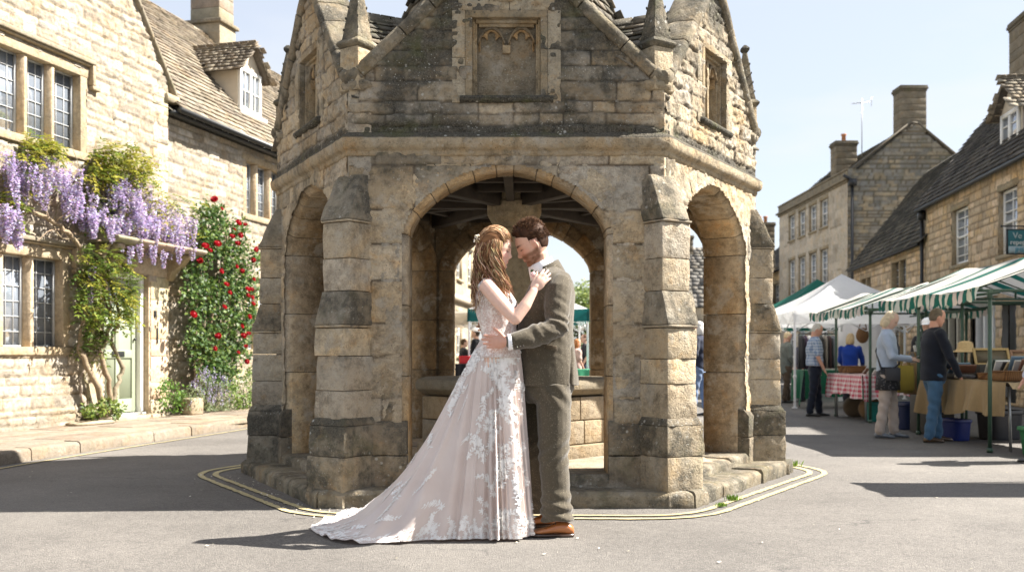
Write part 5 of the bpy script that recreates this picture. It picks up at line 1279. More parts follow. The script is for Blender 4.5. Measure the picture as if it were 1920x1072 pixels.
def stem(mb,pts,r0,r1,wig=.02,seg=7,sub=5,col=(.24,.19,.13)):
    q=[Vector(p) for p in pts]; out=[q[0]]
    for i in range(len(q)-1):
        p0=q[max(i-1,0)];p1=q[i];p2=q[i+1];p3=q[min(i+2,len(q)-1)]
        for k in range(1,sub+1):
            t=k/sub; c=.5*((2*p1)+(p2-p0)*t+(2*p0-5*p1+4*p2-p3)*t*t+(3*p1-p0-3*p2+p3)*t**3); out.append(c+rdir(r)*wig*(0 if(i==len(q)-2 and k==sub) else 1))
    n=len(out); mb.tube(out,[(r0+(r1-r0)*(i/(n-1)))*r.uniform(.85,1.2) for i in range(n)],seg,col=jitter(col,r,.1)); return out
stem(tk,[HP(196,782,.22),HP(188,735,.22),HP(165,690,.2),HP(150,650,.16),HP(158,600,.15),HP(165,520,.15),HP(150,470,.2),HP(120,430,.22),HP(60,400,.2),HP(0,395,.2),HP(-60,390,.2)],.046,.018)
stem(tk,[HP(200,782,.2),HP(206,720,.25),HP(190,670,.25),HP(205,610,.22),HP(196,540,.25),HP(200,470,.3),HP(240,440,.4),HP(300,430,.4),HP(365,440,.3)],.038,.016)
stem(tk,[HP(205,780,.2),HP(216,730,.2),HP(228,690,.18),HP(212,640,.2),HP(222,590,.2),HP(205,520,.2),HP(190,440,.2),HP(200,360,.2),HP(220,300,.2)],.035,.012)
stem(tk,[HP(168,750,.12),HP(160,700,.1),HP(172,650,.14),HP(185,600,.2),HP(170,520,.2)],.02,.012)
stem(tk,[HP(158,765,.1),HP(150,720,.1),HP(163,690,.12),HP(185,660,.2)],.014,.01)
for k in range(26):
    a=r.choice([(200,450),(150,440),(100,420),(260,430),(60,400),(190,380),(320,430)]); b=(a[0]+r.uniform(-80,80),a[1]+r.uniform(-110,30))
    stem(tk,[HP(*a,.2),HP((a[0]+b[0])/2+r.uniform(-15,15),(a[1]+b[1])/2+r.uniform(-20,20),.3),HP(*b,r.uniform(.1,.45))],.012,.004,.01,5,4)
tk.build('trunk',BARK,wis,smooth=True)
YG=(.30,.29,.045); DG=(.075,.12,.022); MG=(.14,.19,.03)
fo=MB()
def compound(mb,p,d,r,cols,n=9,L_=.20,w_=.012):
    d=d.normalized(); up=V(0,0,1); s=d.cross(up); s=s.normalized() if s.length>.05 else V(1,0,0); c=jitter(r.choice(cols),r)
    for k in range(1,n//2+1):
        t=k/(n//2); q=p+d*L_*t*.85+V(0,0,-.05*t*t)
        for sg in(-1,1): leaf(mb,q,(s*sg+d*.5+V(0,0,-.35)+rdir(r)*.2),V(0,0,1)+rdir(r)*.4,L_*.36,w_*1.4,c)
    leaf(mb,p+d*L_*.85+V(0,0,-.05),d+V(0,0,-.4),V(0,0,1),L_*.33,w_,c)
regs=[([(150,470),(235,460),(250,520),(245,585),(215,610),(160,600),(140,560),(145,500)],330,(.05,.5),[MG,YG,DG]),
 ([(170,285),(215,268),(262,285),(290,330),(270,345),(215,340),(165,350)],300,(.02,.45),[YG,MG,YG]),
 ([(35,285),(60,255),(100,262),(112,290),(70,300)],110,(.05,.4),[YG,YG,MG]),
 ([(150,350),(230,345),(225,400),(170,430),(150,400)],110,(.02,.3),[MG,YG,DG]),
 ([(0,285),(60,300),(130,340),(60,380),(0,370)],40,(.05,.35),[YG,MG]),
 ([(290,340),(380,380),(380,450),(250,440),(230,400)],75,(.05,.4),[YG,MG]),
 ([(150,595),(190,600),(200,660),(180,665),(140,650)],60,(.05,.25),[MG,DG]),
 ([(232,545),(250,560),(245,600),(225,600)],40,(.2,.45),[MG,YG]),([(0,365),(30,370),(25,410),(0,410)],50,(.1,.35),[YG,MG])]
for pg,n,dr,cs_ in regs:
    for k in range(int(n*1.15)):
        x,y=sample(pg,r); p=HP(x,y,r.uniform(*dr)); compound(fo,p,rdir(r)*V(1,1,.5).length*.6+HFR.nv*.6+V(0,0,r.uniform(-.4,.5)),r,cs_,L_=r.uniform(.14,.24))
fo.build('foliage',LEAF,wis,kind='stuff')
bl=MB(); LV=[(.44,.36,.56),(.57,.49,.68),(.36,.28,.50),(.68,.62,.75),(.52,.43,.60)]
def raceme(p,L_,w_):
    n=int(115*L_/.3); ax=V(r.uniform(-.08,.08),r.uniform(-.08,.08),-1)
    for k in range(n):
        t=(k+r.random())/n; rr=w_*(.35+.65*math.sin(PI*min(1,.25+t*.75))**.8)*(1-t*.55); a=r.uniform(0,2*PI)
        q=p+ax*L_*t+V(math.cos(a)*rr,math.sin(a)*rr,0)*r.uniform(.6,1); d=V(math.cos(a),math.sin(a),r.uniform(-.6,.5)); c=r.choice(LV); c=[x*r.uniform(.85,1.15)*(1.1-.25*t) for x in c]
        leaf(bl,q,d,V(0,0,1)+rdir(r)*.8,r.uniform(.022,.034),r.uniform(.012,.018),c)
        if r.random()<.4: leaf(bl,q,rdir(r),rdir(r),.018,.008,[x*.75 for x in c])
rr_=[([(0,285),(45,285),(110,300),(150,325),(150,360),(95,365),(40,345),(0,350)],46),([(100,335),(150,345),(205,360),(225,400),(180,425),(140,400),(110,370)],26),
 ([(205,325),(250,330),(300,370),(345,390),(370,420),(330,445),(250,420),(205,385)],72),([(150,400),(220,400),(300,430),(370,440),(375,460),(280,465),(200,440)],42),([(0,385),(40,390),(42,425),(0,430)],16)]
for pg,n in rr_:
    for k in range(n):
        x,y=sample(pg,r); raceme(HP(x,y-8,r.uniform(.12,.55)),r.uniform(.20,.36),r.uniform(.045,.066))
for x,y in((308,478),(335,470),(286,468),(262,465),(172,505),(168,540),(246,470),(12,415)): raceme(HP(x,y-8,.55 if x>240 else .3),.26,.04)
bl.build('blossom',PETAL,wis,kind='stuff')
# climbing rose
rose=thing('climbing_rose','tall climbing rose with red blooms trained up the cottage wall','climbing plant',(*HP(385,762,.25).xy,.12))
tk=MB()
for k in range(12):
    x0=r.uniform(362,405); x1=r.uniform(365,470); y1=r.uniform(390,560)
    stem(tk,[HP(x0,765,r.uniform(.1,.3)),HP(x0+r.uniform(-8,8),690,.22),HP((x0+x1)/2,(690+y1)/2,.2),HP(x1,y1,.2)],.016,.006,.012,6,5,(.26,.21,.13))
tk.build('trunk',BARK,rose,smooth=True)
lf=MB(); RG=[(.055,.105,.025),(.08,.14,.03),(.035,.075,.02),(.13,.19,.04)]
for pg,n in(([(375,390),(400,380),(450,420),(470,460),(440,500),(375,500),(370,440)],1900),([(345,545),(380,520),(440,520),(475,560),(470,640),(450,700),(380,720),(352,640)],3000),([(350,500),(400,490),(470,500),(480,560),(400,560),(345,580)],900),([(380,640),(450,650),(440,725),(390,730)],800),([(455,450),(485,470),(480,640),(460,640)],380)):
    cl=[sample(pg,r) for _ in range(n//28)]
    for k in range(int(n*1.35)):
        cx,cy=r.choice(cl); x=cx+r.gauss(0,7); y=cy+r.gauss(0,8); p=HP(x,y,r.uniform(.04,.42)); leaf(lf,p,rdir(r)+V(.2,-.1,-.1),V(.5,-.3,1)+rdir(r)*.8,r.uniform(.05,.085),r.uniform(.019,.030),jitter(r.choice(RG),r))
lf.build('foliage',LEAF,rose,kind='stuff')
def make_rose():
    mb=MB(); q=random.Random(2)
    for ring_,(n,rad,h,sz) in enumerate(((9,.032,-.006,.030),(8,.024,.004,.028),(6,.014,.010,.022),(4,.006,.014,.016))):
        for k in range(n):
            a=2*PI*k/n+ring_*.5; c=(.42*q.uniform(.8,1.15),.012,.022); o=V(math.cos(a),math.sin(a),0); t=V(-o.y,o.x,0)
            b_=o*rad*.3+V(0,0,h-.012); m_=o*rad+V(0,0,h); e=o*(rad*.95)+V(0,0,h+sz*.55)+o*.006
            mb.add([b_-t*.004,b_+t*.004,m_+t*sz*.6,e+t*sz*.45,e-t*sz*.45,m_-t*sz*.6],[(0,1,2,5),(5,2,3,4)],c)
    mb.ell(V(0,0,.004),(.02,.02,.018),col=(.30,.008,.014)); return mb.mesh('rose')
rm=make_rose(); rm.materials.append(PETAL)
RP=[(402,374,1.5),(416,391,.8),(447,417,1.4),(460,421,.9),(436,443,1.1),(451,441,1.2),(385,461,1.5),(408,457,1.6),(394,469,1),(446,456,1.1),(375,489,1.2),(487,461,1),(480,469,1.1),(475,488,1.1),(444,499,1),(415,508,1.2),(454,508,1),(425,533,1.2),(476,523,.9),(431,548,1),(465,542,1.3),(472,542,1),(465,553,1),(473,557,1),(475,569,1),(421,575,1.1),(363,589,1.5),(468,593,1.1),(454,611,1),(457,629,1.3),(466,625,1),(409,630,1.3),(403,653,1),(447,660,.8),(463,678,1.1),(461,649,.9),(482,466,1),(440,430,.7)]
for x,y,s in RP:
    o=bpy.data.objects.new('rose',rm); COL.objects.link(o); o.parent=rose; o.location=HP(x,y,.46)-rose.location; o.scale=(s*1.1,)*3; o.rotation_euler=(R(60)+r.uniform(-.4,.4),r.uniform(-.4,.4),R(50)+r.uniform(-.8,.8))
# low planting along the wall
def shrub(name,label,pg,n,cols,dr,L_,w_,fl=None,h0=.12,cat='plant',group=None,flc=None,flow_n=0,up=.3):
    xs=[p[0] for p in pg]; b_=HP(sum(xs)/len(xs),max(p[1] for p in pg),sum(dr)/2); t=thing(name,label,cat,(b_.x,b_.y,h0),group)
    mb=MB(); cl=[sample(pg,r) for _ in range(max(6,n//25))]
    st=MB()
    for k in range(max(8,n//60)):
        x,y=sample(pg,r); a=HP(sum(xs)/len(xs)+r.uniform(-.3,.3)*(max(xs)-min(xs)),max(p[1] for p in pg)-2,sum(dr)/2); e=HP(x,y,r.uniform(*dr)); st.tube([a,a.lerp(e,.5)+V(0,0,.05),e],[.006,.005,.002],4,col=(.10,.12,.04))
    st.build('stem',BARK,t)
    for k in range(n):
        cx,cy=r.choice(cl); x=cx+r.gauss(0,5); y=min(cy+r.gauss(0,6),max(p[1] for p in pg)-1); p=HP(x,y,r.uniform(*dr)); p.z=max(p.z,h0+.01); leaf(mb,p,rdir(r)+V(.2,-.2,up),V(.4,-.3,1)+rdir(r)*.8,L_*r.uniform(.7,1.2),w_,jitter(r.choice(cols),r))
    mb.build('foliage',LEAF,t,kind='stuff')
    if flow_n:
        fb=MB()
        for k in range(flow_n):
            x,y=sample([(p[0],p[1]-9) for p in pg],r); p=HP(x,y,dr[1]*r.uniform(.6,1.1)); p.z=max(p.z,h0+.12)
            for q in range(9): leaf(fb,p+V(r.uniform(-.01,.01),r.uniform(-.01,.01),q*.011),rdir(r),rdir(r),.018,.007,jitter(r.choice(flc),r))
        fb.build('blossom',PETAL,t,kind='stuff')
shrub('shrub','fresh green leafy plant between the cottage door and the stone block',[(304,772),(302,725),(318,710),(340,722),(350,745),(350,772)],700,[(.10,.19,.03),(.14,.24,.04),(.06,.12,.02)],(.08,.45),.05,.016)
shrub('lavender','silvery green lavender clump with small mauve flower spikes under the rose',[(352,772),(352,735),(380,705),(420,705),(438,740),(438,772)],1500,[(.20,.25,.12),(.26,.31,.17),(.13,.18,.07)],(.1,.6),.06,.006,flc=[(.36,.30,.52),(.46,.40,.60)],flow_n=110,up=1.2)
shrub('shrub','bushy yellow green plant beside the market cross, below the rose',[(432,768),(430,725),(448,700),(478,690),(492,720),(490,765)],1300,[(.12,.20,.03),(.19,.26,.05),(.07,.12,.02)],(.1,.6),.05,.014)
shrub('weed','small leafy tuft growing at the foot of the wisteria trunk',[(160,782),(162,762),(185,750),(215,752),(228,765),(228,784)],520,[(.12,.17,.03),(.17,.21,.04),(.06,.10,.02)],(.1,.45),.06,.02,h0=.12,cat='weed')
sb=MB(); q=HP(360,774,.42); sb.box(V(q.x,q.y,.25),(.30,.22,.26),Euler((.03,.02,1.2)).to_matrix(),col=(.36,.29,.2,.3))
o=sb.build('stone_block',HA,None,bevel=.03,seg=3,label='rough square stone block lying among the plants by the cottage door',cat='stone')
sb=MB(); sb.loft([se_ring(HP(170,792,.3).x,HP(170,792,.3).y,z,a_,b_,3,14,1.2) for z,a_,b_ in((.12,.36,.16),(.15,.37,.17),(.165,.34,.14))],col=(.38,.31,.22,.3)); sb.build('stone_slab',HA,None,bevel=.01,label='thin flat stone lying on the pavement below the wisteria trunk',cat='stone')
# weeds by the step of the cross
for i,(x,y,s) in enumerate(((1483,868,1),(1375,932,.7),(1352,943,.5),(1470,878,.5))):
    wmb=MB(); Y=1913/(y+6-664); c=P(x,y+6,Y); c.z=0
    for k in range(int(90*s)):
        p=c+V(r.gauss(0,.035*s),r.gauss(0,.03*s),0); leaf(wmb,p,V(r.uniform(-.5,.5),r.uniform(-.5,.5),1),rdir(r),r.uniform(.03,.08)*s,.006,jitter((.12,.20,.03),r))
    wmb.build('weed',LEAF,None,label=['bright grass tuft at the corner of the market cross step','small green weed in the gutter below the lower step','tiny weed nearest the corner buttress of the cross','little sprout on the kerb behind the larger tuft'][i],cat='weed')
# tiny petals and grit scattered near the steps
gb=MB()
for k in range(260):
    t=r.random(); 
    if k<150: p=V(-2.5+1.2*t+r.gauss(0,.12),8.45-2.0*t+r.gauss(0,.12),0)
    else: p=V(r.uniform(-6,5),r.uniform(3.2,9),0)
    if inpoly(lowp,p.x,p.y,-.05): continue
    a=r.uniform(0,6.3); s=r.uniform(.005,.013); gb.add([p+V(math.cos(a+k_*1.57)*s*(1 if k_%2 else .6),math.sin(a+k_*1.57)*s,.004+(.004 if k_==1 else 0)) for k_ in range(4)],[(0,1,2,3)],col=r.choice([(.6,.56,.48),(.4,.36,.28),(.7,.66,.6),(.25,.22,.16)]))
gb.build('litter',simple('fallen_petal',None,.8,nz=0),None,kind='stuff')
# ------------------------------------------------------------------ right hand buildings and distance
RS_=stone_mat('street_rubble',.6,.25,.9,vari=.18); RA=stone_mat('street_ashlar',.6,.25,.6,vari=.12)
RPAL=[(.60,.46,.30),(.53,.42,.285),(.66,.52,.36),(.47,.375,.26),(.60,.445,.26)]
DS=[(.075,.072,.07),(.10,.095,.09),(.055,.053,.052),(.13,.122,.11)]
def facade(parent,fr,L_,H,holes,step,seed,pal=RPAL,h=(.10,.18),l=(.18,.40),mat=None,edge=.014,depth=.014,mortar=(.30,.26,.19),name='wall',u0=0,z0=0,extra=None,stain=None):
    mb=MB(); cs=Courses(u0-.5,L_+.5,z0,H,h,l,seed,pal,edge); relief(mb,fr,u0,L_,z0,H,cs,hmask(holes,extra),step,0,depth,.010,.01,stain or (lambda U,Z:.15+.35*(fbm(U*.5,Z*.5,seed)-.4)),mortar=mortar,seed=seed)
    mb.fbox(fr,u0,L_,-.5,-.28,z0,H-.05 if extra is None else H*.6,col=(.3,.25,.18,.1)); return mb.build(name,mat or RS_,parent)
def sash(parent,fr,u0,u1,z0,z1,d=-.10,nx=2,ny=3):
    m=MB(); m.fbox(fr,u0-.08,u1+.08,-.02,.03,z1,z1+.14,col=(.36,.30,.2,.1)); m.fbox(fr,u0-.06,u1+.06,-.15,.07,z0-.09,z0,col=(.36,.30,.2,.2))
    for x in(u0-.07,u1): m.fbox(fr,x,x+.07,-.2,.012,z0,z1,col=(.34,.28,.19,.1))
    w=m.build('window',RA,parent); f=MB(); t=.055
    for a,b,c,e in((u0,u0+t,z0,z1),(u1-t,u1,z0,z1),(u0+t,u1-t,z0,z0+t*1.3),(u0+t,u1-t,z1-t,z1),(u0+t,u1-t,(z0+z1)/2-.025,(z0+z1)/2+.025)): f.fbox(fr,a,b,d-.03,d+.03,c,e)
    for i in range(1,nx+0): x=u0+(u1-u0)*i/nx; f.fbox(fr,x-.012,x+.012,d-.02,d+.015,z0+t,z1-t)
    for i in range(1,ny*2):
        if i!=ny: y=z0+(z1-z0)*i/(2*ny); f.fbox(fr,u0+t,u1-t,d-.019,d+.014,y-.011,y+.011)
    f.build('window_frame',WHITE,w); g_=MB(); g_.fbox(fr,u0,u1,d-.025,d-.015,z0,z1); g_.build('pane',GLASS,w)
    return (u0-.07,u1+.07,z0-.09,z1+.14)
def roofplane(mb,fr,u0,u1,d0,z0,d1,z1,seed,row=.2,wd=.28,cols=DS,inside=None,stain=.4,th=.022):
    o=fr(u0,d0,z0); e=fr(u0,d1,z1)-o; S_=e.length; slates(mb,o,fr.uv,e.normalized(),u1-u0,S_,inside or (lambda x,s:s<S_),row,wd,th,seed=seed,cols=cols,stain=stain,lift=.028)
    mb.add([fr(u0,d0,z0-.05),fr(u1,d0,z0-.05),fr(u1,d1,z1-.05),fr(u0,d1,z1-.05)],[(0,1,2,3)],col=(.05,.05,.05,.2))
def chimney(parent,c,wx,wy,z0,z1,rot=0,pots=1,col=(.27,.225,.16),name='chimney'):
    M_=Matrix.Rotation(rot,3,'Z'); m=MB(); q=random.Random(int(z1*100)); z=z0
    while z<z1-.3:
        h=q.uniform(.22,.32); kf=q.uniform(.85,1.12); m.box(V(c[0],c[1],z+h/2),(wx+q.uniform(-.006,.006),wy+q.uniform(-.006,.006),h-.006),M_,col=(col[0]*kf,col[1]*kf,col[2]*kf,.45)); z+=h
    for dz,ex,h in((0,.04,.07),(.07,.11,.08),(.15,.07,.07)): m.box(V(c[0],c[1],z+dz+h/2),(wx+ex,wy+ex,h),M_,col=(col[0]*.8,col[1]*.8,col[2]*.8,.8))
    o=m.build(name,RA,parent,bevel=.012)
    for k in range(pots):
        pm=MB(); pm.lathe(V(c[0],c[1],0)+M_@V((k-(pots-1)/2)*.3,0,0),[(.09,z+.22),(.085,z+.48),(.11,z+.5),(.11,z+.56),(.07,z+.56)],10,col=(.42,.19,.10,0)); pm.build('chimney_pot',RA,o,smooth=False)
    return o
# R1: near house with dormer and sash windows
n1=V(-.9917,.1289,0); F1=frame((10.95,25.6,0),(-.1289,-.9917,0),n1)   # u towards the camera
h1=thing('stone_house','honey stone house with dark slate roof, dormer and white sash windows above the stalls','house',F1(0,0,0))
def U1(px_): a=(px_-960)/F; Y=7.617/(a-.13); return (25.6-Y)/.9917
W1=[sash(h1,F1,U1(1787),U1(1816),3.18,4.50),sash(h1,F1,U1(1874),U1(1908),3.12,4.46),sash(h1,F1,8.6,9.5,3.12,4.4)]
# ground floor shop openings
DG=simple('dark_shop_glass',(.012,.014,.018),.12,nz=0)
for a,b in((.9,2.9),(3.5,5.1),(6.8,8.9)):
    m=MB(); m.fbox(F1,a,b,-.26,-.24,.15,2.3); sf=m.build('shop_window',DG,h1); m=MB()
    for q in range(4): xx=a+(b-a-.09)*q/3; m.fbox(F1,xx,xx+.09,-.24,-.10,.45,2.3)
    m.fbox(F1,a,b,-.24,-.06,.15,.45); m.fbox(F1,a,b,-.24,-.09,2.15,2.3); m.fbox(F1,a-.1,b+.1,-.02,.12,2.3,2.55); m.build('shop_front',WHITE if a>3 else simple('cream_shop_paint',(.5,.45,.34),.5),sf,bevel=.006); W1.append((a,b,.05,2.33))
D1=(5.45,6.25,.05,2.15); W1.append(D1)
m=MB(); m.fbox(F1,5.5,6.2,-.16,-.12,.05,2.1); m.build('door',simple('black_door',(.02,.022,.025),.4),h1,bevel=.005)
facade(h1,F1,13,5.0,W1,.035,501,h=(.12,.22),l=(.18,.42),edge=.024,depth=.022,mortar=(.24,.185,.12))
m=MB(); m.fbox(F1,0,13,0,.05,2.62,2.70,col=(.30,.25,.17,.5)); m.build('string_course',RA,h1,bevel=.01)
m=MB(); m.fbox(F1,-.02,.32,-.3,.02,.0,4.98,col=(.36,.29,.19,.1)); m.build('quoin',RA,h1,bevel=.01)
m=MB(); roofplane(m,F1,-.12,13.2,.22,4.92,-2.6,8.6,510,.19,.27); m.add([F1(0,-2.6,8.6),F1(0,-5.2,5),F1(13,-5.2,5),F1(13,-2.6,8.6)],[(0,1,2,3)],col=(.06,.06,.06,.1)); m.add([F1(-.05,.1,4.9),F1(-.05,-2.6,8.5),F1(-.05,-5.2,4.9)],[(0,1,2)],col=(.3,.25,.18,.2)); m.add([F1(13,.1,4.9),F1(13,-2.6,8.5),F1(13,-5.2,4.9)],[(2,1,0)],col=(.3,.25,.18,.2))
rf1=m.build('roof',SLATE,h1)
m=MB(); m.tube([F1(-.1,.22,4.86),F1(13,.22,4.86)],.055,8); m.tube([F1(.02,.10,4.85),F1(.02,.10,.1)],.05,8); m.fbox(F1,-.05,.12,.04,.2,4.6,4.85); m.build('downpipe',IRON,h1)
for k,(xx,) in enumerate(((U1(1862)+.1,),)):
    dd=MB(); u0,u1=xx-.62,xx+.55; zb,zt=5.35,6.28; D=-.35
    dd.add([F1(u0,D,zb),F1(u1,D,zb),F1(u1,D,zt),F1(u0,D,zt)],[(3,2,1,0)]); dd.add([F1(u0-.05,D,zt),F1(u1+.05,D,zt),F1((u0+u1)/2,D,zt+.60)],[(0,1,2)])
    for x in(u0,u1): dd.add([F1(x,D,zb),F1(x,D,zt),F1(x,-1.6,zt)],[(0,1,2)])
    dmr=dd.build('dormer',simple('dormer_render',(.50,.44,.35),.9,nz=.15),h1)
    w=MB(); a_,b_,c_,e_=u0+.08,u1-.08,zb+.04,zt-.04; mid_=(a_+b_)/2
    for q0,q1,q2,q3 in((a_,a_+.09,c_,e_),(b_-.09,b_,c_,e_),(a_+.09,b_-.09,c_,c_+.10),(a_+.09,b_-.09,e_-.09,e_),(mid_-.05,mid_+.05,c_+.10,e_-.09)): w.fbox(F1,q0,q1,D,D+.06,q2,q3)
    for q in(1,2): yy=c_+(e_-c_)*q/3; w.fbox(F1,a_+.09,mid_-.05,D+.01,D+.035,yy-.012,yy+.012); w.fbox(F1,mid_+.05,b_-.09,D+.01,D+.035,yy-.012,yy+.012)
    w=w.build('window',WHITE,dmr); g_=MB(); g_.fbox(F1,a_+.05,b_-.05,D-.01,D+.012,c_+.05,e_-.05); g_.build('pane',GLASS,w)
    rr=MB()
    for sg in(-1,1):
        cxx=(u0+u1)/2; o=F1(cxx+sg*(.58+.14),D+.16,zt-.12); e=F1(cxx,D+.16,zt+.66)-o; S_=e.length
        slates(rr,o,-F1.nv,e.normalized(),2.0,S_,lambda x,s,S_=S_:s<S_ and x<1.0+1.1*s/S_,.15,.2,.018,seed=515+sg,cols=[(.30,.26,.2),(.26,.225,.175),(.34,.30,.23)],stain=.3)
        rr.add([o,F1(cxx,D+.16,zt+.64),F1(cxx,-2.2,zt+.64),F1(cxx+sg*.8,-1.5,zt-.1)],[(0,1,2,3)],col=(.1,.09,.08,0))
    rr.build('dormer_roof',SLATE,dmr)
c=F1(.30,-2.6,0); chimney(h1,(c.x,c.y),1.1,.85,7.6,9.62,math.atan2(F1.uv.y,F1.uv.x),pots=1)
# hanging shop sign
TEAL=simple('teal_sign_paint',(.03,.16,.19),.45,nz=.08); 
sc0=P(1888,430,18.2); sg=thing('shop_sign','teal painted shop sign with pale lettering hanging from an iron bracket','sign',(sc0.x,sc0.y,sc0.z))
m=MB(); W_,H_=.98,.46; m.box(sc0+V(W_/2,0,-H_/2),(W_,.035,H_)); m.build('sign_board',TEAL,sg,bevel=.006)
m=MB(); m.box(sc0+V(W_/2,-.020,-H_*.83),(W_-.04,.006,H_*.28)); m.build('sign_band',simple('pale_sign_paint',(.34,.44,.46),.5),sg)
m=MB(); m.tube([sc0+V(-.10,0,.06),sc0+V(1.12,0,.06)],.013,6); m.ell(sc0+V(-.10,0,.06),(.025,)*3,seg=8,rg=6)
for x in(.2,.78): m.tube([sc0+V(x,0,.06),sc0+V(x,0,-.0)],.006,5)
for a,b in((.0,W_),): 
    m.box(sc0+V(W_/2,-.0,-.006),(W_+.02,.045,.02)); m.box(sc0+V(W_/2,0,-H_),(W_+.02,.045,.02)); m.box(sc0+V(0,0,-H_/2),(.02,.045,H_)); m.box(sc0+V(W_,0,-H_/2),(.02,.045,H_))
m.build('sign_bracket',IRON,sg)
def text(s,loc,size,mat,parent,name='lettering',rot=(R(90),0,0),al='LEFT'):
    cu=bpy.data.curves.new(name,'FONT'); cu.body=s; cu.size=size; cu.extrude=.004; cu.align_x=al; cu.materials.append(mat); o=bpy.data.objects.new(name,cu); COL.objects.link(o); bpy.context.view_layer.update(); me=bpy.data.meshes.new_from_object(o); bpy.data.objects.remove(o); me.materials.clear(); me.materials.append(mat); o=bpy.data.objects.new(name,me); COL.objects.link(o); o.location=Vector(loc)-parent_loc(parent); o.rotation_euler=rot; o.parent=parent; return o
text('Ve',sc0+V(.10,-.022,-.17),.16,simple('sign_letter_pale',(.5,.6,.6),.5),sg); text('repep to J',sc0+V(.05,-.022,-.285),.125,simple('sign_letter_white',(.75,.78,.76),.5),sg); text('JMEIVE',sc0+V(.14,-.026,-.43),.12,simple('sign_letter_teal',(.02,.25,.36),.5),sg)
# R2: lower cottage
F2=frame((10.98,25.62,0),(.1289,.9917,0),n1)
h2=thing('stone_house','low stone cottage with a steep mossy dark slate roof between two taller houses','house',F2(4,0,0))
def U2(px_): a=(px_-960)/F; Y=7.617/(a-.13); return (Y-25.6)/.9917
def stone_light(parent,fr,u0,u1,z0,z1,n=2):
    m=MB(); b=.12
    m.fbox(fr,u0-b,u0,-.15,.02,z0,z1,col=(.36,.29,.19,.1)); m.fbox(fr,u1,u1+b,-.15,.02,z0,z1,col=(.36,.29,.19,.1)); m.fbox(fr,u0-b,u1+b,-.15,.022,z1,z1+b,col=(.36,.29,.19,.1)); m.fbox(fr,u0-b,u1+b,-.15,.05,z0-b,z0,col=(.36,.29,.19,.1))
    for i in range(1,n): x=u0+(u1-u0)*i/n; m.fbox(fr,x-.05,x+.05,-.13,.0,z0,z1,col=(.36,.29,.19,.1))
    w=m.build('window',RA,parent,bevel=.008); g_=MB(); g_.fbox(fr,u0,u1,-.145,-.135,z0,z1); g_.build('pane',GLASS,w)
    l=MB()
    for i in range(n):
        a=u0+(u1-u0)*i/n+.05*(i>0); c=u0+(u1-u0)*(i+1)/n-.05*(i<n-1)
        for k in range(1,4): y=z0+(z1-z0)*k/4; l.fbox(fr,a,c,-.134,-.125,y-.008,y+.008)
        l.fbox(fr,(a+c)/2-.008,(a+c)/2+.008,-.134,-.124,z0,z1)
    l.build('leading',LEAD,w); return(u0-b,u1+b,z0-b,z1+b)
W2=[stone_light(h2,F2,U2(1698),U2(1671),2.95,3.78),stone_light(h2,F2,U2(1632),U2(1613),2.9,3.6),stone_light(h2,F2,U2(1698),U2(1671),.9,1.9),(5,5.8,.1,2.0)]
m=MB(); m.fbox(F2,5,5.8,-.16,-.12,.0,2.0); m.build('door',simple('brown_door',(.10,.06,.035),.5),h2)
facade(h2,F2,8.6,4.12,W2,.045,521,h=(.13,.22),l=(.2,.45),edge=.026,depth=.024,mortar=(.22,.17,.11))
m=MB(); roofplane(m,F2,-.0,8.75,.2,4.02,-2.4,7.35,525,.21,.30,cols=[(.07,.068,.06),(.10,.093,.08),(.05,.05,.047),(.16,.145,.115)],stain=.8); m.add([F2(0,-2.4,7.35),F2(8.7,-2.4,7.35),F2(8.7,-4.8,4),F2(0,-4.8,4)],[(0,1,2,3)],col=(.07,.07,.06,.2)); m.add([F2(8.6,0,4),F2(8.6,-2.4,7.25),F2(8.6,-4.8,4)],[(0,1,2)],col=(.3,.25,.18,.2)); m.build('roof',SLATE,h2)
m=MB(); m.tube([F2(0.05,.2,3.98),F2(8.6,.2,3.98)],.05,8); m.build('gutter',IRON,h2)
# R3: tall house, gable end to the camera
h3=thing('georgian_house','tall three storey stone house with parapet, end gable and two chimneys','house',(12.5,36,0))
F3=frame((12.5,36,0),(0,1,0),(-1,0,0)); W3=[]
def U3(px_): return 12.5/((px_-960)/F)-36
for a,b in((1540,1551),(1519,1530),(1499,1509),(1481,1489)):
    u0,u1=U3(b),U3(a); c=(u0+u1)/2; W3.append(sash(h3,F3,c-.45,c+.45,6.15,7.25,nx=2,ny=2)); W3.append(sash(h3,F3,c-.45,c+.45,3.7,5.25,nx=2,ny=3)); W3.append(sash(h3,F3,c-.45,c+.45,.9,2.5,nx=2,ny=3))
facade(h3,F3,9.2,7.45,W3,.07,531,pal=[(.52,.45,.35),(.55,.48,.37),(.49,.425,.33)],h=(.3,.36),l=(.5,.9),edge=.006,depth=.004,mat=RA,mortar=(.30,.25,.18))
m=MB()
for z0_,z1_,d in((7.45,7.53,.06),(7.533,7.62,.16),(7.623,7.90,.03),(7.903,7.97,.07)): m.fbox(F3,-.1 if d>.1 else -.02,9.3,-.3,d,z0_,z1_,col=(.30,.255,.18,.4))
m.build('cornice',RA,h3,bevel=.012)
G3=frame((12.5,36,0),(1,0,0),(0,-1,0)); GH=lambda U:np.minimum(7.95+.80*(U-.35),9.62-.82*(U-2.45)); 
facade(h3,G3,6.6,9.7,[],.06,535,pal=[(.42,.385,.315),(.47,.415,.31),(.36,.34,.29),(.52,.43,.29),(.33,.32,.285)],h=(.10,.19),l=(.15,.45),edge=.028,depth=.03,mortar=(.2,.17,.12),extra=lambda U,Z:Z<np.maximum(np.where(U<.3,7.95,GH(U)),0)+0*U,stain=lambda U,Z:.35+.5*(fbm(U*.6,Z*.5,9)-.42)+.2*sst(5,9,Z),name='gable_wall')
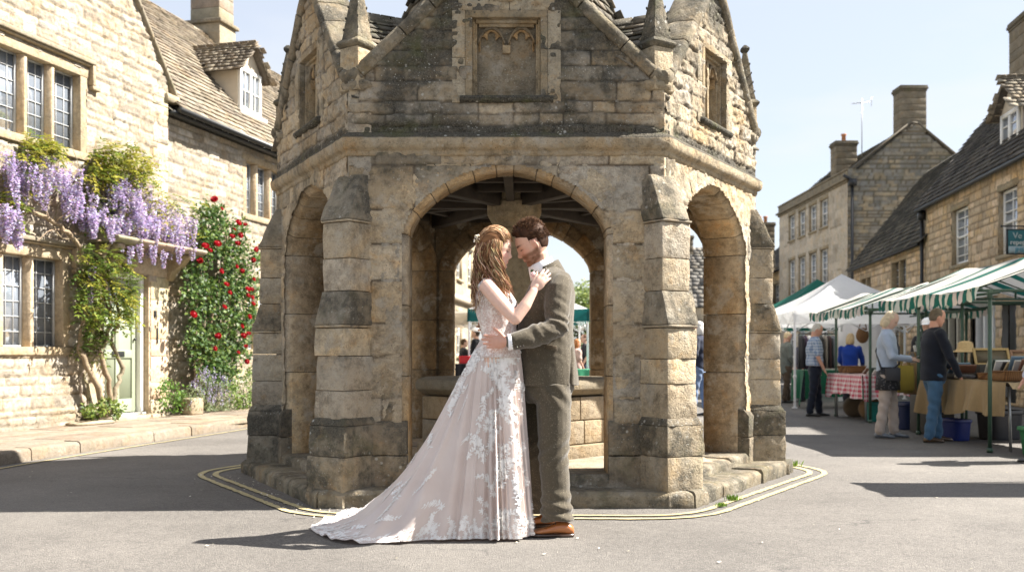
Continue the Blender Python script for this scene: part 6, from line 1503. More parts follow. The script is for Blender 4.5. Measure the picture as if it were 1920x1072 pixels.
m=MB(); e0=[(.2,7.95),(2.3,9.62),(2.6,9.62),(6.7,6.25)]
for (a,za),(b,zb) in zip(e0[:-1],e0[1:]): m.loft([[G3(x,d,z+h) for d,h in((-.3,0),(.05,0),(.05,.08),(-.3,.08))] for x,z in((a,za),(b,zb))],col=(.22,.19,.15,.6))
m.build('verge_coping',RA,h3)
m=MB(); roofplane(m,F3,.1,9,-.35,7.9,-2.42,9.6,540,.22,.3,cols=[(.13,.12,.10),(.17,.155,.125),(.10,.095,.085)],stain=.6); m.add([F3(0,-2.42,9.6),F3(9,-2.42,9.6),F3(9,-6.6,6.2),F3(0,-6.6,6.2)],[(0,1,2,3)],col=(.1,.09,.08,.2)); m.add([F3(9.2,0,7.5),F3(9.2,-2.4,9.6),F3(9.2,-6.6,6.2)],[(0,1,2)],col=(.25,.21,.15,.3)); m.fbox(F3,9.1,9.2,-6.6,0,0,6.3,col=(.25,.21,.15,.3)); m.build('roof',SLATE,h3)
chimney(h3,(14.95,36.35),.95,.75,9.3,11.05,0,pots=0); c3=chimney(h3,(13.55,39.5),.85,.7,7.6,9.75,0,pots=1)
m=MB(); x=12.5+.35*0+.12; m.tube([V(12.62,35.86,7.35),V(12.62,35.86,.2)],.055,8); m.box(V(12.62,35.84,7.42),(.26,.2,.26)); m.tube([V(12.62,35.86,7.5),V(12.3,35.9,7.7)],.06,8); m.build('downpipe',IRON,h3)
def aerial(parent,b,h,w,rot,n=7):
    m=MB(); b=Vector(b); m.tube([b,b+V(0,0,h)],.018,5); t=b+V(0,0,h*.93); d=V(math.cos(rot),math.sin(rot),.14); e=V(-d.y,d.x,0); m.tube([t-d*w*.5,t+d*w*.5],.012,4)
    for k in range(n): q=t+d*w*(-.45+.9*k/(n-1)); m.tube([q-e*.16,q+e*.16],.006,4)
    m.tube([t+d*w*.5+V(0,0,-.18),t+d*w*.5+V(0,0,.18)],.008,4); m.build('aerial',simple('aluminium',(.4,.41,.42),.4,met=.6),parent)
aerial(h3,(13.35,36.9,8.6),2.2,.8,R(10)); 
# R4: distant roofs beyond
h4=thing('stone_house','distant house with dark roof and brick chimney beyond the tall Georgian front','house',(13.5,47,0))
F4=frame((13.0,45.5,0),(0,1,0),(-1,0,0)); facade(h4,F4,10,5.2,[sash(h4,F4,1.5,2.4,3.2,4.5),sash(h4,F4,5,6,3.2,4.5)],.12,550,h=(.2,.3),l=(.3,.6))
m=MB(); roofplane(m,F4,-.2,10,.2,5.1,-2.5,7.3,551,.3,.4); m.add([F4(-.1,.1,5.1),F4(-.1,-2.5,7.25),F4(-.1,-5,5.1)],[(0,1,2)],col=(.2,.17,.13,.3)); m.fbox(F4,-.1,0,-5,.0,0,5.1,col=(.25,.2,.15,.2)); m.build('roof',SLATE,h4); chimney(h4,(12.3,47.5),1.0,.8,5.0,7.35,0,pots=2)
h5=thing('stone_house','small distant cottage gable seen through the side arch of the cross','house',(9.2,44,0))
# seen through the right-hand side arch
m=MB(); m.hexa([V(7.9,46,0),V(12,46,0),V(12,52,0),V(7.9,52,0),V(7.9,46,3.4),V(12,46,3.4),V(12,52,3.4),V(7.9,52,3.4)],col=(.26,.225,.17,.2)); m.build('wall',RS_,h5)
F5=frame((7.9,46,0),(1,0,0),(0,-1,0)); m=MB(); roofplane(m,F5,-.2,4.3,.2,3.3,-2.6,6.3,560,.3,.4,cols=[(.16,.155,.145),(.2,.19,.175)]); m.add([V(7.9,46,3.4),V(7.9,49,6.2),V(7.9,52,3.4)],[(0,1,2)],col=(.26,.22,.17,.2)); m.build('roof',SLATE,h5); chimney(h5,(8.6,48.7),.9,.8,5.4,6.9,0,pots=0); sash(h5,F5,1.2,2.0,1.2,2.4)
# terrace beyond the cottage, seen through the cross
h6=thing('stone_house','bright stone terrace with canopy seen through the far arch behind the bride','house',(-2.2,27,0))
F6=frame((-2.45,25,0),(.11,1,0),(1,-.11,0)); W6=[]
for k in range(4):
    for z0_,z1_ in((1.0,2.4),(3.5,4.7)): W6.append(sash(h6,F6,1.3+k*2.4,2.3+k*2.4,z0_,z1_,nx=2,ny=2))
facade(h6,F6,11,5.6,W6,.09,571,pal=[(.36,.31,.23),(.40,.34,.25)],h=(.2,.3),l=(.4,.7),edge=.006,depth=.004)
m=MB(); roofplane(m,F6,-.1,11,.2,5.5,-3,8.2,572,.3,.35,cols=[(.3,.26,.2),(.26,.22,.17)]); m.add([F6(0,0,0),F6(0,0,5.5),F6(0,-3,8.1),F6(0,-6,5.5),F6(0,-6,0)],[(0,1,2,3,4)],col=(.36,.31,.23,.1)); m.build('roof',SLATE,h6)
m=MB(); m.fbox(F6,0,11,0,.12,2.75,2.95,col=(.42,.36,.27,.1)); m.build('string_course',RA,h6); chimney(h6,(-1.9,31.5),.9,.7,5.5,7.6,0,1)
# trees and hill
def tree(name,label,x,y,h,rw,n,cols,seed,group=None,zc=.58):
    q=random.Random(seed); t=thing(name,label,'tree',(x,y,0),group); tr=MB(); tr.tube([V(x,y,-.1),V(x+.1,y,h*.3),V(x,y,h*.55),V(x,y,h*.8)],[.28,.2,.13,.05],8,col=(.12,.09,.06))
    cl=[]
    for k in range(26):
        d=rdir(q); p=V(x+d.x*rw*.8*q.uniform(.4,1),y+d.y*rw*.8*q.uniform(.4,1),h*zc+d.z*h*.36*q.uniform(.5,1)); cl.append((p,q.uniform(.22,.42)*rw)); tr.tube([V(x,y,h*q.uniform(.25,.5)),(V(x,y,h*.45)+p)/2,p],[.09,.05,.02],5,col=(.12,.09,.06))
    tr.build('trunk',BARK,t); mb=MB()
    for k in range(n):
        p,rr=q.choice(cl); d=rdir(q); p2=p+d*rr*q.uniform(.55,1.05); leaf(mb,p2,rdir(q),d+rdir(q)*.6,h*.035*q.uniform(.7,1.3),h*.014,jitter(q.choice(cols),q))
    mb.build('crown',LEAF,t,kind='stuff')
TG=[(.16,.22,.05),(.22,.28,.07),(.11,.16,.04),(.27,.32,.10)]
for k,(x,y,h,rw,lb) in enumerate(((4.3,52,4.7,3.0,'round green tree seen through the far arch beside the groom'),(8.0,60,5.4,3.2,'pale green tree behind the market, mostly hidden by the cross'),(.6,62,5.2,3.0,'distant tree in line with the couple behind the cross'))): tree('tree',lb,x,y,h,rw,5200,TG,600+k)
m=MB(); nx=60; vs=[];
for j in range(10):
    for i in range(nx): x=-60+120*i/(nx-1); vs.append(V(x,110+j*12,max(-.5,(2.5+2.5*float(vnoise(x*.05+3,j*.3,4)))*math.sin(PI*j/9))))
m.add(vs,[(j*nx+i,j*nx+i+1,(j+1)*nx+i+1,(j+1)*nx+i) for j in range(9) for i in range(nx-1)]); m.build('hill',simple('far_meadow',(.10,.14,.06),.9,nz=.3,nsc=.2),None,smooth=True,kind='structure')
# ------------------------------------------------------------------ market: people
def person(px_,Y,h,face,label,skin=(.55,.34,.25),top=(.1,.12,.16),legs=(.03,.035,.05),shoe_c=(.02,.02,.02),hair=(.4,.38,.35),fem=False,bob=0,arms=None,short=False,look=0.,stance=.1,hem=.88,lean=0.,skirt=None,topmat=None,cap=None,group='shoppers at the market stalls',bulk=1.,vox=.012,bald=False):
    X=(px_-960)/F*Y; s=h/1.75; t=thing('person',label,'person',(X,Y,0),group); Mr=Matrix.Rotation(face,3,'Z')
    def T(x,y,z):
        x2=x+lean*max(0,z-.9); return Mr@V(x2*s,y*s,z*s)+V(X,Y,0)
    b=MB(); hc=T(.03+look*.05,0,1.625); f=Mr@V(math.cos(look),0,-math.sin(look)); up=Mr@V(math.sin(look),0,math.cos(look)); HF=head(b,hc,f,up,s*1.0,fem,n=32,nz=40)
    limb(b,[T(.0,0,1.58),T(-.01,0,1.45)],[.055*s,.06*s]); b.loft([[T(p.x,p.y,z) for p in se_ring(0,0,0,rx*.8,ry*.8)] for z,rx,ry in((.9,.11,.15),(1.15,.10,.14),(1.4,.10,.15))])
    arms=arms or [((.0,.24,1.13),(.12,.22,.92)),((.0,-.24,1.13),(.12,-.22,.92))]
    HS=[]
    for sg,(e,w_) in zip((1,-1),arms):
        S=V(0,.185*sg,1.41); E=V(*e); W=V(*w_); limb(b,[T(*S),T(*E),T(*W)],[.045*s,.038*s,.026*s]); d=(W-E).normalized(); hnd=W+d*.05
        b.ell(T(*(W+d*.055)),(.028*s,.020*s,.048*s),(Mr@d.to_track_quat('Z','Y').to_matrix()) if True else None,10,7)
        for k in range(4): o=V(0,(k-1.5)*.016,0); limb(b,[T(*(W+d*.08+o)),T(*(W+d*.13+o*1.2+V(.01,0,-.01)))],[.009*s,.007*s],6)
        HS.append((S,E,W))
    legsj=[]
    for sg in(1,-1):
        st=stance*(1 if sg>0 else -1); L_=[V(.0,.085*sg,.88),V(.02+st*.5,.10*sg,.48),V(st,.10*sg,.09)]; legsj.append(L_); limb(b,[T(*p) for p in L_],[.075*s,.05*s,.04*s])
    sk=np.array(skin)
    def pc(co,n):
        x,y,z=tolocal(co,HF); c=np.tile(sk,(len(co),1)); G=lambda v,m,q:np.exp(-((v-m)/q)**2); hd=(np.abs(x)<.15)&(np.abs(y)<.1)&(z>-.14)
        e=G(z,-.004,.007)*G(np.abs(y),.032,.014)*(x>.05)*hd; c=c*(1-.75*e[:,None]); l=G(z,-.066,.007)*G(y,0,.02)*(x>.06)*hd; c=c*(1-.5*l[:,None])+np.array([.45,.15,.13])*.5*l[:,None]; return c
    blob('body',b,max(.007,vox*.6),1,SKIN,t,pc)
    k=bulk; tp=MB()
    tp.loft([[T(p.x,p.y,z) for p in se_ring(.0,0,0,rx*k,ry*k,2.4)] for z,rx,ry in((hem,.135,.175),(hem+.1,.132,.170),(1.15,.130,.165),(1.28,.135,.182),(1.40,.11,.185),(1.455,.08,.12),(1.50,.062,.066))])
    for S,E,W in HS:
        e2=S.lerp(E,.8) if short else E; q=[T(*S),T(*e2)] if short else [T(*S),T(*E),T(*E.lerp(W,.92))]
        limb(tp,q,[.070*s*k,.064*s] if short else [.070*s*k,.056*s,.042*s])
    wv=lambda co,n:.004*np.sin(co[:,2]*38+co[:,0]*25+6*fbm(co[:,0]*5,co[:,2]*5,3))
    blob('top',tp,vox,2,topmat or CLOTH,t,(*top,0),wv)
    lg=MB()
    lg.loft([[T(p.x,p.y,z) for p in se_ring(.01,0,0,rx*k,ry*k,2.4)] for z,rx,ry in((.78,.105,.158),(.86,.11,.155),(.95,.10,.145))])
    for L_ in legsj: limb(lg,[T(*L_[0]),T(*L_[0].lerp(L_[1],.5)),T(*L_[1]),T(*L_[2])],[.105*s,.093*s,.075*s,.068*s])
    blob('trousers',lg,vox,2,CLOTH,t,(*legs,0),lambda co,n:.005*np.sin(co[:,2]*45+co[:,0]*30+5*fbm(co[:,0]*6,co[:,2]*6,8)))
    if skirt:
        m=MB(); m.loft([[T(p.x,p.y,z) for p in se_ring(.01,0,0,rx,ry,2.3)] for z,rx,ry in((.66,.165,.205),(.8,.155,.195),(.98,.14,.18))],col=(*skirt,0)); m.build('skirt',PATT,t,smooth=True)
    for L_ in legsj:
        a=L_[2]; m=MB(); rows=[]
        for q,w_,hh in((-.07,.02,.05),(-.05,.036,.075),(.0,.042,.09),(.06,.044,.07),(.13,.047,.05),(.18,.036,.04),(.20,.014,.025)): rows.append([T(a.x+q,a.y+w_*math.cos(2*PI*j/12),(hh*.5+.003)+hh*.5*math.sin(2*PI*j/12)) for j in range(12)])
        m.loft(rows,col=shoe_c); m.build('shoe',LEATH,t,smooth=True)
    if not bald:
        hm=MB(); 
        def HL(x,y,z): return L2W(HF,x,y,z)
        rot=Matrix((HF[1],HF[2],HF[3])).transposed()
        hm.ell(HL(-.012,0,.035),(.100*s,.084*s,.094*s),rot)
        if bob:
            for sg in(-1,1): hm.ell(HL(-.034,.064*sg,-.03-bob*.3),(.048*s,.030*s,(.075+bob*.5)*s),rot)
            hm.ell(HL(-.075,0,-.03-bob*.4),(.045*s,.078*s,(.08+bob*.5)*s),rot)
        else: hm.ell(HL(-.045,0,.0),(.062*s,.079*s,.075*s),rot)
        me=remesh(hm,.009,2); co=co_of(me); x,y,z=tolocal(co,HF); n=no_of(me)
        fr_=sst(.02,.07,x)*sst(.085,.05,z) if not bob else sst(.035,.07,x)*sst(.07,.045,z)
        co=co-n*(.03*fr_)[:,None]+n*(.006*(fbm(x*30,y*80+z*30,5)-.45))[:,None]; kk=.8+.7*(fbm(x*30,y*120+z*40,6)-.3); finish(me,'hair',HAIR,t,co,np.array(hair)*kk[:,None])
    if cap is not None:
        m=MB(); rot=Matrix((HF[1],HF[2],HF[3])).transposed(); m.ell(L2W(HF,-.005,0,.07),(.108*s,.09*s,.07*s),rot); m.ell(L2W(HF,.10,0,.055),(.065*s,.065*s,.012*s),rot); m.build('cap',CLOTH,t,smooth=True); 
        me=t.children[-1].data; me.attributes['Col'].data.foreach_set('color',[*cap,0]*len(me.vertices))
    return t,T,HF
PATT=NT('patterned_cloth'); p=PATT.tc(); v=PATT.vor(38,p); PATT.col(PATT.mix(PATT.mr(v,.22,.3,1,0),(.022,.024,.03),(.17,.17,.18))); PATT.b.inputs['Roughness'].default_value=.9; PATT=PATT.m
def plaid(name,ca,cb,sc=26,base=(.5,.5,.5)):
    t=NT(name); sp=t.n('SeparateXYZ',{0:t.tc()}); o=None; fs=[]
    for k in range(3): fs.append(t.mt('GREATER_THAN',t.mt('FRACT',t.mt('MULTIPLY',sp.outputs[k],sc)),.5))
    hz=t.mt('MAXIMUM',fs[0],fs[1]) if False else t.mt('GREATER_THAN',t.mt('FRACT',t.mt('MULTIPLY',t.mt('ADD',sp.outputs[0],sp.outputs[1]),sc)),.5)
    f=t.mt('MULTIPLY',t.mt('ADD',hz,fs[2]),.5); t.col(t.mix(f,ca,cb)); t.b.inputs['Roughness'].default_value=.9; t.nrm(t.bump(t.noise(200,3,.6,t.tc()),.2,.002)); return t.m
CHECK=plaid('blue_check',(.42,.48,.56),(.13,.20,.33),20)
W1p,TW1,_=person(1663,12.26,1.60,R(-28),'blonde woman in a pale blue jumper looking at her phone beside the stall',skin=(.60,.40,.31),top=(.36,.43,.54),legs=(.42,.36,.32),shoe_c=(.10,.12,.15),hair=(.62,.52,.36),fem=True,bob=.03,arms=[((.10,.22,1.12),(.30,.10,1.10)),((.10,-.25,1.12),(.31,-.06,1.08))],look=.45,hem=.90,skirt=(.02,.02,.03),stance=.08)
m=MB(); m.tube([TW1(.06,.12,1.44),TW1(.155,.02,1.25),TW1(.17,-.12,1.02),TW1(.10,-.20,.95)],.012,6); m.tube([TW1(.06,.12,1.44),TW1(-.04,.1,1.48),TW1(-.14,-.05,1.2),TW1(-.05,-.2,.95)],.012,6); stp=m
stp.box(TW1(.10,-.20,.88),(.17,.08,.16),Matrix.Rotation(R(-15),3,'Z')); stp.build('shoulder_bag',simple('black_leather',(.015,.016,.022),.5),W1p,smooth=False,bevel=.01)
m=MB(); m.box(TW1(.40,.02,1.12),(.05,.08,.012),Euler((0,R(-30),R(-15))).to_matrix()); m.build('phone',IRON,None,label='dark phone held by the woman in the pale blue jumper',cat='phone')
person(1750,11.66,1.61,R(0),'older man in a dark navy fleece and blue jeans leaning over the burlap covered stall',skin=(.56,.30,.22),top=(.012,.015,.024),legs=(.055,.12,.21),shoe_c=(.07,.04,.02),hair=(.16,.13,.10),arms=[((.10,.26,1.10),(.30,.20,.98)),((.10,-.27,1.10),(.24,-.24,.86))],look=.2,hem=.80,bulk=1.1,lean=.02)
person(1527,16.5,1.58,R(-10),'grey haired man in a blue checked shirt and navy trousers by the white gazebo',skin=(.56,.31,.22),top=(.3,.36,.45),topmat=CHECK,legs=(.014,.018,.03),hair=(.60,.57,.50),arms=[((.02,.24,1.12),(.10,.22,.9)),((.03,-.25,1.12),(.14,-.22,.90))],short=True,look=.45,bulk=1.15,hem=.95)
person(1594,17.6,1.44,R(60),'blonde woman in a royal blue top sitting behind the gingham table',skin=(.58,.38,.29),top=(.012,.045,.28),legs=(.03,.03,.04),hair=(.50,.38,.22),fem=True,bob=.06,arms=[((.12,.24,1.12),(.30,.2,1.02)),((.15,-.24,1.12),(.32,-.2,1.02))],look=.3,vox=.016)
person(1474,21.0,1.54,R(10),'person in a long grey green coat standing behind the white gazebo pole',skin=(.52,.30,.22),top=(.12,.135,.125),legs=(.07,.05,.035),hair=(.58,.46,.30),hem=.72,look=.3,vox=.016,bob=.0)
person(1505,21.6,1.46,R(200),'stallholder in a dark top at the back of the white gazebo',top=(.03,.03,.05),hair=(.06,.04,.03),vox=.018)
person(1741,13.6,1.56,R(230),'stallholder in a peaked cap behind the older man in the navy fleece',top=(.03,.03,.035),hair=(.06,.04,.03),cap=(.10,.13,.15),vox=.016,look=.2)
person(1957,9.5,1.56,R(170),'person in a pale blue shirt with brown hair at the right edge of the market',skin=(.55,.30,.22),top=(.50,.55,.70),legs=(.05,.05,.07),hair=(.30,.16,.08),fem=True,bob=.08,look=.3,hem=.68)
person(893,21.5,1.64,R(165),'bearded man in a black jacket and cap seen through the arch behind the bride',top=(.012,.013,.016),legs=(.02,.02,.025),hair=(.05,.035,.025),cap=(.08,.07,.06),vox=.016,look=-.2)
person(869,22.5,1.42,R(20),'small figure with a camera seen beside the man in the black jacket',top=(.03,.03,.035),hair=(.08,.05,.03),vox=.018,arms=[((.15,.2,1.2),(.25,.06,1.42)),((.15,-.2,1.2),(.25,-.06,1.42))])
person(1097,23.5,1.54,R(190),'person in a black vest seen through the arch to the right of the groom',top=(.015,.015,.02),legs=(.05,.06,.1),hair=(.10,.05,.03),short=True,vox=.018)
person(1081,21.6,1.40,R(20),'auburn haired woman seen through the arch at the groom’s back',top=(.45,.32,.28),hair=(.32,.13,.05),fem=True,bob=.07,vox=.018,short=True)
person(1312,16.5,1.62,R(150),'white haired woman in a dark top seen through the right side arch',skin=(.58,.36,.28),top=(.025,.03,.05),legs=(.14,.2,.32),hair=(.68,.66,.62),fem=True,bob=.05,vox=.014)
# ------------------------------------------------------------------ stalls
PG=simple('green_painted_steel',(.035,.075,.05),.45,nz=.2); WST=simple('white_powder_steel',(.72,.72,.72),.4,nz=.05)
CAN=simple('canopy_canvas',None,.75,nz=.08,nsc=6,tr=.5,bump=.2,bsc=200); WCAN=simple('gazebo_fabric',None,.6,nz=.05,nsc=4,tr=.62)
TEALC=(.018,.155,.125); OFFW=(.74,.71,.64)
def canopy(t,xl,xm,xr,y0,y1,ze,zr,sw=.085,seed=0,val=.15,far=False,wide=False):
    r_=random.Random(seed); m=MB(); y=y0; k=0; n=int((y1-y0)/sw); sw=(y1-y0)/n
    def zz(x,y_): 
        tt=(x-xl)/(xm-xl) if x<xm else (xr-x)/(xr-xm); v=(y_-y0)/(y1-y0); return ze+(zr-ze)*tt-.05*math.sin(PI*v*2.0)**2*(1-abs(2*tt-1)*.3)-.02*math.sin(PI*tt)
    xs=[xl+(xm-xl)*i/6 for i in range(7)]+[xm+(xr-xm)*i/6 for i in range(1,7)]
    for k in range(n):
        a=y0+sw*k; b=a+sw; c=TEALC if k%2==1 else OFFW; c=[q*r_.uniform(.92,1.06) for q in c]; ct=TEALC if k%9 in(4,5) else OFFW
        vs=[V(x,yy,zz(x,yy)) for x in xs for yy in(a,b)]; m.add(vs,[(2*i,2*i+1,2*i+3,2*i+2) for i in range(len(xs)-1)],col=ct)
        for x in(xl,xr):
            sg=-1 if x==xl else 1; q=5; rows=[]
            for j in range(q+1):
                f=j/q; yy=a+sw*f; dr=val*(.78+.22*math.sin(PI*f)); o=.018*math.sin((a+sw*f)*17+seed)+.01*math.sin(yy*43); rows.append((V(x,yy,zz(x,yy)),V(x+sg*.012+o*.5,yy,zz(x,yy)-dr*.5),V(x+o+sg*.01,yy,zz(x,yy)-dr)))
            m.add([p for rr in rows for p in rr],[(3*j+d,3*j+1+d,3*j+4+d,3*j+3+d) for j in range(q) for d in(0,1)],col=c)
    m.build('canopy',CAN,t,smooth=False)
def stall(label,posts,xl,xm,xr,y0,y1,ze,zr,seed,rails=True,wide=False,sw=.08):
    c=V((posts[0][0]+posts[-1][0])/2,(y0+y1)/2,0); t=thing('market_stall',label,'market stall',c,'striped market stalls')
    for x,y in posts:
        m=MB(); m.tube([V(x,y,0),V(x,y,ze-.02)],.021,10); m.tube([V(x,y,.0),V(x,y,.05)],.032,10); m.tube([V(x,y,ze-.12),V(x,y,ze-.02)],.028,10); m.build('post',PG,t,smooth=False)
    m=MB(); X0=min(p[0] for p in posts); X1=max(p[0] for p in posts); 
    for y in sorted(set(p[1] for p in posts)): m.tube([V(xl,y,ze-.03),V(xr,y,ze-.03)],.016,8); m.tube([V(xl,y,ze-.03),V(xm,y,zr-.035),V(xr,y,ze-.03)],.016,8); m.tube([V(xm,y,ze-.03),V(xm,y,zr-.04)],.014,8)
    for x,z in((xl+.03,ze-.03),(X0,ze-.06),(X1,ze-.06),(xm,zr-.04),(xr-.03,ze-.03)): m.tube([V(x,y0,z),V(x,y1,z)],.015,8)
    m.build('canopy_rail',PG,t,smooth=False); canopy(t,xl,xm,xr,y0,y1,ze,zr,sw=sw,seed=seed,wide=wide); return t
stall('front market stall with green and white striped canopy above the burlap table',[(5.14,10.4),(5.36,12.75),(6.85,10.4),(6.85,12.75)],4.93,6.05,7.2,10.2,13.0,1.77,2.20,1,sw=.085)
stall('middle market stall with striped canopy above the gingham table',[(5.52,14.9),(5.53,16.5),(7.0,14.9),(7.0,16.5)],5.22,6.15,7.1,14.3,17.0,1.78,2.12,2,sw=.085)
stall('rear market stall whose striped canopy shows beneath the front canopy',[(6.17,12.1+1.15),(6.25,14.6),(7.8,13.25),(7.8,14.6)],6.0,6.9,8.0,13.1,14.8,1.84,2.2,3)
stall('unseen market stall added beyond the right edge to shade the road',[(4.75,7.55),(4.75,8.1),(6.6,7.55),(6.6,8.1)],4.65,5.7,6.7,7.4,8.2,2.05,2.3,4)  # out of view, added and sized for the shadow it casts on the road
def gazebo(label,cx,cy,hx,ze,za,roofc,valc,frame_m,wall=None,leg_on=True):
    t=thing('gazebo',label,'gazebo',(cx,cy,0),'pop-up gazebos at the market')
    for sx_,sy_ in((-1,-1),(1,-1),(1,1),(-1,1)):
        m=MB(); x,y=cx+sx_*(hx-.03),cy+sy_*(hx-.03); m.box(V(x,y,ze/2),(.04,.04,ze)); m.box(V(x,y,.01),(.09,.09,.02)); m.box(V(x,y,.62),(.055,.055,.06)); m.build('leg',frame_m,t,bevel=.004)
    m=MB(); n=9; A=V(cx,cy,za)
    for s_ in range(4):
        c=[V(-1,-1,0),V(1,-1,0),V(1,1,0),V(-1,1,0)]; a=V(cx,cy,ze)+c[s_]*hx; b=V(cx,cy,ze)+c[(s_+1)%4]*hx; rows=[]
        for j in range(n+1):
            f=j/n; row=[]
            for i in range(n+1):
                g_=i/n; e=a.lerp(b,g_); p=e.lerp(A,f); p.z-=.10*math.sin(PI*f)*(1-.3*abs(2*g_-1))*(1) + .04*(1-f)*math.sin(PI*g_); row.append(p)
            rows.append(row)
        m.loft(rows,col=roofc,cap=False,closed=False)
    m.build('canopy',WCAN,t,smooth=False)
    m=MB()
    for s_ in range(4):
        c=[V(-1,-1,0),V(1,-1,0),V(1,1,0),V(-1,1,0)]; a=V(cx,cy,0)+c[s_]*(hx+.006); b=V(cx,cy,0)+c[(s_+1)%4]*(hx+.006); d=(b-a).normalized(); nr=V(d.y,-d.x,0); rows=[]
        for i in range(25):
            g_=i/24; p=a.lerp(b,g_); o=nr*(.012*math.sin(g_*31+s_)); sag=.04*math.sin(PI*g_); rows.append([p+V(0,0,ze-sag+.012),p+o*.5+V(0,0,ze-.13-sag),p+o+V(0,0,ze-.26-sag*.6)])
        m.loft(rows,col=valc,cap=False,closed=False)
    m.build('valance',WCAN,t)
    m=MB()
    for s_ in range(4):
        c=[V(-1,-1,0),V(1,-1,0),V(1,1,0),V(-1,1,0)]; a=V(cx,cy,0)+c[s_]*(hx-.03); b=V(cx,cy,0)+c[(s_+1)%4]*(hx-.03)
        for k in range(4): p,q=a.lerp(b,k/4),a.lerp(b,(k+1)/4); m.tube([p+V(0,0,ze-.06 if k%2 else ze-.42),q+V(0,0,ze-.42 if k%2 else ze-.06)],.012,5); m.tube([p+V(0,0,ze-.42 if k%2 else ze-.06),q+V(0,0,ze-.06 if k%2 else ze-.42)],.012,5)
    m.tube([V(cx-hx,cy,ze-.24),V(cx,cy,ze-.2),V(cx+hx,cy,ze-.24)],.012,5); m.tube([V(cx,cy,ze-.4),V(cx,cy,za-.03)],.02,6); m.build('scissor_frame',frame_m,t)
    if wall:
        m=MB(); x0,x1,y=wall; m.loft([[V(x0+(x1-x0)*i/16,y+.03*math.sin(i*1.3),z) for z in(.05,ze-.05)] for i in range(17)],col=(.75,.74,.75),cap=False,closed=False); m.build('side_wall',WCAN,t)
    return t
WHC=(.95,.95,.94)
gazebo('large white pop-up gazebo with a pointed top beside the checked shirt man',6.92,20.3,1.42,1.93,2.74,WHC,WHC,WST,(7.05,8.3,20.9))
gazebo('green pop-up gazebo standing behind the white one',7.7,24.4,1.6,1.97,2.95,(.02,.24,.17),(.012,.09,.07),WST)
gazebo('white gazebo with a dark teal valance seen through the arch beside the groom',.35,22.0,1.3,2.02,2.85,WHC,(.01,.10,.10),WST)
gazebo('cream gazebo seen through the arch behind the bride',-2.1,23.3,1.25,2.0,2.35,(.62,.56,.46),(.55,.49,.40),WST)
def table(label,x0,x1,y0,y1,z,mat=None):
    t=thing('trestle_table',label,'table',((x0+x1)/2,(y0+y1)/2,0),'trestle tables under the stalls'); m=MB(); m.box(V((x0+x1)/2,(y0+y1)/2,z-.02),(x1-x0,y1-y0,.035)); m.build('tabletop',WOOD,t,bevel=.004)
    for x in(x0+.08,x1-.08):
        for y in(y0+.12,y1-.12): m=MB(); m.tube([V(x,y,z-.03),V(x+.02,y,0)],.016,6); m.build('leg',simple('grey_steel',(.3,.3,.3),.4,met=.5) if 'grey_steel' not in bpy.data.materials else bpy.data.materials['grey_steel'],t)
    return t
def drape(name,label,x0,x1,y0,y1,z,drops,mat,col=(1,1,1),amp=.03,seed=0,fr_=13.):
    r_=random.Random(seed); m=MB(); nx,ny=14,14; e=.012
    m.loft([[V(x0-e+(x1-x0+2*e)*i/nx,y0-e+(y1-y0+2*e)*j/ny,z+.004+.003*math.sin(i*2.1+j)) for j in range(ny+1)] for i in range(nx+1)],col=col,cap=False,closed=False)
    sides=[(V(x0,y1,0),V(x0,y0,0),V(-1,0,0),drops[0]),(V(x0,y0,0),V(x1,y0,0),V(0,-1,0),drops[1]),(V(x1,y0,0),V(x1,y1,0),V(1,0,0),drops[2]),(V(x1,y1,0),V(x0,y1,0),V(0,1,0),drops[3])]
    for a,b,nr,dp in sides:
        if dp<=0: continue
        L_=(b-a).length; n=max(12,int(L_/.03)); rows=[]
        for i in range(n+1):
            f=i/n; p=a.lerp(b,f); row=[]
            dd=dp*(1+.12*math.sin(f*5+seed)+.05*math.sin(f*17)) 
            for j in range(9):
                g_=j/8; w_=amp*(g_**.8)*(math.sin(f*L_*fr_+seed+g_*1.2)+.5*math.sin(f*L_*fr_*2.3+1)+.8); row.append(p+nr*(e+w_+.01*g_)+V(0,0,z+.004-dd*g_))
            rows.append(row)
        m.loft(rows,col=col,cap=False,closed=False)
    o=m.build(name,mat,None,smooth=True,label=label,cat='tablecloth',group='cloths over the stall tables'); return o
BUR=cloth_mat('burlap',160,.7,.2,sheen=.1); GING=plaid('gingham',(.74,.66,.64),(.52,.07,.11),14)
table('trestle table under the burlap cloth at the front stall',5.3,6.35,10.35,12.5,.75); drape('tablecloth','tan burlap cloth hanging over the front stall table',5.3,6.35,10.35,12.5,.75,(.40,.06,0,.3),BUR,(.30,.22,.12),.042,1)
table('trestle table under the red gingham cloth',5.42,6.4,14.95,16.55,.73); drape('tablecloth','red and white gingham cloth on the middle stall table',5.42,6.4,14.95,16.55,.73,(.36,.36,0,.3),GING,(1,1,1),.03,2)
table('trestle table under the green cloth beneath the white gazebo',5.72,6.9,18.9,19.7,.74); drape('tablecloth','dark green cloth over the table beneath the white gazebo',5.72,6.9,18.9,19.7,.74,(.6,.55,0,0),CLOTH,(.012,.10,.05),.04,3)
table('trestle table seen through the arch beside the groom',1.15,2.2,19.9,20.6,.74); drape('tablecloth','bright green cloth on the table seen through the arch',1.15,2.2,19.9,20.6,.74,(.6,.6,.4,0),CLOTH,(.06,.30,.16),.04,4)
table('trestle table seen through the arch behind the bride',-1.35,-.8,20.3,21.0,.85); drape('tablecloth','black cloth on the table seen through the arch behind the bride',-1.35,-.8,20.3,21.0,.85,(.7,.7,.7,0),CLOTH,(.012,.012,.014),.03,5)
PLA=simple('moulded_plastic',None,.4,nz=.06)
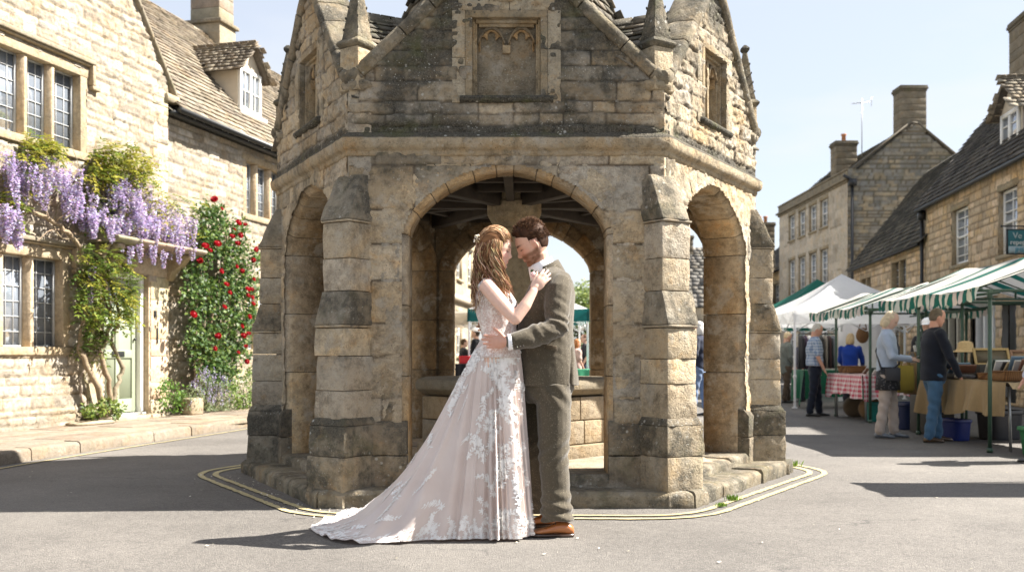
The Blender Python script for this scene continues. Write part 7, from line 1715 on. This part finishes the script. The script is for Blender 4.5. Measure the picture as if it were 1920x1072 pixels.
def tub(label,c,lx,ly,h,col,rot=0,name='storage_box',lid=False,cat='box'):
    M_=Matrix.Rotation(rot,3,'Z'); c=Vector(c); m=MB()
    def rr(k,z,e=4): return [c+M_@V(p.x,p.y,0)+V(0,0,z) for p in se_ring(0,0,0,lx/2*k,ly/2*k,e,28)]
    m.loft([rr(.84,.0),rr(.86,.02),rr(.95,h*.85),rr(1.0,h*.87),rr(1.03,h*.88),rr(1.03,h),rr(.97,h),rr(.95,h*.9),rr(.84,.03)],col=col)
    return m.build(name,PLA,None,smooth=False,bevel=.003,label=label,cat=cat)
tub('blue plastic storage box on the ground beneath the burlap cloth',(5.48,11.95,0),.24,.4,.26,(.008,.02,.14),.2)
tub('green plastic crate of papers on the ground beside the front stall post',(5.62,10.05,0),.62,.42,.30,(.03,.17,.07),.1,'crate',cat='crate')
for k in range(5): 
    m=MB(); m.box(V(5.50+.06*k,10.05+.02*k,.28+.02*k),(.3,.22,.018),Euler((R(4*k-8),R(-6+3*k),R(11*k))).to_matrix(),col=[(.5,.5,.48),(.12,.14,.13),(.3,.32,.3),(.55,.5,.42),(.06,.2,.14)][k]); m.build('magazine',CLOTH,None,label=['pale','dark','grey','cream','green covered topmost'][k]+' magazine lying in the green plastic crate',cat='magazine')
tub('teal bucket under the gingham table',(5.75,15.3,0),.28,.28,.30,(.01,.16,.14),0,'bucket',cat='bucket'); tub('bright red tub on the black cloth behind the bride',(-1.0,20.45,.86),.26,.2,.16,(.5,.01,.02),0,'tub',cat='tub')
tub('dark grey box behind the blue storage box under the stall',(6.1,12.1,0),.5,.4,.36,(.03,.03,.035),.3)
tub('navy bag-like tub beside the woman in the pale blue jumper',(5.6,13.7,0),.4,.4,.38,(.01,.02,.07),.3)
# wicker baskets
WIC=NT('wicker'); c,a=WIC.attr(); p=WIC.tc(); br=WIC.n('TexWave',{'Scale':22.,'Distortion':1.5,'Detail':2.},bands_direction='Z'); WIC.t.links.new(p,br.inputs[0]); b2=WIC.n('TexWave',{'Scale':16.,'Distortion':1.5},bands_direction='X'); WIC.t.links.new(p,b2.inputs[0]); f=WIC.mt('MULTIPLY',br.outputs[0],b2.outputs[0]); WIC.col(WIC.mix(WIC.mr(f,0,.6,0,1),(.10,.04,.012),(.38,.20,.07))); WIC.b.inputs['Roughness'].default_value=.7; WIC.nrm(WIC.bump(f,.9,.01)); WIC=WIC.m
def basket(label,c,lx,ly,h,rot=0):
    M_=Matrix.Rotation(rot,3,'Z'); c=Vector(c); m=MB()
    def rr(k,z): return [c+M_@V(p.x,p.y,0)+V(0,0,z) for p in se_ring(0,0,0,lx/2*k,ly/2*k,5,32)]
    m.loft([rr(.88,.0),rr(.93,h*.5),rr(.98,h*.9),rr(1.03,h*.93),rr(1.05,h*.97),rr(1.02,h),rr(.94,h*.98),rr(.86,.03)],col=(.3,.18,.07)); m.build('basket',WIC,None,smooth=True,label=label,cat='basket')
basket('long wicker basket at the near end of the burlap table',(5.44,10.62,.765),.24,.38,.11,.0); basket('small wicker basket behind the rolled papers on the burlap table',(5.46,11.02,.765),.22,.30,.08,.1); basket('wicker basket on the gingham table',(5.62,16.0,.745),.35,.5,.12,.1)
# books and frames in trays
BK=simple('book_cover',None,.5,nz=.08); TR=simple('dark_tray',(.03,.025,.022),.6)
def tray(label,c,lx,ly,h):
    m=MB(); x,y,z=c; m.box(V(x,y,z+.006),(lx,ly,.012)); 
    for dx in(-lx/2,lx/2): m.box(V(x+dx,y,z+h/2),(.012,ly,h))
    for dy in(-ly/2,ly/2): m.box(V(x,y+dy,z+h/2),(lx+.012,.012,h))
    m.build('display_tray',TR,None,bevel=.003,label=label,cat='tray')
BC=[((.02,.02,.025),'black'),((.55,.53,.48),'cream'),((.10,.16,.22),'slate blue'),((.6,.6,.6),'white'),((.12,.05,.03),'dark brown'),((.30,.24,.15),'tan'),((.03,.05,.04),'dark green'),((.38,.36,.33),'grey')]
ORD=['first','second','third','fourth','fifth','sixth','seventh','eighth','ninth','tenth']
def books(tn,c,n,dy,h,w_,tilt,seed,axis=1):
    r_=random.Random(seed)
    for k in range(n):
        cc,nm=BC[(k*3+seed)%8]; hh=h*r_.uniform(.8,1.1); m=MB(); E=Euler((R(tilt+r_.uniform(-8,8)),0,R(r_.uniform(-6,6)))).to_matrix(); p=Vector(c)+V(r_.uniform(-.02,.02),dy*k,0); m.box(p+E@V(0,0,hh/2),(w_,.022,hh),E,col=cc); m.box(p+E@V(.006,0,hh/2),(w_-.006,.016,hh-.012),E,col=(.6,.57,.48)) if False else None
        m.build('book',BK,None,bevel=.002,label=f'{nm} book standing {ORD[k]} from the near end of {tn}',cat='book',group='books displayed on the stalls')
tray('shallow dark display tray at the near end of the burlap table',(5.76,11.15,.765),.34,1.0,.07); books('the near dark tray',(5.76,10.74,.80),9,.095,.25,.26,34,1)
tray('dark display tray in the middle of the burlap table',(5.50,12.0,.765),.34,.62,.06); books('the middle dark tray',(5.50,11.76,.785),5,.10,.2,.24,42,4)
tray('raised black tray beside the woman in the pale blue jumper',(5.62,12.95,1.02),.40,.6,.07); books('the raised black tray',(5.62,12.75,1.04),6,.08,.20,.24,-28,2)
m=MB(); m.box(V(6.0,12.0,.85),(.5,.22,.16)); m.build('display_box',TR,None,bevel=.004,label='low dark box propping up the gold framed picture on the burlap table',cat='box')
m=MB(); m.box(V(5.62,12.95,.51),(.36,.55,1.01)); m.build('display_stand',TR,None,bevel=.005,label='black stand carrying the raised tray at the end of the burlap table',cat='stand')
books('the gingham table row',(5.70,15.05,.75),5,.11,.15,.2,60,3)
def pframe(label,c,w_,h,tilt,col,inner,rot=0):
    t=thing('picture_frame',label,'picture frame',c); E=Matrix.Rotation(rot,3,'Z')@Euler((R(tilt),0,0)).to_matrix(); c=Vector(c); m=MB()
    for x,z,sx_,sz in((-w_/2,0,.03,h),(w_/2,0,.03,h),(0,-h/2,w_,.03),(0,h/2,w_,.03)): m.box(c+E@V(x,0,z+h/2),(sx_,.022,sz+.03 if sx_==.03 else sz),E,col=col)
    m.build('frame',BK,t,bevel=.003); m=MB(); m.box(c+E@V(0,.004,h/2),(w_-.02,.008,h-.02),E,col=inner); m.build('picture',BK,t)
pframe('gold framed dark picture leaning at the back of the burlap table',(6.02,12.1,.93),.42,.20,-20,(.36,.25,.10),(.10,.08,.05)); pframe('small brown framed picture standing near the right end of the burlap table',(6.12,11.6,.90),.22,.20,-15,(.16,.08,.04),(.2,.13,.08))
for k,(x,y,c_,lb) in enumerate(((5.36,11.36,(.03,.03,.04),'black rolled poster lying on the burlap cloth'),(5.36,11.72,(.62,.58,.50),'cream rolled poster lying beside the black one'))):
    m=MB(); m.tube([V(x,y-.14,.79),V(x+.02,y+.16,.79)],.024,12,col=c_,round_=False); m.build('poster_roll',BK,None,label=lb,cat='poster roll')
# straw hat, hanging bag, bags, garments
m=MB(); c=V(5.86,12.5,1.10); m.lathe(c,[(.005,.13),(.06,.125),(.09,.10),(.10,.03),(.12,.005),(.18,-.01),(.185,-.018),(.12,-.004),(.098,.0)],24,col=(.50,.36,.19)); m.tube([V(5.86,12.5,.75),V(5.86,12.5,1.12)],.012,6,col=(.1,.07,.05)); m.build('straw_hat',simple('straw',None,.8,nz=.25,nsc=40),None,smooth=False,label='straw sun hat on a stand beside the man in the navy fleece',cat='hat')
m=MB(); c=V(7.52,20.75,1.46); m.ell(c,(.14,.06,.17),col=(.2,.1,.05)); m.tube([c+V(-.08,0,.12),c+V(-.03,0,.33),c+V(.05,0,.33),c+V(.09,0,.12)],.012,6,col=(.2,.1,.05)); m.build('hanging_basket_bag',WIC,None,smooth=True,label='round woven bag hanging on the white gazebo wall',cat='bag')
def tote(label,c,w_,h,col,rot):
    M_=Matrix.Rotation(rot,3,'Z'); c=Vector(c); m=MB(); m.loft([[c+M_@V(p.x,p.y,0)+V(0,0,z) for p in se_ring(0,0,0,w_/2*k,.05*k2,4,20)] for z,k,k2 in((0,.8,.6),(.04,.95,1.1),(h*.5,1,1.0),(h,.92,.5))],col=col)
    for s_ in(-.02,.02): m.tube([c+M_@V(-w_*.25,s_,0)+V(0,0,h-.01),c+M_@V(-w_*.12,s_,0)+V(0,0,h+.14),c+M_@V(w_*.12,s_,0)+V(0,0,h+.14),c+M_@V(w_*.25,s_,0)+V(0,0,h-.01)],.008,6,col=col)
    m.build('tote_bag',CLOTH,None,smooth=True,label=label,cat='bag')
tote('mustard fabric bag hanging beside the woman in the pale blue jumper',(5.18,12.75,.55),.26,.36,(.22,.17,.03),R(10)); tote('tan fabric bag hanging behind the mustard bag',(5.36,12.95,.52),.26,.42,(.28,.19,.10),R(-10)); tote('black fabric bag hanging beside the tan bag',(5.50,12.75,.55),.24,.40,(.02,.02,.025),R(20))
gt=thing('clothes_rail','black clothes rail of garments beneath the white gazebo','clothes rail',(6.9,20.9,0)); m=MB(); m.tube([V(6.2,20.9,1.5),V(7.0,20.9,1.5)],.014,6)
for x in(6.2,7.0): m.tube([V(x,20.9,0),V(x,20.9,1.5)],.014,6)
m.build('rail',IRON,gt)
for k in range(9):
    cc,nm=[((.02,.02,.025),'black'),((.05,.03,.06),'plum'),((.7,.69,.68),'white'),((.02,.03,.05),'navy'),((.6,.58,.56),'pale grey'),((.03,.03,.03),'charcoal'),((.2,.18,.15),'taupe'),((.04,.02,.02),'maroon'),((.12,.13,.15),'slate')][k]
    m=MB(); x=6.25+.085*k; m.loft([[V(x+p.x,20.9+p.y,z) for p in se_ring(0,0,0,.028*q,.17*w_,3,14)] for z,q,w_ in((.75,1.1,1.15),(1.1,1,1.0),(1.38,1,1.0),(1.46,.6,.35))],col=cc); m.build('garment',CLOTH,None,smooth=True,label=f'{nm} garment hanging on the clothes rail beneath the white gazebo',cat='garment',group='garments on the rail')
# bollards of produce under the gingham stall: small sacks
for k,(x,y,c_,lb) in enumerate(((5.9,15.9,(.2,.13,.07),'brown sack on the ground under the gingham table'),(5.85,16.5,(.12,.09,.06),'darker sack behind the brown sack under the gingham table'))):
    m=MB(); m.ell(V(x,y,.16),(.2,.2,.19),col=c_); m.build('sack',BUR,None,smooth=True,label=lb,cat='sack')
